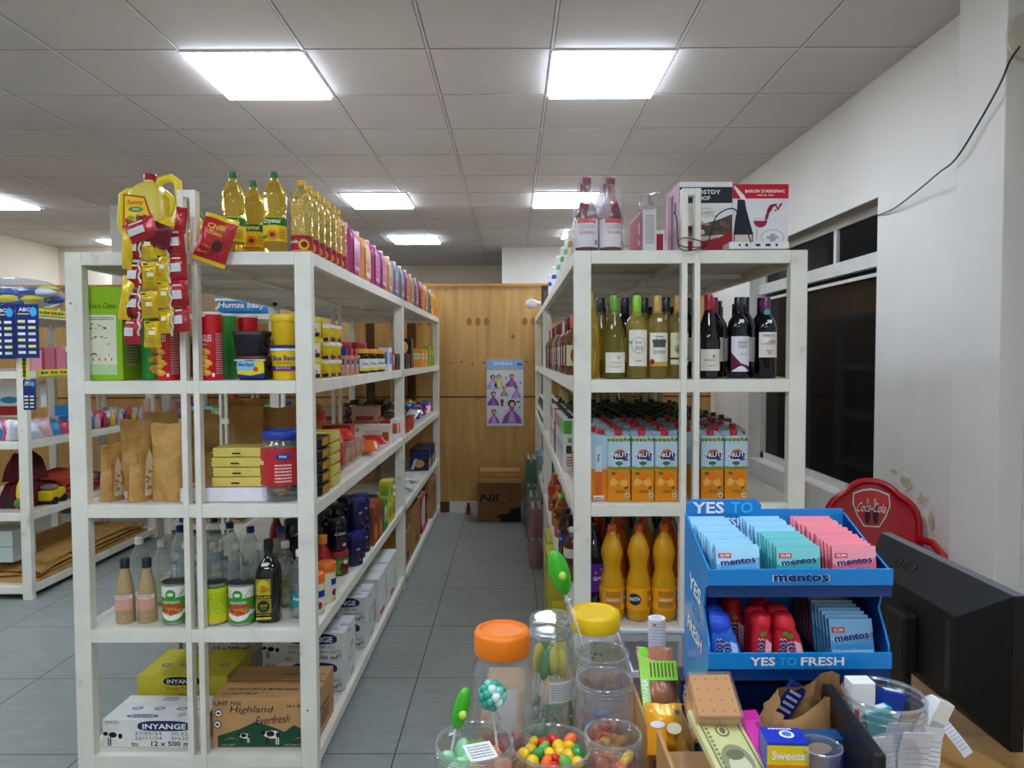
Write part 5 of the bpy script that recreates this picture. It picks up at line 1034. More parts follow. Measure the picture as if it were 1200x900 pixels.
def dr_bar(g):
    F = front(0, -.09, 0); W2 = .102; g.rect(F, -W2, 0, W2, .255, m('e6e3e2'), .0006); g.rect(F, -W2, .203, W2, .255, m('c4142c'), .001); g.text(F, "BARON D'ARIGNAC", .016, .230, .0115, WHT, .0016, w=.145); g.text(F, 'DEPUIS 1870', .018, .215, .005, WHT, .0016, w=.06)
    T_ = Flat(F.P(-.062, .06, 0), (1, 0, 0), (0, 0, 1)); g.poly(F, [(-.098, .035), (-.026, .035), (-.026, .075), (-.042, .13), (-.052, .165), (-.058, .2), (-.084, .2), (-.085, .165), (-.092, .13), (-.098, .075)], m('22202c'), .0016)
    g.rect(F, -.094, .038, -.030, .072, m('d8c4b4'), .0022); g.poly(F, [(-.1, .245), (-.07, .2), (-.05, .195), (-.06, .215), (-.095, .25)], m('eceaea'), .0022)
    wn = m('9c1c3e'); g.disc(F, .0, .13, .027, .032, m('d9d2d4'), .0014, 20, PI*.95, 2.05*PI); g.disc(F, .0, .122, .025, .024, wn, .0018, 20, PI, 2*PI); g.rect(F, -.0025-.012, .05, .0025-.012, .098, m('c9c2c4'), .0014)
    for (u, v, a, b_, ro) in ((.024, .14, .006, .02, -.3), (.034, .165, .008, .018, -.5), (.048, .178, .014, .005, .3), (.062, .168, .010, .004, -.9), (.072, .178, .012, .004, 1.0), (.055, .16, .005, .003, 0)): g.disc(F, u, v, a, b_, wn, .002, 10, rot=ro)
    gr_ = m('a8a4a4'); g.disc(F, .045, .062, .042, .030, gr_, .0012, 22); g.disc(F, .045, .062, .039, .027, m('e6e3e2'), .0016, 22); g.disc(F, .045, .060, .014, .018, gr_, .002, 6); g.disc(F, .028, .062, .005, .006, gr_, .002, 8); g.disc(F, .062, .062, .005, .006, gr_, .002, 8); g.rect(F, .078, 0, W2, .02, m('c4142c'), .002)
put('bar', mk_box('wine_box', .204, .18, .255, m('e3e0e0'), dr_bar), (.908, 2.71, Z5), "white and red Baron d'Arignac wine box behind the router", 'box')
def mk_cab(): return MB().tube(smooth([(.835, 2.50, .02), (.80, 2.49, .10), (.765, 2.49, .137), (.71, 2.485, .11), (.69, 2.485, .05), (.67, 2.485, .008), (.60, 2.485, .004), (.575, 2.485, .02), (.60, 2.487, .036), (.66, 2.485, .022), (.67, 2.483, .004), (.585, 2.483, -.004), (.575, 2.50, .10), (.57, 2.52, .13)]), .0022, m('1a1a1c', 'plastic'), 6).build('power_cable')
put('cab', mk_cab, (0, 0, Z5+.004), 'black cable looping from the router round the rack loop', 'cable')
def mk_tin(c, c2):
    return mk_bottle('milk_powder_tin', [(.040, 0), (.041, .003), (.041, .13), (.040, .133)], m('c8ccd0', 'metal'), m('efece4', 'plastic'), (.0425, .128, .142), [(.006, .124, .0412, None, m(c), lambda g, F, H: (g.rect(F, -.12, H*.55, .12, H*.75, m(c2), .0012), g.disc(F, 0, H*.3, .018, .018, m(c2), .0012)))])
for k, (y, c, c2) in enumerate(((2.92, 'e8e0cc', 'd8983c'), (3.12, 'e4e6dc', '8ac06a'), (3.36, 'e4e6dc', '6ab05a'), (3.66, 'dfe6dc', '7ab89a'), (4.1, 'dfe4ea', '2a50b0'), (4.5, 'dfe4ea', '2a50b0'))):
    put('tin'+c2, mk_tin(c, c2), (.268, y, Z5), f'pale milk powder tin on the right rack edge, {ORD[k]} behind the red bottles', 'tin', 'milk powder tins on the right rack')
simple('ybx', 'display_box', .10, .04, .20, '4a3a34', '6a5a54', (.285, 5.75, Z5), 'dark box with yellow edge near the light bulb', 'box')
def mk_bulb():
    r = E('light_bulb'); MB().lathe([(.0, 0), (.014, .002), (.026, .014), (.032, .032), (.030, .052), (.020, .070), (.016, .078)], BULBM, 20, T=Euler((0, PI/2, 0)).to_matrix().to_4x4()).build('globe', r); MB().lathe([(.014, .078), (.014, .10), (.008, .12)], m('c8c4bc', 'metal'), 14, T=Euler((0, PI/2, 0)).to_matrix().to_4x4()).build('socket', r); return r
put('bulb', mk_bulb, (.105, 5.75, 1.945), 'white light bulb fixed at the right rack\'s top edge', 'light bulb', sc=(1.25, 1.25, 1.25))
# ================= wines
BORD = [(.034, 0), (.038, .004), (.0385, .19), (.034, .212), (.020, .234), (.0145, .245), (.0145, .295)]
BURG = [(.036, 0), (.041, .004), (.0415, .13), (.038, .165), (.027, .205), (.018, .235), (.0145, .255), (.0145, .295)]
FLUT = [(.033, 0), (.0365, .004), (.0365, .17), (.034, .2), (.024, .235), (.0155, .262), (.0145, .275), (.0145, .31)]
def wine(prof, glass, foil, fz, lab=None, lz=(.06, .16), sticker=False, lc='ebe6d6', foil2=None, nm='wine_bottle'):
    kd = 'dark' if glass in ('0b0b10', '141a10', '2a100c') else 'liq'
    top = prof[-1][1]; lr = max(r for r, z in prof)+.0002
    ls = [(lz[0], lz[1], lr, .95, m(lc), lab)] if lc else []
    return mk_bottle(nm, prof, m(glass, kd), m(foil, 'gloss'), (.0158, top-fz, top+.006), ls, sticker=((.205, .037, .016, .012) if sticker else None))
def lA(g, F, H): g.text(F, 'Bourgogne', .0, H*.5, .007, m('3a3428'), .0016, w=.034, bold=False); g.disc(F, .01, H*.75, .007, .005, m('c8b88c'), .0016); g.fine(F, -.02, H*.25, .02, H*.35, m('a8a08c'), 2, .0016)
def lB(g, F, H):
    g.disc(F, 0, H*.58, .026, .030, m('9ac49a'), .0014, 18); g.disc(F, 0, H*.58, .023, .027, m('e9e6d8'), .0018, 18); g.text(F, 'Pinot', 0, H*.66, .010, m('2c2a28'), .0022, w=.024, bold=False, shear=.2); g.text(F, '2018', 0, H*.50, .013, m('2c2a28'), .0022, w=.028, bold=False, shear=.2); g.disc(F, -.028, H*.66, .008, .006, m('7ab86a'), .0016); g.fine(F, -.012, H*.12, .012, H*.17, m('8a8474'), 1, .0016)
def lC(g, F, H):
    g.rect(F, -.022, H*.56, .022, H*.74, m('55524c'), .0014)
    for k in range(5): g.disc(F, -.02+.010*k, H*.74, .006, .008+.002*(k % 2), m('55524c'), .0016, 8)
    g.fine(F, -.022, H*.36, .022, H*.48, m('77716a'), 2, .0016); g.rect(F, -.036, 0, .036, H*.13, m('c8a44a'), .0016); g.disc(F, -.026, H*.13, .009, .010, m('a81c2c'), .002); g.fine(F, -.015, H*.85, .015, H*.92, m('77716a'), 1, .0016)
def lD(g, F, H): g.disc(F, .0, H*.5, .022, .018, m('a8a890'), .0014, 9); g.disc(F, .0, H*.45, .014, .010, m('6a6c5c'), .0018, 8); g.rect(F, -.036, H*.16, .036, H*.22, m('2c2a24'), .0014); g.disc(F, 0, H*.19, .010, .009, m('5a5444'), .0018); g.text(F, 'CHABLIS', 0, H*.83, .007, m('5a5648'), .0016, w=.03, bold=False)
def lE(g, F, H): g.text(F, 'BANDOL', -.004, H*.5, .007, m('3a3428'), .0016, w=.040, bold=False); g.disc(F, .008, H*.68, .005, .007, m('b89a5a'), .0016, 8); g.fine(F, -.012, H*.2, .016, H*.28, m('8a8270'), 1, .0016)
def lF(g, F, H):
    g.text(F, 'MONTE', .006, H*.82, .010, m('4a484c'), .0016, w=.034, bold=False); g.text(F, 'ROSSO', .006, H*.71, .010, m('4a484c'), .0016, w=.032, bold=False); g.text(F, 'Grand Vin', .008, H*.5, .006, m('6a6468'), .0016, w=.026, bold=False)
    g.poly(F, [(-.037, 0), (.037, 0), (.037, H*.14), (.028, H*.10), (.022, H*.18), (.014, H*.12), (.004, H*.24), (-.004, H*.2), (-.012, H*.27), (-.022, H*.36), (-.03, H*.44), (-.037, H*.56)], m('6c1c3c'), .0018)
def lG(g, F, H): g.text(F, 'PIMENTEZ', .0, H*.85, .008, m('55504c'), .0016, w=.044, bold=False); g.disc(F, .012, H*.62, .016, .007, m('c8a88c'), .0014, 8); g.fine(F, -.03, H*.5, .03, H*.58, m('b0a890'), 2, .0016); g.text(F, 'SWEET', .002, H*.26, .006, m('b8243c'), .0016, w=.024); g.text(F, 'RED', .002, H*.16, .006, m('b8243c'), .0016, w=.014)
Z4 = LV[3]+.001
yg = 'd9b138'
put('w0', wine(FLUT, 'e3b92c', 'c8a048', .055, None, lc=None), (.282, 2.60, Z4), 'tall slim golden bottle without front label beside the corner post', 'bottle', 'wine bottles in the front row')
put('w1', wine(BURG, '8c8220', '6aa832', .062, lA, (.022, .095)), (.370, 2.585, Z4), 'green-tinted white wine with green and white foil and low cream label', 'bottle', 'wine bottles in the front row')
put('w2', wine(BORD, 'dcb93a', '8fcb2a', .07, lB, (.045, .175)), (.452, 2.585, Z4), 'white wine with bright lime foil and round green emblem label', 'bottle', 'wine bottles in the front row')
put('w3', wine(BORD, 'eaba3c', 'c9a25c', .06, lC, (.045, .165), True), (.528, 2.59, Z4), 'white wine with gold foil, castle picture and red seal', 'bottle', 'wine bottles in the front row')
put('w4', wine(BORD, 'cfae42', 'c9a24a', .06, lD, (.05, .165), True, 'dfdbb0'), (.605, 2.60, Z4), 'white wine with cream and black banded label half behind the rack posts', 'bottle', 'wine bottles in the front row')
put('w5', wine(BURG, '0b0b10', 'b01c34', .065, lE, (.028, .105)), (.712, 2.585, Z4), 'dark red wine with red foil and low cream label', 'bottle', 'wine bottles in the front row')
put('w6', wine(BORD, '0b0b10', '17151c', .05, lF, (.025, .155), True, 'e8e6ea'), (.822, 2.59, Z4), 'dark red wine lettered Monte Rosso with jagged maroon label base', 'bottle', 'wine bottles in the front row', sc=(1, 1, .975))
put('w7', wine(BORD, '0b0b10', '7a1f62', .055, lG, (.078, .172), True, 'e9e3d6'), (.920, 2.585, Z4), 'dark red wine with purple foil and turquoise neck disc', 'bottle', 'wine bottles in the front row', sc=(1, 1, .965))
put('nd', lambda: MB().disc(Cyl(.0168, 0), 0, 0, .012, .013, m('3fa8ac'), .001, 16).build('neck_disc'), (.920, 2.585, Z4+.237), 'turquoise round tag on the purple-foiled wine bottle', 'tag') 
bw = [(.335, 2.70, 0), (.50, 2.70, 1), (.58, 2.69, 0), (.425, 2.695, 2), (.66, 2.70, 2), (.76, 2.69, 3), (.875, 2.68, 2), (.70, 2.80, 2), (.95, 2.72, 2)]
pr = [wine(BURG, 'a8841c', '182c20', .06, None, lc=None), wine(BORD, 'b88a3c', '1a2a24', .07, None, lc=None), wine(BORD, '0b0b10', '16141a', .06, None, (.06, .15)), wine(BORD, '0b0b10', '8c1c30', .06, None, (.06, .15))]
for k, (x, y, t) in enumerate(bw): put('bw%d' % t, pr[t], (x, y, Z4), f'wine bottle in the second row behind the front ones, {ORD[k]} of nine', 'bottle', 'wine bottles in the second row')
R = random.Random(5); k = 0
for j in range(4):
    for i in range(7):
        t = [0, 1, 2, 3, 2, 2, 1][(i+j) % 7]
        put('bw%d' % t, pr[t], (.30+.105*i+.02*(j % 2), 2.86+.17*j, Z4), f'wine bottle deep on the fourth shelf, row {ORD[j+2]} back, {ORD[i]} from the aisle', 'bottle', 'wine bottles in the deep rows')
def lq(c): return lambda g, F, H: g.disc(F, 0, H*.5, .016, H*.35, m(c), .0014, 12)
SP = [('8c2430', '8c1c2c', 'e9e2d8', 'c8a83c'), ('b8642c', 'd8604c', 'e8d8a8', '8c3a1c'), ('c8742c', '2c2420', 'ecdcc8', 'c8501c'), ('d8dcd8', 'c8ccd0', 'e8e8e8', '2a6a5a'), ('2a100c', '1a1a1c', 'e8e4d8', '8a8a6a'), ('c8ccd0', '1c1c20', 'e4e0d4', '3a5a3a'), ('2a100c', '8c2430', 'dcd4c0', 'a8342c')]
for k in range(15):
    if k == 12: continue
    gl_, fo, lc_, dc = SP[(k*3+1) % 7]; y = 3.12+.16*k
    put('sp%d' % ((k*3+1) % 7), wine([(.036, 0), (.040, .004), (.040, .15), (.036, .17), (.018, .195), (.014, .21), (.014, .255)], gl_, fo, .05, lq(dc), (.04, .13), lc=lc_, nm='spirit_bottle'), (.268, y, Z4), f'spirit bottle along the aisle edge of the right rack, {ORD[k]} from the front', 'bottle', 'spirit bottles along the aisle edge')
# ================= juice cartons
def dr_fr(g):
    F = front(0, -.04, 0); H = .235; gn = m('4d6a2c')
    g.rect(F, -.0395, .11, .0395, H-.002, m('b4d0dc', 'gloss'), .0006); g.rect(F, -.0395, .001, .0395, .12, m('dd8a1c', 'gloss'), .0008)
    R = random.Random(6)
    for k in range(12): g.disc(F, -.037+.0067*k, .118+.004*R.random(), .007, .006, m('7a8a2c'), .001+.00005*k, 7)
    for k in range(16): g.disc(F, -.036+.0048*k, H-.010-.004*R.random(), .005, .0065, m(['4f6a30', '8a9a4a', 'b8a04c'][k % 3]), .001+.00005*k, 7)
    pl = m('1a1c50'); g.disc(F, .004, .167, .036, .018, m('f2f4f6'), .0018, 18, rot=.1); g.disc(F, .004, .167, .034, .0155, pl, .0021, 18, rot=.1); g.text(F, 'FRUTI', .004, .168, .017, WHT, .0026, w=.060, rot=.1); g.disc(F, .0, .183, .016, .005, m('d8682c'), .0024, 10, rot=.15); g.disc(F, .022, .152, .010, .005, m('2a4ca8'), .0024)
    g.disc(F, .0, .138, .014, .007, gn, .0014, 9); g.rect(F, -.0015, .122, .0015, .135, m('7a5a34'), .0014)
    og = m('ee7a14', 'gloss'); sl = m('f2b04a', 'gloss')
    for (u, v, a) in ((-.018, .072, .8), (.015, .070, -.8)): g.disc(F, u, v, .020, .015, m('e8901c'), .0016, 14, rot=a); g.disc(F, u, v, .017, .012, sl, .002, 14, rot=a)
    g.disc(F, .0, .092, .019, .017, og, .0026, 16); g.disc(F, -.02, .102, .010, .005, gn, .0028, 8, rot=-.3); g.disc(F, .025, .05, .008, .005, gn, .0024, 8, rot=.4)
    g.text(F, 'ORANGE', .003, .038, .007, m('7a3a10'), .0014, w=.032); g.fine(F, -.01, .03, .018, .034, m('7a3a10'), 1, .0014); g.disc(F, .03, .022, .008, .008, WHT, .0014); g.disc(F, .03, .022, .006, .006, m('5a9a5a'), .0018)
    g.text(F, '1 L', .0, .008, .005, m('7a3a10'), .0014)
def mk_frc():
    r = E('juice_carton'); g = MB(); b = m('b4d0dc', 'gloss'); o_ = m('dd8a1c', 'gloss')
    g.box(-.04, .04, -.04, .04, 0, .115, o_); n = g.add([(-.04, -.04, .115), (.04, -.04, .115), (.04, .04, .115), (-.04, .04, .115), (-.04, -.04, .232), (.04, -.04, .232), (.04, .04, .245), (-.04, .04, .245)])
    for q in ((4, 5, 6, 7), (0, 1, 5, 4), (1, 2, 6, 5), (2, 3, 7, 6), (3, 0, 4, 7)): g.face([n+i for i in q], b)
    g.build('carton_body', r)
    g = MB(); dr_fr(g); g.build('printing', r)
    g = MB(); 
    for s_ in (1,):
        F = leftf(-.04, 0, 0); g.rect(F, -.012, .02, .012, .10, m('e06a1c'), .001); g.rect(F, -.012, .105, .012, .2, m('cfe0ea'), .001); g.text(F, 'fruti', .0, .155, .012, m('2a3a7a'), .0014, rot=-PI/2); g.rect(F, -.018, .004, .018, .018, WHT, .0014); g.fine(F, -.015, .005, .015, .013, BLK, 1, .0018)
    g.build('side_panel', r)
    T = Matrix.Translation((.0, -.012, .238)) @ Euler((.12, 0, 0)).to_matrix().to_4x4(); MB().lathe([(.0135, 0), (.0135, .016), (.012, .018)], m('b81828', 'plastic'), 16, T=T).build('cap', r); return r
for k, px in enumerate((700.5, 724, 751.5, 778.5, 832, 859.5)):
    put('fr', mk_frc, (X(px, 2.57), 2.575 + (.02 if k == 0 else 0), Z3), ['orange juice carton turned sideways next to the corner post', 'orange juice carton facing front, just right of the sideways one', 'orange juice carton facing front, middle of the left bay', 'orange juice carton facing front, beside the middle posts on the left', 'orange juice carton facing front, just right of the middle posts', 'orange juice carton at the right end of the row'][k], 'carton', 'orange juice cartons in the front row', rz=(PI/2+.04) if k == 0 else R.uniform(-.03, .03), sc=(1, 1, 1.0))
k = 0
for j in range(5):
    for i in range(7):
        if j == 0 and i > 5: continue
        put('fr', mk_frc, (.30+.0935*i + R.uniform(-.004, .004), 2.70+.10*j, Z3), f'red-capped orange juice carton, {ORD[j+1]} row back, {ORD[i]} from the aisle', 'carton', 'orange juice cartons in the rear rows', rz=R.choice((0, 0, PI/2, -PI/2))*1.0)
def ctn(c1, c2, c3, cap, h_=.24, nm='juice_carton'):
    def f():
        r = E(nm); MB().box(-.036, .036, -.036, .036, 0, h_, m(c1, 'gloss')).build('carton_body', r, bev=.0015); g = MB()
        for F in (front(0, -.036, 0), leftf(-.036, 0, 0)): g.rect(F, -.034, h_*.72, .034, h_*.97, m(c2), .001); g.rect(F, -.022, h_*.35, .022, h_*.5, m(c3), .001); g.fine(F, -.02, h_*.1, .02, h_*.3, m('5a5650'), 4); g.disc(F, 0, h_*.6, .014, .012, m(c2), .001)
        g.build('printing', r); MB().lathe([(.013, h_), (.013, h_+.014)], m(cap, 'plastic'), 12).build('cap', r); return r
    return f
EDGE = [('e8e8e4', '5dae2c', '3a3a3a', '2c2c2c'), ('e6e2de', 'b01c30', '2c7a3c', '2c2c2c'), ('ecebe6', '3a8a4a', '2a2a2a', '3a3a3c'), ('ecebe6', 'c82a2c', '2a2a2a', '3a3a3c'), ('a8182c', 'e6e0d8', '2a2a2a', '2c2c2c')]
put('ec_fr', mk_frc, (.268, 2.75, Z3), 'orange juice carton behind the corner post at the aisle edge', 'carton', rz=0) if 0 else None
for k in range(9):
    c = EDGE[(0, 0, 2, 3, 1, 4, 2, 3, 1)[k]]
    put('ec'+c[0]+c[1], ctn(*c), (.262, 3.22+.125*k, Z3), f'printed drink carton along the third shelf aisle edge, {ORD[k]} from the front', 'carton', 'drink cartons along the aisle edge')
GC = [('4c7a2c', '2a4a20', 'c8c4a8', '1c1c1c'), ('3a4a3c', '24402a', 'a83c4c', '1c1c1c'), ('5a2a34', '2a3a28', 'b8b4a0', '1c1c1c'), ('2c3a30', '1e2a22', '8a8c80', '1c1c1c')]
for j in range(9):
    for i in range(7):
        c = GC[min(j//2, 3)] if (i+j) % 3 else GC[(j+i) % 4]
        put('gc'+c[0], ctn(*c), (.355+.10*i, 3.24+.135*j, Z3), f'dark drink carton in the {ORD[j]} row behind the juice, {ORD[i]} from the aisle', 'carton', 'dark drink cartons in the deep rows')
gb = m('24502c', 'dark')
mk_gb = mk_bottle('sparkling_bottle', [(.038, 0), (.042, .004), (.042, .13), (.034, .17), (.02, .21), (.016, .235)], m('1c2c1c', 'dark'), m('b8a468', 'foil'), (.018, .215, .29), [(.05, .11, .0422, 1.2, m('6a7a5c'), None)])
for k in range(21): put('gb', mk_gb, (.36+.10*(k % 7), 4.62+.30*(k//7), Z3), f'gold-necked dark bottle deep on the third shelf, {ORD[k//7]} row, {ORD[k % 7]} from the aisle', 'bottle', 'gold-necked bottles deep on the third shelf')
mk_gl = mk_bottle('soda_bottle', [(.03, 0), (.033, .004), (.033, .11), (.026, .14), (.014, .165)], m('3f8a4c', 'liq'), m('e9e6e0', 'plastic'), (.015, .165, .18), [(.04, .10, .0333, None, m('dfe4d8'), lambda g, F, H: g.disc(F, 0, H*.5, .016, .016, m('2a7a3c'), .0014))])
for k in range(12): put('gl', mk_gl, (.262+.09*(k % 2), 5.55+.18*(k//2), Z3), f'green soda bottle at the far aisle corner of the third shelf, {["front", "back"][k % 2]} line, {ORD[k//2]} back', 'bottle', 'green soda bottles far on the third shelf')
put('greenbow', lambda: MB().blob((0, 0, 0), .03, m('1c5a3a', 'foil'), j=.4, sc=(1.6, 1, .8)).build('gift_bow'), (.232, 4.5, Z3+.10), 'dark green crumpled ribbon at the edge of the right rack', 'ribbon') if 0 else None
# ================= second shelf drinks
FAN = [(.036, 0), (.043, .008), (.046, .03), (.0465, .11), (.0455, .13), (.039, .165), (.0325, .19), (.035, .215), (.0415, .242), (.041, .262), (.030, .295), (.018, .318), (.0135, .328), (.0135, .335)]
def lab_f(g, F, H):
    g.rect(F, -.03, H*.2, .03, H*.85, m('e8961c'), .001); g.fine(F, -.028, H*.62, .028, H*.88, m('8a5a14'), 4, .0014); g.text(F, 'INGREDIENTS', 0, H*.48, .008, WHT, .0018, w=.045); g.fine(F, -.028, H*.1, .028, H*.38, m('8a5a14'), 4, .0014)
    for s_ in (-.078, .070): g.disc(F, s_, H*.5, .024, .022, m('1c2440'), .0014, 14); g.text(F, 'FANTA', s_, H*.52, .014, WHT, .002, w=.04, rot=.15)
    g.rect(F, .038, H*.25, .052, H*.85, m('4a5a8c'), .0014); g.fine(F, .038, H*.3, .052, H*.8, WHT, 8, .0018, .3, False)
def mk_fanta(c, cap, lab='f2a41a'): return mk_bottle('soda_bottle', FAN, m(c, 'juice'), m(cap, 'plastic'), (.0165, .330, .352), [(.045, .125, .0467, None, m(lab), lab_f)], seg=24)
for k, (px, a) in enumerate(((717.5, 0), (749, 1.2), (779, 0))):
    put('fan', mk_fanta('efae14', 'e2601c'), (X(px, 2.6), 2.60, Z2), f'large yellow soda bottle with orange label, {["left", "middle", "right"][k]} of the front three', 'bottle', 'large yellow soda bottles', rz=a)
for k, (x, y, c) in enumerate(((.405, 2.72, 0), (.505, 2.72, 0), (.60, 2.72, 0), (.69, 2.62, 1), (.70, 2.74, 0), (.42, 2.84, 2), (.52, 2.84, 2), (.62, 2.84, 2), (.80, 2.62, 1), (.90, 2.62, 1), (.80, 2.74, 0), (.35, 2.95, 0), (.45, 2.97, 0), (.55, 2.97, 2))):
    cc_, cp_ = (('d8641c', 'd8501c'), ('e0b41c', 'e2601c'), ('b8c87c', '9ab83c'))[c]
    put('fo%d' % c, mk_fanta(cc_, cp_), (x, y, Z2), f'{("orange", "yellow", "pale green")[c]} soda bottle behind the front three yellow ones, {ORD[k]} of the hidden rows', 'bottle', 'large soda bottles in the hidden rows')
def lab_g(g, F, H):
    R = random.Random(3); g.text(F, 'Grape', .02, H*.5, .02, m('e8d8ec'), .0018, w=.05, rot=.2)
    for k in range(16): g.disc(F, R.uniform(-.1, .1), R.uniform(.01, H-.01), .004, .004, m('c89ad0'), .0012, 7)
for k, (x, y) in enumerate(((.300, 2.64), (.302, 2.76), (.31, 2.88))): put('grape', mk_bottle('soda_bottle', [(.04, 0), (.047, .008), (.047, .2), (.044, .24), (.030, .28), (.018, .31), (.0135, .32), (.0135, .33)], m('120c1c', 'dark'), m('2c2430', 'plastic'), (.0165, .325, .345), [(.10, .205, .0472, None, m('5a2484'), lab_g)], seg=24), (x, y, Z2), f'dark soda bottle with purple label by the corner post, {["nearest", "middle", "farthest"][k]} one', 'bottle', 'purple-label soda bottles')
mk_sm = lambda c, cap, lb: mk_bottle('soda_bottle', [(.028, 0), (.032, .005), (.033, .05), (.029, .085), (.033, .12), (.030, .145), (.015, .175), (.012, .185)], m(c, 'liq' if c != '3a1a10' else 'dark'), m(cap, 'plastic'), (.015, .182, .2), [(.09, .125, .0332, None, m(lb), lambda g, F, H: g.text(F, 'soda', -.01, H*.5, .012, m('e8e4dc'), .0014))])
for k, (y, c, cap, lb, nm) in enumerate(((3.06, '7a3a10', 'e8e4dc', 'd8d0b8', 'amber drink bottle with white cap'), (3.30, '3a1a10', '1a1a1c', '2a3c9a', 'dark bottle with blue label'), (3.44, '3a1a10', '1a1a1c', '2a3c9a', 'second dark bottle with blue label'), (3.80, 'e8741c', '8ac43c', '5a3414', 'orange drink bottle with green cap'), (4.05, 'd8641c', 'd8641c', '5a3414', 'orange drink bottle with orange cap'), (4.45, 'e03c1c', 'e0501c', 'c8281c', 'bright red-orange soda bottle'))):
    put('sm'+c+cap, mk_sm(c, cap, lb), (.262, y, Z2), nm+' standing at the aisle edge of the second shelf', 'bottle', 'bottles at the second shelf edge', rz=-1.1, sc=(1.25, 1.25, 1.15))
for k in range(12): put('dgb2', mk_gb, (.38+.12*(k % 4), 3.3+.25*(k//4), Z2), f'dark bottle deep on the right second shelf, {ORD[k//4]} row, {ORD[k % 4]} from the aisle', 'bottle', 'dark bottles deep on the second shelf')
for k in range(3): put('gsm', mk_gl, (.262, 5.1+.17*k, Z2), f'green bottle on the second shelf past the middle post, {ORD[k]} back', 'bottle', 'green bottles past the middle post', sc=(1.1, 1.1, 1.4))
for k in range(3): put('smc', ctn('a8c4d4', '8ab0c8', 'e08a3c', 'd8dce0', .13), (.25, 6.05+.19*k, Z2), f'small blue and orange carton at the far end, {ORD[k]} back', 'carton', 'small blue and orange cartons')
# ================= bottom right
def dr_yb(g):
    for F, w_ in ((front(0, -.16, 0), .3), (leftf(-.15, 0, 0), .32)): badge(g, F, -.02, .10, .06, .016, m('16161c')); cow(g, F, .04, .05, .05, m('3a2a1c')); g.rect(F, -w_*.4, .16, w_*.1, .168, BLK, .001)
    g.rect(topf(0, 0, .19), -.10, -.12, .05, -.05, m('c4c4c8'), .001)
for k, (x, y, z) in enumerate(((.345, 3.40, 0), (.33, 3.78, 0), (.33, 3.78, .191), (.345, 4.15, 0), (.345, 4.15, .191))):
    put('yb', mk_box('juice_carton_box', .30, .32, .19, m('d3c83c'), dr_yb), (x, y, Z1+z), f'yellow juice carton box beside the aisle on the right, {["lone nearest one", "lower of the middle stack", "upper of the middle stack", "lower of the far stack", "upper of the far stack"][k]}', 'box', 'yellow juice carton boxes', rz=.03*(k % 2))
simple('brb', 'stock_carton', .22, .22, .22, '8a5a34', '6a4424', (.36, 4.60, Z1), 'brown carton behind the yellow boxes on the right', 'box')
simple('brb2', 'stock_carton', .22, .20, .36, '8a8478', '6a665c', (.36, 4.86, Z1), 'grey-brown carton behind the brown one on the right', 'box')
def mk_sp(c, capc):
    def f():
        r = E('bottle_pack')
        for i in range(2):
            for j in range(3):
                b = MB().lathe([(.03, 0), (.034, .006), (.034, .13), (.026, .17), (.014, .2)], m(c, 'liq'), 12, cx=-.035+.07*i, cy=-.07+.07*j).build('bottle', r); MB().lathe([(.015, .2), (.015, .22)], m(capc, 'plastic'), 10, cx=-.035+.07*i, cy=-.07+.07*j).build('cap', b)
        MB().lathe([(.075, 0), (.08, .01), (.078, .15), (.066, .225)], m('e8e8ea', 'film'), 24, sq=5, sy=1.45).build('shrink_wrap', r); return r
    return f
for k, (x, y, z, c) in enumerate(((.130, 5.12, 0, 'd8887c'), (.130, 5.12, .23, 'd8887c'), (.13, 5.55, 0, 'd8887c'), (.13, 5.55, .23, 'a8b0b0'), (.12, 5.98, 0, '5aa874'), (.12, 5.98, .23, '5aa874'), (.115, 6.42, 0, '5aa874'), (.115, 6.42, .23, '4a9a5c'), (.12, 5.98, .46, '4a9a5c'))):
    put('sp_'+c, mk_sp(c, 'd8d4cc'), (x+.035, y, z+.001), f'shrink-wrapped {"pink" if c[0] == "c" else ("grey" if c[0] == "7" else "green")} drink bottles stacked on the floor, {ORD[k]} pack going back', 'bottle pack', 'shrink-wrapped packs on the floor', sc=(.68, 1, 1))
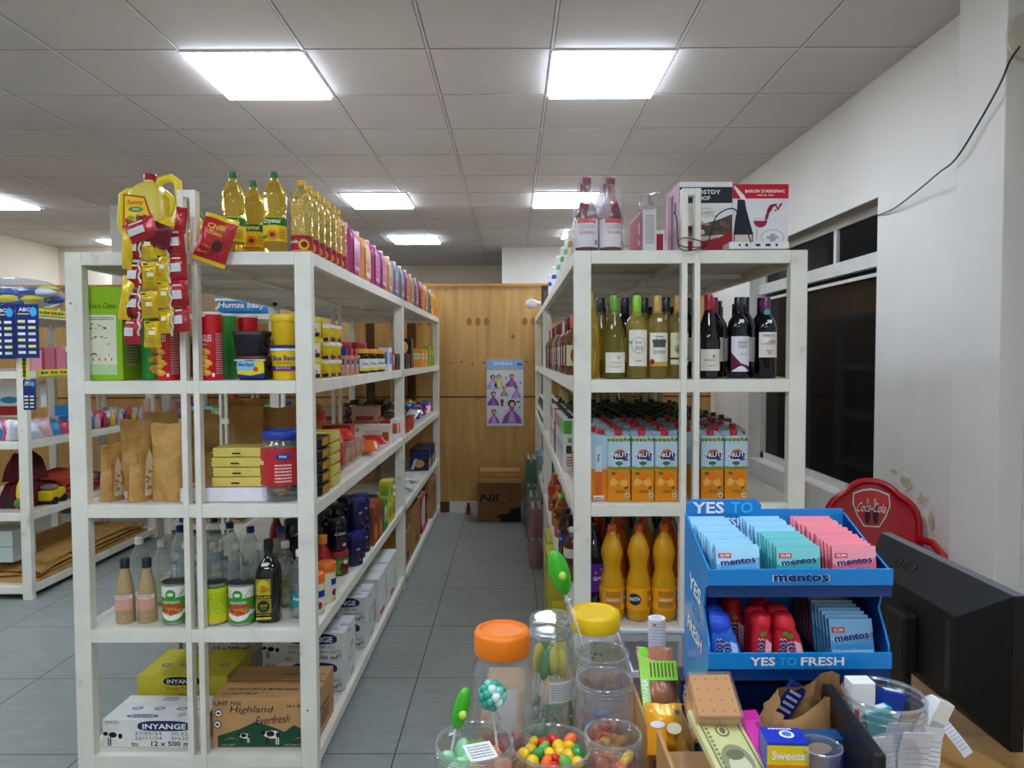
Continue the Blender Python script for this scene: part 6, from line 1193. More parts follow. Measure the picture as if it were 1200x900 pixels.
# things against the plywood
def mk_poster():
    r = E('sticker_sheet'); MB().box(-.178, .178, -.006, 0, 0, .65, m('dcdde2', 'gloss')).build('sheet', r); g = MB(); F = front(0, -.006, 0)
    g.rect(F, -.178, .545, .178, .65, m('8fb8dc', 'gloss'), .001); g.text(F, 'Stickers', -.02, .61, .035, m('dfe8f4'), .0016, w=.18, shear=.2); g.rect(F, -.12, .55, .12, .565, m('c8b89a'), .0014); g.disc(F, .13, .6, .012, .016, m('4a4a54'), .0014); g.disc(F, .155, .6, .010, .014, m('4a4a54'), .0014)
    def fig(u, v, s, c1, c2, hc):
        g.poly(F, [(u-s*.5, v-s*.5), (u+s*.5, v-s*.5), (u+s*.38, v-s*.15), (u+s*.12, v+s*.12), (u-s*.12, v+s*.12), (u-s*.38, v-s*.15)], m(c1), .0016); g.poly(F, [(u-s*.2, v-s*.48), (u+s*.2, v-s*.48), (u+s*.06, v+s*.1), (u-s*.06, v+s*.1)], m(c2), .002)
        g.disc(F, u, v+s*.22, s*.11, s*.14, m(c1), .002, 10); g.disc(F, u, v+s*.46, s*.21, s*.2, m(hc), .0022, 12); g.disc(F, u+s*.02, v+s*.42, s*.12, s*.13, m('e2b89c'), .0026, 12)
        for q in (-1, 1): g.disc(F, u+q*s*.25, v+s*.12, s*.15, s*.035, m('e2b89c'), .0018, 8, rot=q*-.5)
    fig(.065, .125, .20, '8c5cb4', 'c89ad0', '5a3424'); fig(-.11, .085, .12, '9a62ba', 'd0a0d8', '6a3a24'); fig(-.115, .26, .12, '7c50a4', 'a468bc', '6a4a2c'); fig(.065, .435, .11, '9a4cac', 'c070c4', '6a4a34'); fig(.11, .32, .10, 'a88ad0', 'c8aae0', '5a4434'); fig(-.12, .42, .12, 'a4a4dc', 'c4c4ec', '5a4234'); fig(-.06, .43, .11, 'd0d470', 'e4e4a0', 'a8703c'); fig(-.01, .33, .08, '9a8a88', 'b8a8a0', 'a8685c')
    g.disc(F, -.03, .24, .018, .024, m('8c3434'), .0016, 9); g.disc(F, -.03, .205, .012, .02, m('8c3434'), .0016, 7); g.disc(F, .13, .235, .02, .01, m('4a4a50'), .0016, 6)
    for (u, v) in ((.01, .47), (.14, .18), (.15, .42), (.01, .4)): g.disc(F, u, v, .010, .014, m('8a8a90'), .0016, 6)
    g.build('stickers', r); return r
put('poster', mk_poster, (-.073, 6.895, .845), 'sheet of purple dress stickers hanging on the plywood partition', 'poster')
def mk_nil():
    r = E('cardboard_box'); c = m('7c5530'); MB().box(-.20, .20, -.15, .15, 0, .36, c).build('carton_body', r, bev=.003); lt = m('b08449')
    for k, z in enumerate((.362, .395, .428)): MB().box(-.205+.01*k, .205-.008*k, -.155+.04*k, .15, z, z+.030, lt).build('flap', r, bev=.002)
    g = MB(); F = front(0, -.15, 0); g.text(F, 'Nil', -.09, .225, .07, BLK, .001, w=.16, shear=.25); g.fine(F, -.18, .165, .08, .175, m('33231a'), 1)
    g.disc(F, .12, .29, .022, .022, m('33231a'), .001); g.disc(F, .12, .29, .016, .016, c, .0014); g.disc(F, .11, .21, .02, .016, m('33231a'), .001); g.disc(F, .115, .205, .016, .013, c, .0014)
    g.poly(F, [(-.03, .06), (.03, .075), (.10, .085), (.09, .12), (.195, .135), (.195, .002), (.0, .002), (.02, .03), (-.02, .045)], BLK, .001); g.build('printing', r); return r
put('nil', mk_nil, (-.125, 6.62, 0), 'brown cardboard box lettered Nil standing on the floor by the plywood', 'box')
put('stick', lambda: MB().box(-.02, .02, -.03, .03, 0, .07, m('7a4a2a')).box(-.012, .012, -.02, .02, .07, .11, m('5a3018')).build('wood_block'), (-.43, 6.80, 0), 'small brown wooden block at the foot of the partition', 'block')
def mk_disc():
    r = E('wall_fitting'); T = Matrix.Translation((0, 0, 0)) @ Euler((PI/2, 0, 0)).to_matrix().to_4x4(); MB().lathe([(.085, 0), (.085, .012), (.07, .02), (.045, .022)], m('c9c0aa', 'plastic'), 30, T=T).build('plate', r); MB().lathe([(.022, .022), (.022, .032), (.008, .034)], m('b9c4c8', 'gloss'), 18, T=T).build('lens', r); return r
put('disc', mk_disc, (1.925, 2.695, 2.70), 'round white fitting high on the wall pilaster at the top right', 'fitting')
pts = [(1.88, 2.675, 2.66), (1.834, 2.66, 2.60), (1.820, 2.69, 2.528), (1.828, 2.82, 2.428), (1.824, 2.95, 2.327), (1.842, 3.1, 2.306), (1.89, 3.35, 2.285), (1.923, 3.6, 2.26), (1.945, 3.8, 2.264), (1.99, 3.87, 2.28)]
put('wire', lambda: MB().tube(smooth(pts), .004, m('1e1c1c', 'plastic'), 6).build('wall_cable'), (0, 0, 0), 'thin black cable drooping along the right wall to the window', 'cable')
# ---------------------------------------------------------------- counter goods
ZT = .801
CL = m('e4e8ea', 'clear')
def jarshell(g, r_, h_, neck=None, sq=None, open_=True):
    nk = neck or r_*.88
    g.lathe([(r_*.9, 0), (r_, .010), (r_, h_*.78), (nk*1.02, h_*.90), (nk, h_*.91), (nk, h_), (nk-.0025, h_)], CL, 36, sq=sq, cap='bottom')
    for z in (h_*.93, h_*.965): g.tube([((nk+.001)*math.cos(a*PI/16), (nk+.001)*math.sin(a*PI/16), z) for a in range(32)], .0013, CL, 5, closed=True)
    g.tube([((nk)*math.cos(a*PI/16), (nk)*math.sin(a*PI/16), h_) for a in range(32)], .0022, CL, 6, closed=True)
    return g
def mk_cjar(r_, h_, lidc=None, lidr=None, lh=.028, neck=None, sq=None, tagd=None, kindl='plastic'):
    def f():
        r = E('candy_jar'); jarshell(MB(), r_, h_, neck, sq).build('jar_shell', r)
        if lidc:
            q = lidr; MB().lathe([(q*.985, h_-.014), (q, h_-.010), (q, h_+lh-.016), (q*.94, h_+lh-.010), (q*.80, h_+lh-.008), (q*.76, h_+lh-.012), (0, h_+lh-.012)], m(lidc, kindl), 40).build('lid', r)
        if tagd: g = MB(); tagd(g); g.build('label', r)
        return r
    return f
def tg_paper(w_, h0, h1, rr, a):
    def d(g): F = Cyl(rr, 0, a0=a); g.rect(F, -w_, h0, w_, h1, m('e6e4de'), .001); g.fine(F, -w_*.85, h0+.004, w_*.85, h1-.004, m('8c8a84'), 7, .0015, .3)
    return d
put('jo', mk_cjar(.053, .207, 'f07c12', .050, .036, .0415, 4), (-.020, 1.25, ZT-.0), 'square-shouldered clear jar with bright orange lid', 'jar')
put('jc', mk_cjar(.051, .20, 'e4e6e8', .042, .032, .038, None, tg_paper(.030, .075, .115, .0515, .45), 'clear'), (.072, 1.345, ZT), 'clear jar of yellow-green lollipops with a see-through lid', 'jar')
put('jy', mk_cjar(.062, .175, 'f0c40e', .052, .030, .048), (.168, 1.445, ZT), 'wide clear jar with bright yellow lid', 'jar')
put('ja', mk_cjar(.055, .165, None, neck=.049), (.166, 1.31, ZT), 'open lidless jar in front of the yellow-lidded one', 'jar')
put('jb', mk_cjar(.054, .17, None, neck=.047, sq=5), (.155, 1.188, ZT), 'open square jar with red and yellow sweets at the bottom, middle of the lidless ones', 'jar')
put('jcc', mk_cjar(.046, .15, None, neck=.042), (.150, 1.05, ZT), 'open jar with orange and yellow jellies, nearest of the lidless ones', 'jar')
put('jl', mk_cjar(.058, .15, None, neck=.0565), (-.058, 1.03, ZT), 'wide round tub of pastel lollipops at the left front of the counter', 'tub')
put('jbowl', lambda: (lambda r: (MB().lathe([(.045, 0), (.05, .006), (.059, .125), (.0605, .13), (.058, .131)], CL, 36, cap='bottom').tube([(.060*math.cos(a*PI/18), .060*math.sin(a*PI/18), .13) for a in range(36)], .0028, m('dfe2e4', 'clear'), 6, closed=True).build('bowl_shell', r), r)[-1])(E('candy_tub')), (.058, 1.055, ZT), 'clear round tub full of bright mixed lollipops at the front', 'tub')
put('jcon', lambda: (lambda r: (MB().lathe([(.034, 0), (.036, .005), (.041, .15), (.0415, .152), (.040, .152)], CL, 30, cap='bottom').build('cup_shell', r), r)[-1])(E('clear_container')), (.052, 1.165, ZT), 'tall clear container with dark green sweets behind the mixed lollipops', 'container')
def mk_lol(c, c2='e8e6e0', sc=(1, 1, 1)):
    def f():
        r = E('lollipop'); MB().blob((0, 0, 0), .0125, m(c, 'gloss'), sc=sc, seg=12, rings=8).build('candy', r); MB().tube([(0, 0, -.011), (0, 0, -.075)], .0018, m(c2, 'plastic'), 6).build('stick', r)
        MB().lathe([(.003, -.012), (.008, -.018), (.006, -.024)], m(c, 'film'), 8, cap=False).build('wrapper_twist', r); return r
    return f
R = random.Random(11)
CN = {'d8261c': 'red', 'ee6a1c': 'orange', 'f2c41c': 'yellow', '2f8a3c': 'green', 'e8b818': 'golden', '6ab04a': 'light green'}
cs = list(CN)
for k in range(40):
    a = k*2.39996; q = .046*math.sqrt((k % 20+.5)/20); z = .100 + (.018 if k >= 20 else 0)
    c = cs[(k*7+k//3) % 6]; put('lol'+c, mk_lol(c), (.058+q*math.cos(a), 1.055+q*math.sin(a), ZT+z), f'{CN[c]} lollipop in the round tub of mixed lollipops', 'lollipop', f'{CN[c]} lollipops in the mixed tub', rot=(R.uniform(-.9, .9), R.uniform(-.9, .9) , R.uniform(0, 6)), sc=(.78, .62 if k % 3 else .78, [.78, 1.15, .9][k % 3]))
# pastel lollipops in the left tub
CP = {'9fd8a4': 'pale green', 'e8a07c': 'salmon', 'ecd48c': 'cream yellow', '8cb86c': 'leaf green'}
for k in range(22):
    a = k*2.39996; q = .044*math.sqrt((k+.5)/22); c = list(CP)[0 if math.cos(a) < -.3 else (1 if math.cos(a) > .4 else 2 + k % 2)]
    put('pl'+c, mk_lol(c, 'e8e6e0', (1.1, 1, 1.5)), (-.058+q*math.cos(a), 1.03+q*math.sin(a), ZT+.105+.008*(k % 3)), f'{CP[c]} lollipop inside the round tub at the left front', 'lollipop', f'{CP[c]} lollipops in the left tub', rot=(R.uniform(-.4, .4), R.uniform(-.4, .4), a), sc=(.9, .9, .9))
def mk_tag(): g = MB().box(-.022, .022, -.017, .017, 0, .0008, m('eeece4')); g.fine(topf(0, 0, .0008), -.018, -.013, .018, .013, m('77747c'), 5, .0005, .3); return g.build('price_tag')
put('ptag', mk_tag, (-.048, 1.005, ZT+.148), 'small white price tag across the left lollipop tub', 'tag', rot=(.25, .1, .5))
def mk_ballpop():
    r = E('lollipop'); g = MB(); R = random.Random(8)
    for k in range(26): a = k*2.4; z = 1-2*(k+.5)/26; q = math.sqrt(1-z*z); g.blob((.016*q*math.cos(a), .016*q*math.sin(a), .016*z), .0075, m(['2f9a84', '7cc8b4', 'cfe8e0', '3aa890'][k % 4], 'gloss'), seg=7, rings=5)
    g.build('candy', r); MB().tube([(0, 0, -.018), (.01, 0, -.10)], .0022, m('e6e4e2', 'plastic'), 6).build('stick', r); MB().lathe([(.006, -.02), (.014, -.035), (.010, -.05)], m('e8ecec', 'film'), 10, cap=False).build('wrapper_twist', r); return r
put('ballpop', mk_ballpop, (-.033, 1.06, ZT+.205), 'teal bubbly lollipop standing above the left tub', 'lollipop')
def mk_leafpop(w_=.018, h_=.055):
    def f():
        r = E('lollipop'); MB().blob((0, 0, 0), h_*.5, m('3fae24', 'gloss'), sc=(w_*1.0/h_*1.2, .35, 1), seg=14, rings=10).build('candy', r); MB().blob((.004, -h_*.16, -.004), h_*.10, m('b8d84a', 'gloss')).build('face', r)
        MB().lathe([(.005, -h_*.5), (.012, -h_*.62), (.006, -h_*.72)], m('e2f0ec', 'film'), 8, cap=False).build('wrapper_twist', r); MB().tube([(0, 0, -h_*.5), (.006, 0, -.16)], .0022, m('e6e4e2', 'plastic'), 6).build('stick', r); return r
    return f
put('leaf1', mk_leafpop(.02, .066), (-.079, 1.05, ZT+.19), 'green leaf-shaped lollipop leaning at the far left of the tub', 'lollipop', rot=(0, .25, 0))
put('leaf2', mk_leafpop(.034, .082), (.092, 1.392, 1.092), 'large green leaf-shaped lollipop standing up behind the clear-lidded jar', 'lollipop', rot=(0, -.28, 0), sc=(1, 1, 1.15))
# sweets inside the clear-lidded jar
for k in range(9):
    a = k*.7; q = .026 if k else 0; c = 'e2cf1e' if k % 3 else '4a9a3a'
    put('tall'+c, (lambda c: lambda: (lambda r: (MB().blob((0, 0, 0), .03, m(c, 'gloss'), sc=(.35, .3, 1), seg=10, rings=8).build('candy', r), MB().tube([(0, 0, -.028), (0, 0, -.10)], .002, m('e6e4e2', 'plastic'), 6).build('stick', r), r)[-1])(E('lollipop')))(c), (.072+q*math.cos(a), 1.345+q*math.sin(a), ZT+.135+.01*(k % 2)), f'{"yellow" if k % 3 else "green"} long lollipop inside the clear-lidded jar', 'lollipop', f'{"yellow" if k % 3 else "green"} long lollipops in the clear-lidded jar', rot=(R.uniform(-.15, .15), R.uniform(-.15, .15), 0))
def heap(nm, cx, cy, r_, z0, n, cols, lab, seed, s_=.011, lay=7):
    R = random.Random(seed)
    for k in range(n):
        a = R.uniform(0, 6.28); q = r_*math.sqrt(R.random()); c = cols[k % len(cols)]
        put('gum'+nm+c, (lambda c: lambda: MB().blob((0, 0, 0), s_, m(c, 'gloss'), sc=(1.3, .9, .7), j=.15, seg=9, rings=6, seed=3).build('wrapped_candy'))(c), (cx+q*math.cos(a), cy+q*math.sin(a), z0+s_*(.8+1.1*(k//lay))), lab, 'candy', lab.replace(' sweet ', ' sweets '), rot=(R.uniform(-1, 1), R.uniform(-1, 1), R.uniform(0, 6)))
heap('o', -.020, 1.25, .036, ZT+.004, 20, ['a81e2c', 'c0303c', 'b82838'], 'dark red wrapped sweet in the orange-lidded jar', 1)
heap('c', .072, 1.345, .034, ZT+.004, 26, ['2a7a34', '3a8a3c', '8a9a2c'], 'green wrapped sweet low in the clear-lidded jar', 2)
heap('y', .168, 1.445, .04, ZT+.004, 22, ['5a3a2c', '7a5a44'], 'brown wrapped sweet in the yellow-lidded jar', 3)
heap('a', .166, 1.31, .036, ZT+.004, 16, ['6a2c34', '4a3440', '3a6ac0'], 'dark wrapped sweet in the open jar before the yellow lid', 4)
heap('b', .155, 1.188, .036, ZT+.004, 44, ['e2a01c', 'e8c41c', 'c82a3c', 'e07a1c'], 'red or yellow sweet in the open square jar', 5)
heap('cc', .150, 1.05, .030, ZT+.004, 44, ['c8601c', 'b8501c', 'e8b81c', 'a8481c'], 'orange or yellow jelly sweet in the nearest open jar', 6, lay=5)
heap('g', .052, 1.165, .024, ZT+.004, 30, ['1f6a34', '2a7a3c'], 'dark green sweet in the tall clear container', 7, lay=4)
put('whtag', lambda: MB().box(-.02, .02, -.0006, .0006, 0, .075, m('e9e6e0')).build('paper_slip'), (-.014, 1.222, ZT+.06), 'white paper slip standing inside the orange-lidded jar', 'paper', rz=.2)
# clear storage box and receipt roll
def mk_cbox():
    r = E('storage_box'); c = m('dfe3e8', 'clear'); t = .003; W2, D2, H = .074, .105, .088; g = MB()
    g.box(-W2, W2, -D2, D2, 0, t, c); g.box(-W2, W2, -D2, -D2+t, t, H, c); g.box(-W2, W2, D2-t, D2, t, H, c); g.box(-W2, -W2+t, -D2+t, D2-t, t, H, c); g.box(W2-t, W2, -D2+t, D2-t, t, H, c); g.build('box_body', r)
    g = MB().box(-W2-.004, W2+.004, -D2-.004, D2+.004, H, H+.004, m('c4c8cf', 'film')); rim = m('dde0e4', 'plastic')
    for a in (-1, 1): g.box(min(a*W2, a*(W2+.005)), max(a*W2, a*(W2+.005)), -D2-.005, D2+.005, H-.004, H+.008, rim); g.box(-W2, W2, min(a*D2, a*(D2+.005)), max(a*D2, a*(D2+.005)), H-.004, H+.008, rim)
    g.build('lid', r); return r
put('cbox', mk_cbox, (.312, 1.49, ZT), 'flat translucent plastic storage box behind the sweets', 'box')
def mk_roll():
    r = E('receipt_roll'); g = MB().lathe([(.0175, 0), (.018, .002), (.018, .068), (.012, .068), (.011, .05)], m('eceaf0'), 24); g.build('paper_roll', r); g = MB(); F = Cyl(.018, .004); g.fine(F, -.016, 0, .016, .06, m('b4b2bc'), 9, .0006, .25); g.disc(F, -.008, .055, .004, .003, m('c88a3c'), .001); g.build('printing', r); return r
put('roll', mk_roll, (.305, 1.49, ZT+.095), 'small white receipt roll standing on the translucent box lid', 'paper roll')
# holder carton with wafers and biscuits
kc = m('b08550')
put('hold', lambda: (lambda r: (MB().box(-.10, .10, -.09, .09, 0, .165, kc).build('carton_body', r), MB().box(-.103, -.098, -.10, .10, 0, .19, kc).box(-.035, -.031, -.10, .06, .166, .195, kc).build('side_flap', r), r)[-1])(E('display_carton')), (.305, .885, ZT), 'open brown carton holding packs in front of the blue stand', 'carton')
put('hold2', lambda: (lambda r: (MB().box(-.032, .032, -.075, .075, 0, .12, kc).build('carton_body', r, bev=.002), MB().box(-.036, -.032, -.078, .078, 0, .165, kc).box(.032, .036, -.078, .02, 0, .15, kc).build('side_flap', r), r)[-1])(E('display_carton')), (.236, 1.125, ZT), 'narrow brown carton under the green and orange wafer packs', 'carton')
def mk_waf():
    r = E('wafer_pack'); MB().pouch(.062, .11, .03, m('b0704c', 'foil'), seed=4).build('wrapper', r); g = MB(); F = front(0, -.0186, 0)
    g.rect(F, -.031, .0, -.017, .105, m('8ccf1c', 'gloss'), .001); g.rect(F, -.017, .055, .03, .085, m('8ccf1c', 'gloss'), .001); g.disc(F, -.022, .10, .006, .007, m('6ae01c'), .002)
    for k in range(7): g.rect(F, -.014+.006*k, .06, -.0115+.006*k, .082, m('5a5a1c'), .0014)
    g.text(F, 'WAFER', -.024, .04, .008, WHT, .0016, rot=PI/2); g.build('label', r); return r
put('waf', mk_waf, (.238, 1.125, .935), 'pinkish wafer pack with lime green label', 'packet', rot=(-.55, 0, 0))
def mk_opk():
    r = E('wafer_pack'); MB().pouch(.056, .072, .024, m('eea61c', 'foil'), seed=5).build('wrapper', r); g = MB(); F = front(0, -.0150, 0); g.rect(F, -.027, .004, .0, .05, m('e0921c', 'gloss'), .001); g.disc(F, -.012, .045, .011, .005, WHT, .0016); g.disc(F, .012, .04, .011, .008, m('f2e2c0'), .0016); g.disc(F, .018, .062, .004, .004, m('5a5a60'), .0016); g.build('label', r); return r
put('opk', mk_opk, (.226, 1.035, .925), 'amber foil wafer pack leaning in front of the lime-labelled one', 'packet', rot=(-.35, 0, -.05))
put('dpk', lambda: MB().pouch(.056, .03, .014, m('3a1c14', 'foil')).build('chocolate_bar'), (.228, 1.01, .905), 'dark chocolate bar below the amber wafer pack', 'bar')
for k in range(2): put('nvp', lambda: (lambda g: (g.box(-.014, .014, -.025, .025, 0, .038, m('1c2050', 'gloss')), g.text(front(0, -.025, 0), 'XL', 0, .024, .012, WHT, .001), g.build('navy_pack'))[-1])(MB()), (.286-.002*k, 1.16-.062*k, .955-.035*k), f'small navy pack between wafers and biscuits, {["upper", "lower"][k]} one', 'box', 'small navy packs')
def mk_bisc():
    r = E('biscuit_pack'); g = MB()
    for k in range(5): g.box(-.028, .028, -.032, .032, .011*k, .011*k+.0085, m(['d09a5c', 'dda868'][k % 2], 'matte'))
    for i in range(4):
        for j in range(4): g.disc(topf(0, 0, .0525), -.021+.014*i, -.024+.016*j, .0015, .0015, m('8a5a2c'), .0004, 6)
    g.build('biscuits', r, bev=.002); MB().box(-.031, .031, -.036, .036, -.002, .056, m('f2e4d4', 'clear')).build('wrapper', r, bev=.004); return r
put('bisc', mk_bisc, (.271, .965, 1.018), 'clear-wrapped stack of square crackers', 'packet', rot=(.5, 0, .0))
def mk_bill():
    r = E('play_money_pack'); MB().box(-.032, .032, -.065, .065, 0, .014, m('cdc98c', 'gloss')).build('wrapper', r, bev=.003); g = MB(); F = topf(0, 0, .014); gk = m('6a6c4a')
    for (a, b_, c, d) in ((-.026, -.055, -.024, .045), (.024, -.055, .026, .045), (-.026, .043, .026, .045), (-.026, -.055, .026, -.053)): g.rect(F, a, b_, c, d, gk, .0006)
    g.disc(F, 0, .025, .009, .009, gk, .0006); g.disc(F, 0, .025, .007, .007, m('cdc98c'), .0009); g.disc(F, 0, .025, .004, .005, gk, .0012); g.disc(F, 0, -.022, .020, .026, m('8a8c68'), .0006, 20); g.disc(F, 0, -.03, .014, .020, m('c4c4a0'), .0010, 14); g.disc(F, 0, -.012, .012, .008, gk, .0012, 12)
    g.text(F, '100', .012, .036, .007, gk, .0009); g.fine(F, -.022, -.05, -.018, .04, gk, 14, .0008); g.build('printing', r); return r
put('bill', mk_bill, (.276, .892, 1.008), 'pale yellow pack printed like a banknote', 'packet', rot=(.35, 0, .18))
put('pink', lambda: (lambda r: (MB().box(-.013, .013, -.06, .06, 0, .016, m('d83ca0', 'gloss')).build('wrapper', r, bev=.004), MB().rect(topf(0, 0, .016), -.013, .045, .013, .06, m('c02c8c', 'gloss'), .0008).disc(topf(0, 0, .016), .006, .035, .004, .006, m('8c1c64'), .001).build('seal', r), r)[-1])(E('sweets_pack')), (.321, .892, 1.005), 'bright pink narrow pack beside the banknote-like one', 'packet', rot=(.35, 0, .12))
def mk_blue():
    r = E('small_carton'); MB().box(-.025, .025, -.018, .018, 0, .05, m('1c3cb8', 'gloss')).build('carton_body', r, bev=.0008); g = MB(); F = topf(0, 0, .05); g.disc(F, .004, 0, .009, .009, WHT, .0006); g.disc(F, .004, 0, .006, .006, m('3a7ac0'), .0010); g.fine(F, -.015, .010, .015, .015, WHT, 1, .0006)
    F = front(0, -.018, 0); g.rect(F, -.025, 0, .025, .046, m('ecd41c'), .0006); g.text(F, 'Sweets', 0, .034, .011, WHT, .0014, w=.04); g.rect(F, -.025, 0, .025, .022, m('e2841c'), .0009); g.build('printing', r); return r
put('blue', mk_blue, (.336, .868, .998), 'blue and yellow carton at the front edge of the picture', 'box', rz=-.05)
# crumpled kraft bag
def mk_kbag():
    g = MB(); R = random.Random(13); nx, nz = 26, 12; pts = []
    for j in range(nz+1):
        v = j/nz
        for i in range(nx):
            a = 2*PI*i/nx; q = 1 + .16*math.sin(3*a+2*v)+.12*math.sin(7*a+5*v)*v + R.uniform(-.05, .05); w_ = .060*(1-.30*v**2)*q; d_ = .038*(1-.35*v**2)*q
            pts.append((w_*math.cos(a)+.014*v, d_*math.sin(a), .092*v*(1+.22*math.sin(a*1.0+1.2)*v+.06*math.sin(3*a)*v)+.004*math.sin(4*a+6*v)))
    n = g.add(pts)
    for j in range(nz):
        for i in range(nx): k = (i+1) % nx; g.face((n+j*nx+i, n+j*nx+k, n+(j+1)*nx+k, n+(j+1)*nx+i), KRAFT2, (i+j) % 3 != 0)
    g.face([n+i for i in reversed(range(nx))], KRAFT2); return g.build('paper_bag')
KRAFT2 = m('9a7449', 'matte')
put('kbag', mk_kbag, (.383, .945, .967), 'crumpled brown paper bag in front of the blue stand', 'bag')
put('nvstick', lambda: (lambda g: (g.box(-.012, .012, -.004, .004, 0, .10, m('232a66', 'gloss')), g.fine(front(0, -.004, 0), -.009, .05, .009, .09, m('b8bcd8'), 4, .0008), g.build('navy_pack'))[-1])(MB()), (.352, .975, .985), 'navy pack sticking out behind the paper bag', 'packet', rot=(0, .55, 0), sc=(1, 1, .9))
put('cup', lambda: (lambda r: (MB().lathe([(.018, 0), (.0245, .055), (.0255, .056), (.024, .057)], CL, 26, cap='bottom').tube([(.025*math.cos(a*PI/12), .025*math.sin(a*PI/12), .056) for a in range(24)], .0015, CL, 5, closed=True).build('cup_body', r), r)[-1])(E('plastic_cup')), (.377, .855, .985), 'small clear plastic cup at the bottom edge', 'cup')
put('bluepk', lambda: MB().box(-.03, .03, -.012, .012, 0, .05, m('1c4c7c', 'gloss')).disc(front(0, -.012, 0), -.005, .038, .018, .008, m('d8b890'), .001, 10).disc(front(0, -.012, 0), .015, .02, .014, .016, m('2a3ca0'), .0014, 10).build('biscuit_carton'), (.390, .893, .985), 'blue carton with bear picture replaced by plain blobs behind the cup'.replace('with bear picture replaced by plain blobs', 'with cream and navy spots'), 'box')
# black divider
put('divd', lambda: MB().box(-.007, .007, -.10, .10, 0, .268, m('1b1b1d', 'plastic')).build('tray_side', bev=.003), (.4245, .885, ZT), 'black tray wall between the paper bag and the medicine jar', 'tray', rz=-.10)
# medicine jar
put('mjar', mk_cjar(.052, .27, None, neck=.050), (.4905, .925, ZT), 'clear jar crammed with small boxes and receipts', 'jar')
MD = [(-.026, .012, .115, .031, .024, .17, 'e9e8e2', 'c8281c', 0, .0, 'white and yellow carton with a red bar'), (-.004, .026, .135, .034, .014, .13, '1f3c9c', 'e6e8ea', .0, .25, 'navy and white carton'), (.014, .010, .10, .040, .016, .15, '2aa0a4', 'e6eaea', .0, -.15, 'teal carton'),
      (.030, .020, .12, .030, .016, .145, 'eceae6', 'b8c0c4', .1, .45, 'white carton leaning right'), (-.022, -.016, .08, .030, .012, .14, '2a9ac4', 'e6eaea', 0, -.3, 'bright blue carton')]
for k, (dx, dy, z, w_, d_, h_, c1, c2, rx, ry, nm) in enumerate(MD):
    put('md%d' % k, mk_box('medicine_box', w_, d_, h_, m(c1), (lambda w_, d_, h_, c2, k: lambda g: (g.rect(front(0, -d_/2, 0), -w_*.4, h_*.62, w_*(.4 if k else -.2), h_*.8, m(c2), .0008), g.fine(front(0, -d_/2, 0), -w_*.1, h_*.66, w_*.4, h_*.76, m('77757c'), 2, .0012), g.rect(front(0, -d_/2, 0), -w_*.5, 0, w_*.5, h_*.5, m('e2cf1c'), .0008) if k == 0 else None, g.rect(topf(0, 0, h_), -w_*.4, -d_*.3, w_*.4, d_*.3, m(c2), .0006) if k else None))(w_, d_, h_, c2, k)), (.4905+dx, .925+dy, ZT+z), nm+' in the medicine jar', 'box', 'small medicine boxes in the jar', rot=(rx, ry, .1*k))
def mk_rec(w_, h_, sd):
    def f():
        g = MB(); n = 8; R = random.Random(sd); pt = m('e6e8ee')
        P = [(x, .004*math.sin(j*1.1+sd), h_*j/n) for j in range(n+1) for x in (-w_/2, w_/2)]; Q = [(x, y+.0008, z) for x, y, z in P]; a = g.add(P); b_ = g.add(Q)
        for j in range(n):
            q = 2*j; g.face((a+q, a+q+1, a+q+3, a+q+2), pt, True); g.face((b_+q+1, b_+q, b_+q+2, b_+q+3), pt, True); g.face((a+q, a+q+2, b_+q+2, b_+q), pt); g.face((a+q+1, b_+q+1, b_+q+3, a+q+3), pt)
        g.face((a, b_, b_+1, a+1), pt); g.face((a+2*n, a+2*n+1, b_+2*n+1, b_+2*n), pt)
        g.fine(front(0, -.0045, 0), -w_*.4, h_*.1, w_*.4, h_*.9, m('b8bac4'), 14, .0006, .25)
        return g.build('receipt')
    return f
for k, (dx, dy, z, ry, s_) in enumerate(((-.016, -.034, .115, -.10, .95), (.010, -.037, .112, .05, 1.05), (.026, -.026, .13, .16, .9), (-.002, -.028, .15, .02, .8))): put('rec%d' % (k % 2), mk_rec(.036, .13, k % 2), (.4905+dx, .925+dy, ZT+z), f'printed white receipt in the medicine jar, {["leftmost", "middle front", "rightmost", "short upper"][k]} one', 'receipt', 'receipts in the medicine jar', rot=(.12, ry, 0), sc=(s_, 1, s_))
put('wtube', lambda: MB().lathe([(.018, 0), (.020, .004), (.020, .11), (.014, .12), (.014, .14)], m('dfe1e6', 'plastic'), 18).rect(Cyl(.0201, .02), -.03, .03, .03, .06, m('2a3c9a'), .001).build('white_bottle'), (.524, .908, ZT+.02), 'white plastic bottle at the right side in the medicine jar', 'bottle', sc=(.8, .8, 1.2))
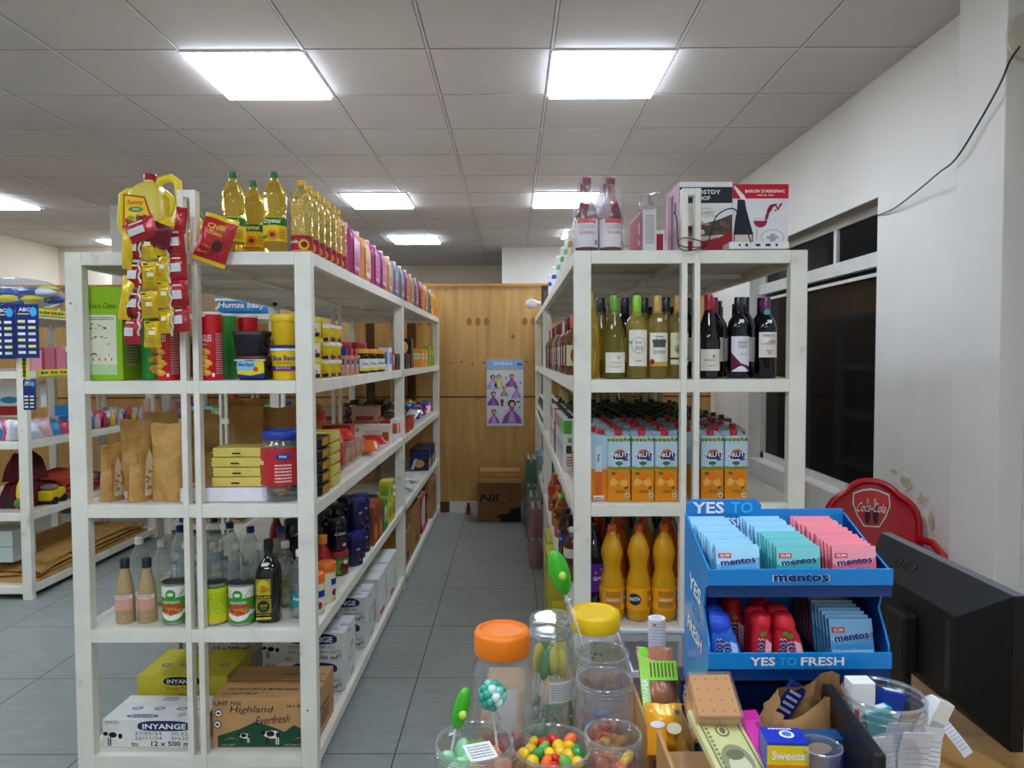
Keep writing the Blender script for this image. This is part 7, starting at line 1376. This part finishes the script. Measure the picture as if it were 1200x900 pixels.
# gum display stand
BL = m('1585d0', 'gloss'); BD = m('0f3a78', 'gloss'); DX, DY = .4125, 1.01
def mk_disp():
    r = E('display_stand'); W2 = .128; B = .145; Z0 = 0
    g = MB(); g.box(-W2, W2, B, B+.004, Z0, .468, BL); g.build('back_panel', r)
    F = front(0, B-.0, 0); g = MB(); P = [(-W2, .46), (-.012, .46), (-.006, .466), (-.006, .475), (-.014, .484), (-W2+.01, .484), (-W2, .476)]
    n = g.add([Flat((0, B, 0), (1, 0, 0), (0, 0, 1)).P(u, v, o) for o in (.0008, -.0035) for u, v in P]); g.face([n+i for i in range(7)], BL); g.face([n+7+i for i in reversed(range(7))], BL)
    for i in range(7): k = (i+1) % 7; g.face((n+i, n+7+i, n+7+k, n+k), BL)
    g.text(F, 'YES', -.093, .471, .019, WHT, .002, w=.052); g.text(F, 'TO', -.038, .471, .019, m('36b6ee'), .002, w=.036); g.text(F, 'FRESH', -.06, .447, .014, WHT, .001, w=.055); g.build('header', r)
    for s_ in (-1, 1):
        g = MB(); pr_ = [(B, Z0), (-.0, Z0), (-.0, .30), (.012, .32), (.03, .345), (.018, .38), (.0, .388), (.0, .41), (.06, .43), (B, .462)]; x = s_*W2
        n = g.add([(x, y, z) for y, z in pr_] + [(x+s_*.003, y, z) for y, z in pr_]); N_ = len(pr_)
        g.face([n+i for i in range(N_)], BD); g.face([n+N_+i for i in reversed(range(N_))], BL)
        for i in range(N_): k = (i+1) % N_; g.face((n+i, n+k, n+N_+k, n+N_+i), BL)
        if s_ < 0:
            F = leftf(x-.003, 0, 0); g.text(F, 'YES', -.075, .36, .024, WHT, .001, w=.07, rot=-.15); g.text(F, 'TO', -.075, .325, .024, m('2aa4e0'), .001, w=.045, rot=-.15); g.text(F, 'FRESH', -.075, .29, .022, WHT, .001, w=.085, rot=-.15)
        g.build('side_panel', r)
    for zt, t in ((.390, 'mentos'), (.268, 'fresh')):
        g = MB(); g.box(-W2, W2, 0, B, zt-.018, zt-.015, BD); g.box(-W2-.004, W2+.004, -.004, 0, zt, zt+.023, BL); g.box(-W2-.004, W2+.004, -.001, .001, zt-.018, zt, BD)
        F = front(0, -.004, 0)
        if t == 'mentos': g.text(F, 'mentos', .0, zt+.0115, .0125, m('d8e2f0'), .0008, w=.082); g.text(F, 'mentos', .0, zt+.0115, .0115, m('141a4c'), .0013, w=.079)
        else: g.text(F, 'YES', -.054, zt+.0115, .0125, WHT, .0008, w=.036); g.text(F, 'TO', -.018, zt+.0115, .0125, m('2aa4e0'), .0008, w=.026); g.text(F, 'FRESH', .032, zt+.0115, .0125, WHT, .0008, w=.062)
        g.build('tray', r)
    MB().box(-W2, W2, .03, .034, 0, .25, m('0d1f48', 'gloss')).build('base_panel', r); return r
put('disp', mk_disp, (DX, DY, ZT), 'blue Mentos Yes To Fresh cardboard display stand', 'display stand')
def mk_gum(c, c2, c3):
    def f():
        r = E('gum_pack'); MB().box(-.032, .032, -.0032, .0032, 0, .074, m(c, 'gloss')).build('pack', r, bev=.001); g = MB(); F = front(0, -.0032, 0)
        g.poly(F, [(-.032, .042), (.032, .055), (.032, .074), (-.032, .074)], m(c2, 'gloss'), .0005); g.rect(F, -.030, .0, .030, .030, m(c3, 'gloss'), .0005); g.text(F, 'mentos', .0, .048, .0105, m('e9eef6'), .0007, w=.054, rot=.12); g.text(F, 'mentos', .0, .048, .0095, m('1a1a66'), .0011, w=.052, rot=.12)
        g.rect(F, -.029, .054, -.010, .062, m('d83a3c'), .0008); g.text(F, 'GUM', -.0195, .058, .005, WHT, .0012, w=.014); g.text(F, 'PURE FRESH', .0, .034, .009, m('2f9ad0'), .001, w=.05, bold=False, rot=.06); g.build('printing', r); return r
    return f
GK = [('6ab4e4', 'a8dcf2', 'c8eaf6', 'light blue'), ('3fb4b4', '7fd0d0', 'a8e0dc', 'turquoise'), ('ee6a7c', 'f49aa6', 'f2b4ba', 'pink-red')]
for j, X_ in enumerate((.330, .4185, .500)):
    for k in range(14):
        a, b_, c_, nm = GK[j]
        if j == 1 and k > 6: a, b_, c_, nm = GK[0]
        put('gp'+a, mk_gum(a, b_, c_), (X_-.0012*k, DY+.016+.0088*k, ZT+.3775+.0014*k), f'{nm} gum pack, {ORD[k]} from the front in the {["left", "middle", "right"][j]} column of the upper tray', 'gum pack', f'gum packs in the upper tray', rot=(-.22+.05*math.sin(k*2.3+j), .02*math.sin(k*1.7), 0), sc=(1, 1, .84))
for k in range(12):
    a, b_, c_, nm = (('5aa8e0', '8cc8ee', 'b4dcf4', 'blue') if k < 6 else ('5a1c2c', '7a2c3c', '6a2434', 'maroon'))
    put('gq'+a, mk_gum(a, b_, c_), (.500-.0012*k, DY+.016+.0095*k, ZT+.256+.0022*k), f'{nm} gum pack, {ORD[k]} from the front in the lower tray', 'gum pack', 'gum packs in the lower tray', rot=(-.25, 0, 0))
def mk_gb_(c, c2):
    def f():
        r = E('gum_bottle'); MB().lathe([(.010, 0), (.0125, .003), (.0135, .03), (.0125, .054), (.0122, .060)], m(c2, 'gloss'), 18).build('body', r); MB().lathe([(.0128, .058), (.0132, .061), (.0128, .069), (.009, .073), (0, .0745)], m(c, 'plastic'), 18).build('cap', r)
        g = MB(); F = Cyl(.0137, 0); g.rect(F, -.014, .004, .014, .05, m(c2, 'gloss'), .0006); g.poly(Flat((0, -.0137, 0), (1, 0, 0), (0, 0, 1)), [(0, .006), (.007, .004), (.009, .04), (.002, .046)], m('f0b4bc' if c[0] in 'cd' else 'a8d8f0'), .0012); g.text(F, 'mentos', -.004, .026, .0085, m('e9eef6'), .0014, w=.040, rot=PI/2); g.text(F, 'mentos', -.004, .026, .008, m('1a1a66'), .0018, w=.038, rot=PI/2)
        if c[0] in 'cd': g.disc(Flat((0, -.0137, 0), (1, 0, 0), (0, 0, 1)), -.001, .052, .004, .003, m('5a8a2c'), .001, 7)
        g.build('label', r); return r
    return f
GB = [(.303, 1.030, 'b', 0, 'front blue'), (.302, 1.062, 'b', 0, 'rear blue'), (.327, 1.027, 'b', -.32, 'leaning blue'), (.363, 1.030, 'r', 0, 'red beside the leaning blue'), (.366, 1.062, 'r', 0, 'second-row left red'), (.395, 1.030, 'r', 0, 'front red in the middle'), (.399, 1.062, 'r', 0, 'second-row right red'),
      (.419, 1.028, 'r', -.30, 'red leaning against the gum packs'), (.349, 1.095, 'r', -.1, 'rear left red'), (.385, 1.095, 'r', 0, 'rear right red'), (.302, 1.095, 'b', 0, 'hindmost blue')]
for x, y, c, ry, nm in GB: put('gbt'+c, mk_gb_('d01c2c' if c == 'r' else '1c4cc8', 'c81c30' if c == 'r' else '2a6ad8'), (x, y, ZT+.2545), nm+' gum bottle in the lower tray', 'gum bottle', 'gum bottles in the lower tray', rot=(0, ry, 0), sc=(1.17, 1.17, 1.2))
# monitor
def mk_mon():
    r = E('computer_monitor'); b = m('0b0c0d', 'paper'); b2 = m('1c1d20', 'gloss'); D = .22; Hh = .272
    MB().box(.0, .022, -D, D, 0, Hh, b).box(-.001, .021, -D, D, Hh, Hh+.0012, m('55575c', 'plastic')).build('bezel', r)
    g = MB(); iy, z0, z1, p = .085, .05, .205, -.047
    P = [(0, -D, 0), (0, D, 0), (0, D, Hh), (0, -D, Hh), (p, -D+iy, z0), (p, D-iy+.05, z0), (p, D-iy+.05, z1), (p, -D+iy, z1)]
    n = g.add(P)
    for q in ((4, 5, 6, 7)[::-1], (0, 1, 5, 4), (1, 2, 6, 5), (2, 3, 7, 6), (3, 0, 4, 7)): g.face([n+i for i in q], b)
    for k in range(26): g.box(p-.0012, p, -D+iy+.012, -D+iy+.026, z0+.012+.005*k, z0+.0145+.005*k, m('2c2d30', 'plastic'))
    g.build('rear_shell', r, bev=.002)
    Fn = Flat((p*.42, 0, (Hh+z1)/2+.004), (0, -1, 0), ((p), 0, -(Hh-z1)))
    g = MB(); nrm = Vector((-(Hh-z1), 0, -p)).normalized(); F = Flat(Vector((p/2, .07, (Hh+z1)/2)), (0, -1, 0), Vector((-p, 0, Hh-z1))); g.text(F, 'DELL', 0, 0, .024, m('08090a', 'gloss'), .0015, w=.085); g.build('logo', r)
    MB().box(.022, .0235, -D+.015, D-.015, .02, Hh-.015, b2).build('screen', r)
    g = MB().box(p-.03, p, -.02, .05, .045, .165, b); g.build('stand_mount', r, bev=.006)
    MB().box(p-.025, p-.008, -.015, .045, -.044, .06, b).box(-.10, .06, -.11, .13, -.045, -.035, b).build('stand', r, bev=.004); return r
put('mon', mk_mon, (.857, 1.42, .835), 'black computer monitor seen from behind at the right', 'monitor')
put('moncab', lambda: MB().tube([(.79, 1.30, .865), (.76, 1.27, .85), (.72, 1.22, .86), (.68, 1.19, .84), (.64, 1.18, .806), (.60, 1.2, .806)], .004, m('1c1d20', 'plastic'), 8).build('video_cable'), (0, 0, 0), 'black cable running from the monitor across the counter', 'cable')
put('plug', lambda: MB().box(-.012, .012, -.012, .012, 0, .03, m('1c2c5c', 'plastic')).build('video_plug', bev=.003), (.785, 1.298, .845), 'dark blue plug on the monitor cable', 'plug')
put('lrec', mk_rec(.018, .11, 3), (.785, 1.20, .83), 'long curled paper slip hanging behind the monitor', 'paper', rot=(-.3, -.6, 0))
put('lrec2', mk_rec(.09, .06, 4), (.655, 1.28, .86), 'printed paper behind the medicine jar', 'paper', rot=(-.6, .3, .0))
put('ycap', lambda: MB().lathe([(.018, 0), (.018, .012), (.015, .014)], m('e6d01c', 'plastic'), 16).build('yellow_disc'), (.66, 1.10, ZT), 'small yellow plastic disc on the counter below the monitor', 'disc')
def mk_nuts():
    r = E('nut_jar'); MB().lathe([(.05, 0), (.055, .01), (.055, .12), (.046, .14)], m('e4e0d8', 'clear'), 24).build('jar_shell', r); MB().lathe([(.05, .138), (.05, .16), (.046, .164)], m('b81c2c', 'plastic'), 24).build('lid', r)
    g = MB(); g.rect(Cyl(.0553, .055), -.12, 0, .12, .075, m('e6c88c'), .001); g.disc(Cyl(.0553, .055), -.045, .03, .012, .014, m('d8601c'), .0016); g.rect(Cyl(.0553, .055), -.06, .06, .0, .07, WHT, .0014); g.build('label', r)
    g = MB(); R = random.Random(1)
    for k in range(60): a = R.uniform(0, 6.28); g.blob((.045*math.cos(a), .045*math.sin(a), .01+.1*R.random()), .008, m('8a6a2c', 'matte'), seg=6, rings=4)
    o = g.build('nuts', r); o['kind'] = 'stuff'; return r
put('nuts', mk_nuts, (1.005, 1.38, ZT), 'jar of nuts with red lid cut off by the right edge', 'jar')
put('wcab', lambda: MB().tube([(.93, 1.24, .90), (.90, 1.22, .86), (.875, 1.20, .845), (.90, 1.17, .82), (.95, 1.15, .806)], .0028, m('e4e4e2', 'plastic'), 6).build('white_cable'), (.01, .0, 0), 'thin white cable beside the monitor at the right edge', 'cable')
# red chair
def mk_chair():
    r = E('plastic_chair'); rd = m('b8101e', 'gloss')
    g = MB(); nu, nv = 22, 14; z0, z1 = .42, .905
    def S_(u, v):
        w_ = .215*(1 - (max(0, v-.62)/.38)**2.6*.42) if v > .62 else .215
        return Vector((u*w_, .035*(1-u*u) + .10*(v-.0) - .02, z0+(z1-z0)*v - (.055*abs(u)**2.4*(v**3))))
    for off in (0, .008):
        n = g.add([S_(-1+2*i/nu, j/nv)+Vector((0, off, 0)) for j in range(nv+1) for i in range(nu+1)])
        for j in range(nv):
            for i in range(nu): q = n+j*(nu+1)+i; t = (q, q+1, q+nu+2, q+nu+1); g.face(t if off == 0 else t[::-1], rd, True)
    g.build('backrest', r)
    rim = [S_(-1, j/nv)+Vector((0, .004, 0)) for j in range(nv+1)] + [S_(-1+2*i/nu, 1)+Vector((0, .004, 0)) for i in range(1, nu+1)] + [S_(1, 1-j/nv)+Vector((0, .004, 0)) for j in range(1, nv+1)]
    MB().tube(rim, .017, rd, 10).build('back_rim', r)
    g = MB()
    class CS:
        r = .3
        def P(s, u, v, off): q = S_(u/.205, (v-z0)/(z1-z0)); return Vector((q.x if abs(u) < .12 else q.x, q.y-off, q.z))
    F = CS(); 
    def shield(s_, mt, off): g.poly(F, [(u*s_, .775+(v-.775)*s_) for u, v in [(-.10, .855), (-.05, .868), (0, .872), (.05, .868), (.10, .855), (.09, .80), (.065, .74), (.035, .69), (-.035, .69), (-.065, .74), (-.09, .80)]], mt, off)
    shield(1, WHT, .002); shield(.92, m('c8101c', 'gloss'), .006)
    g.text(F, 'Coca-Cola', 0, .785, .045, WHT, .018, w=.135, bold=False, shear=.3)
    for s_ in (-.018, .018):
        g.disc(F, s_, .745, .013, .04, m('2a1410'), .013, 12); g.disc(F, s_, .812, .007, .018, m('c8a06a'), .013, 8)
    g.build('logo', r)
    g = MB(); n = g.add([(x, y, z) for z in (.425, .44) for x, y in ((-.21, -.42), (.21, -.42), (.20, 0), (-.20, 0))])
    for q in ((0, 3, 2, 1), (4, 5, 6, 7), (0, 1, 5, 4), (1, 2, 6, 5), (2, 3, 7, 6), (3, 0, 4, 7)): g.face([n+i for i in q], rd)
    g.build('seat', r, bev=.006)
    for sx in (-1, 1):
        MB().tube([(sx*.195, -.02, .43), (sx*.22, .03, 0)], [.022, .018], rd, 8).build('leg', r); MB().tube([(sx*.195, -.40, .43), (sx*.215, -.45, 0)], [.022, .018], rd, 8).build('leg', r)
        MB().tube([(sx*.205, .02, .66), (sx*.245, -.10, .67), (sx*.25, -.30, .655), (sx*.22, -.42, .60), (sx*.205, -.42, .44)], .018, rd, 8).build('armrest', r)
    return r
put('chair', mk_chair, (1.715, 3.35, 0), 'red plastic armchair with Coca-Cola logo by the window wall', 'chair', rz=-.33, sc=(.93, .93, 1.0))
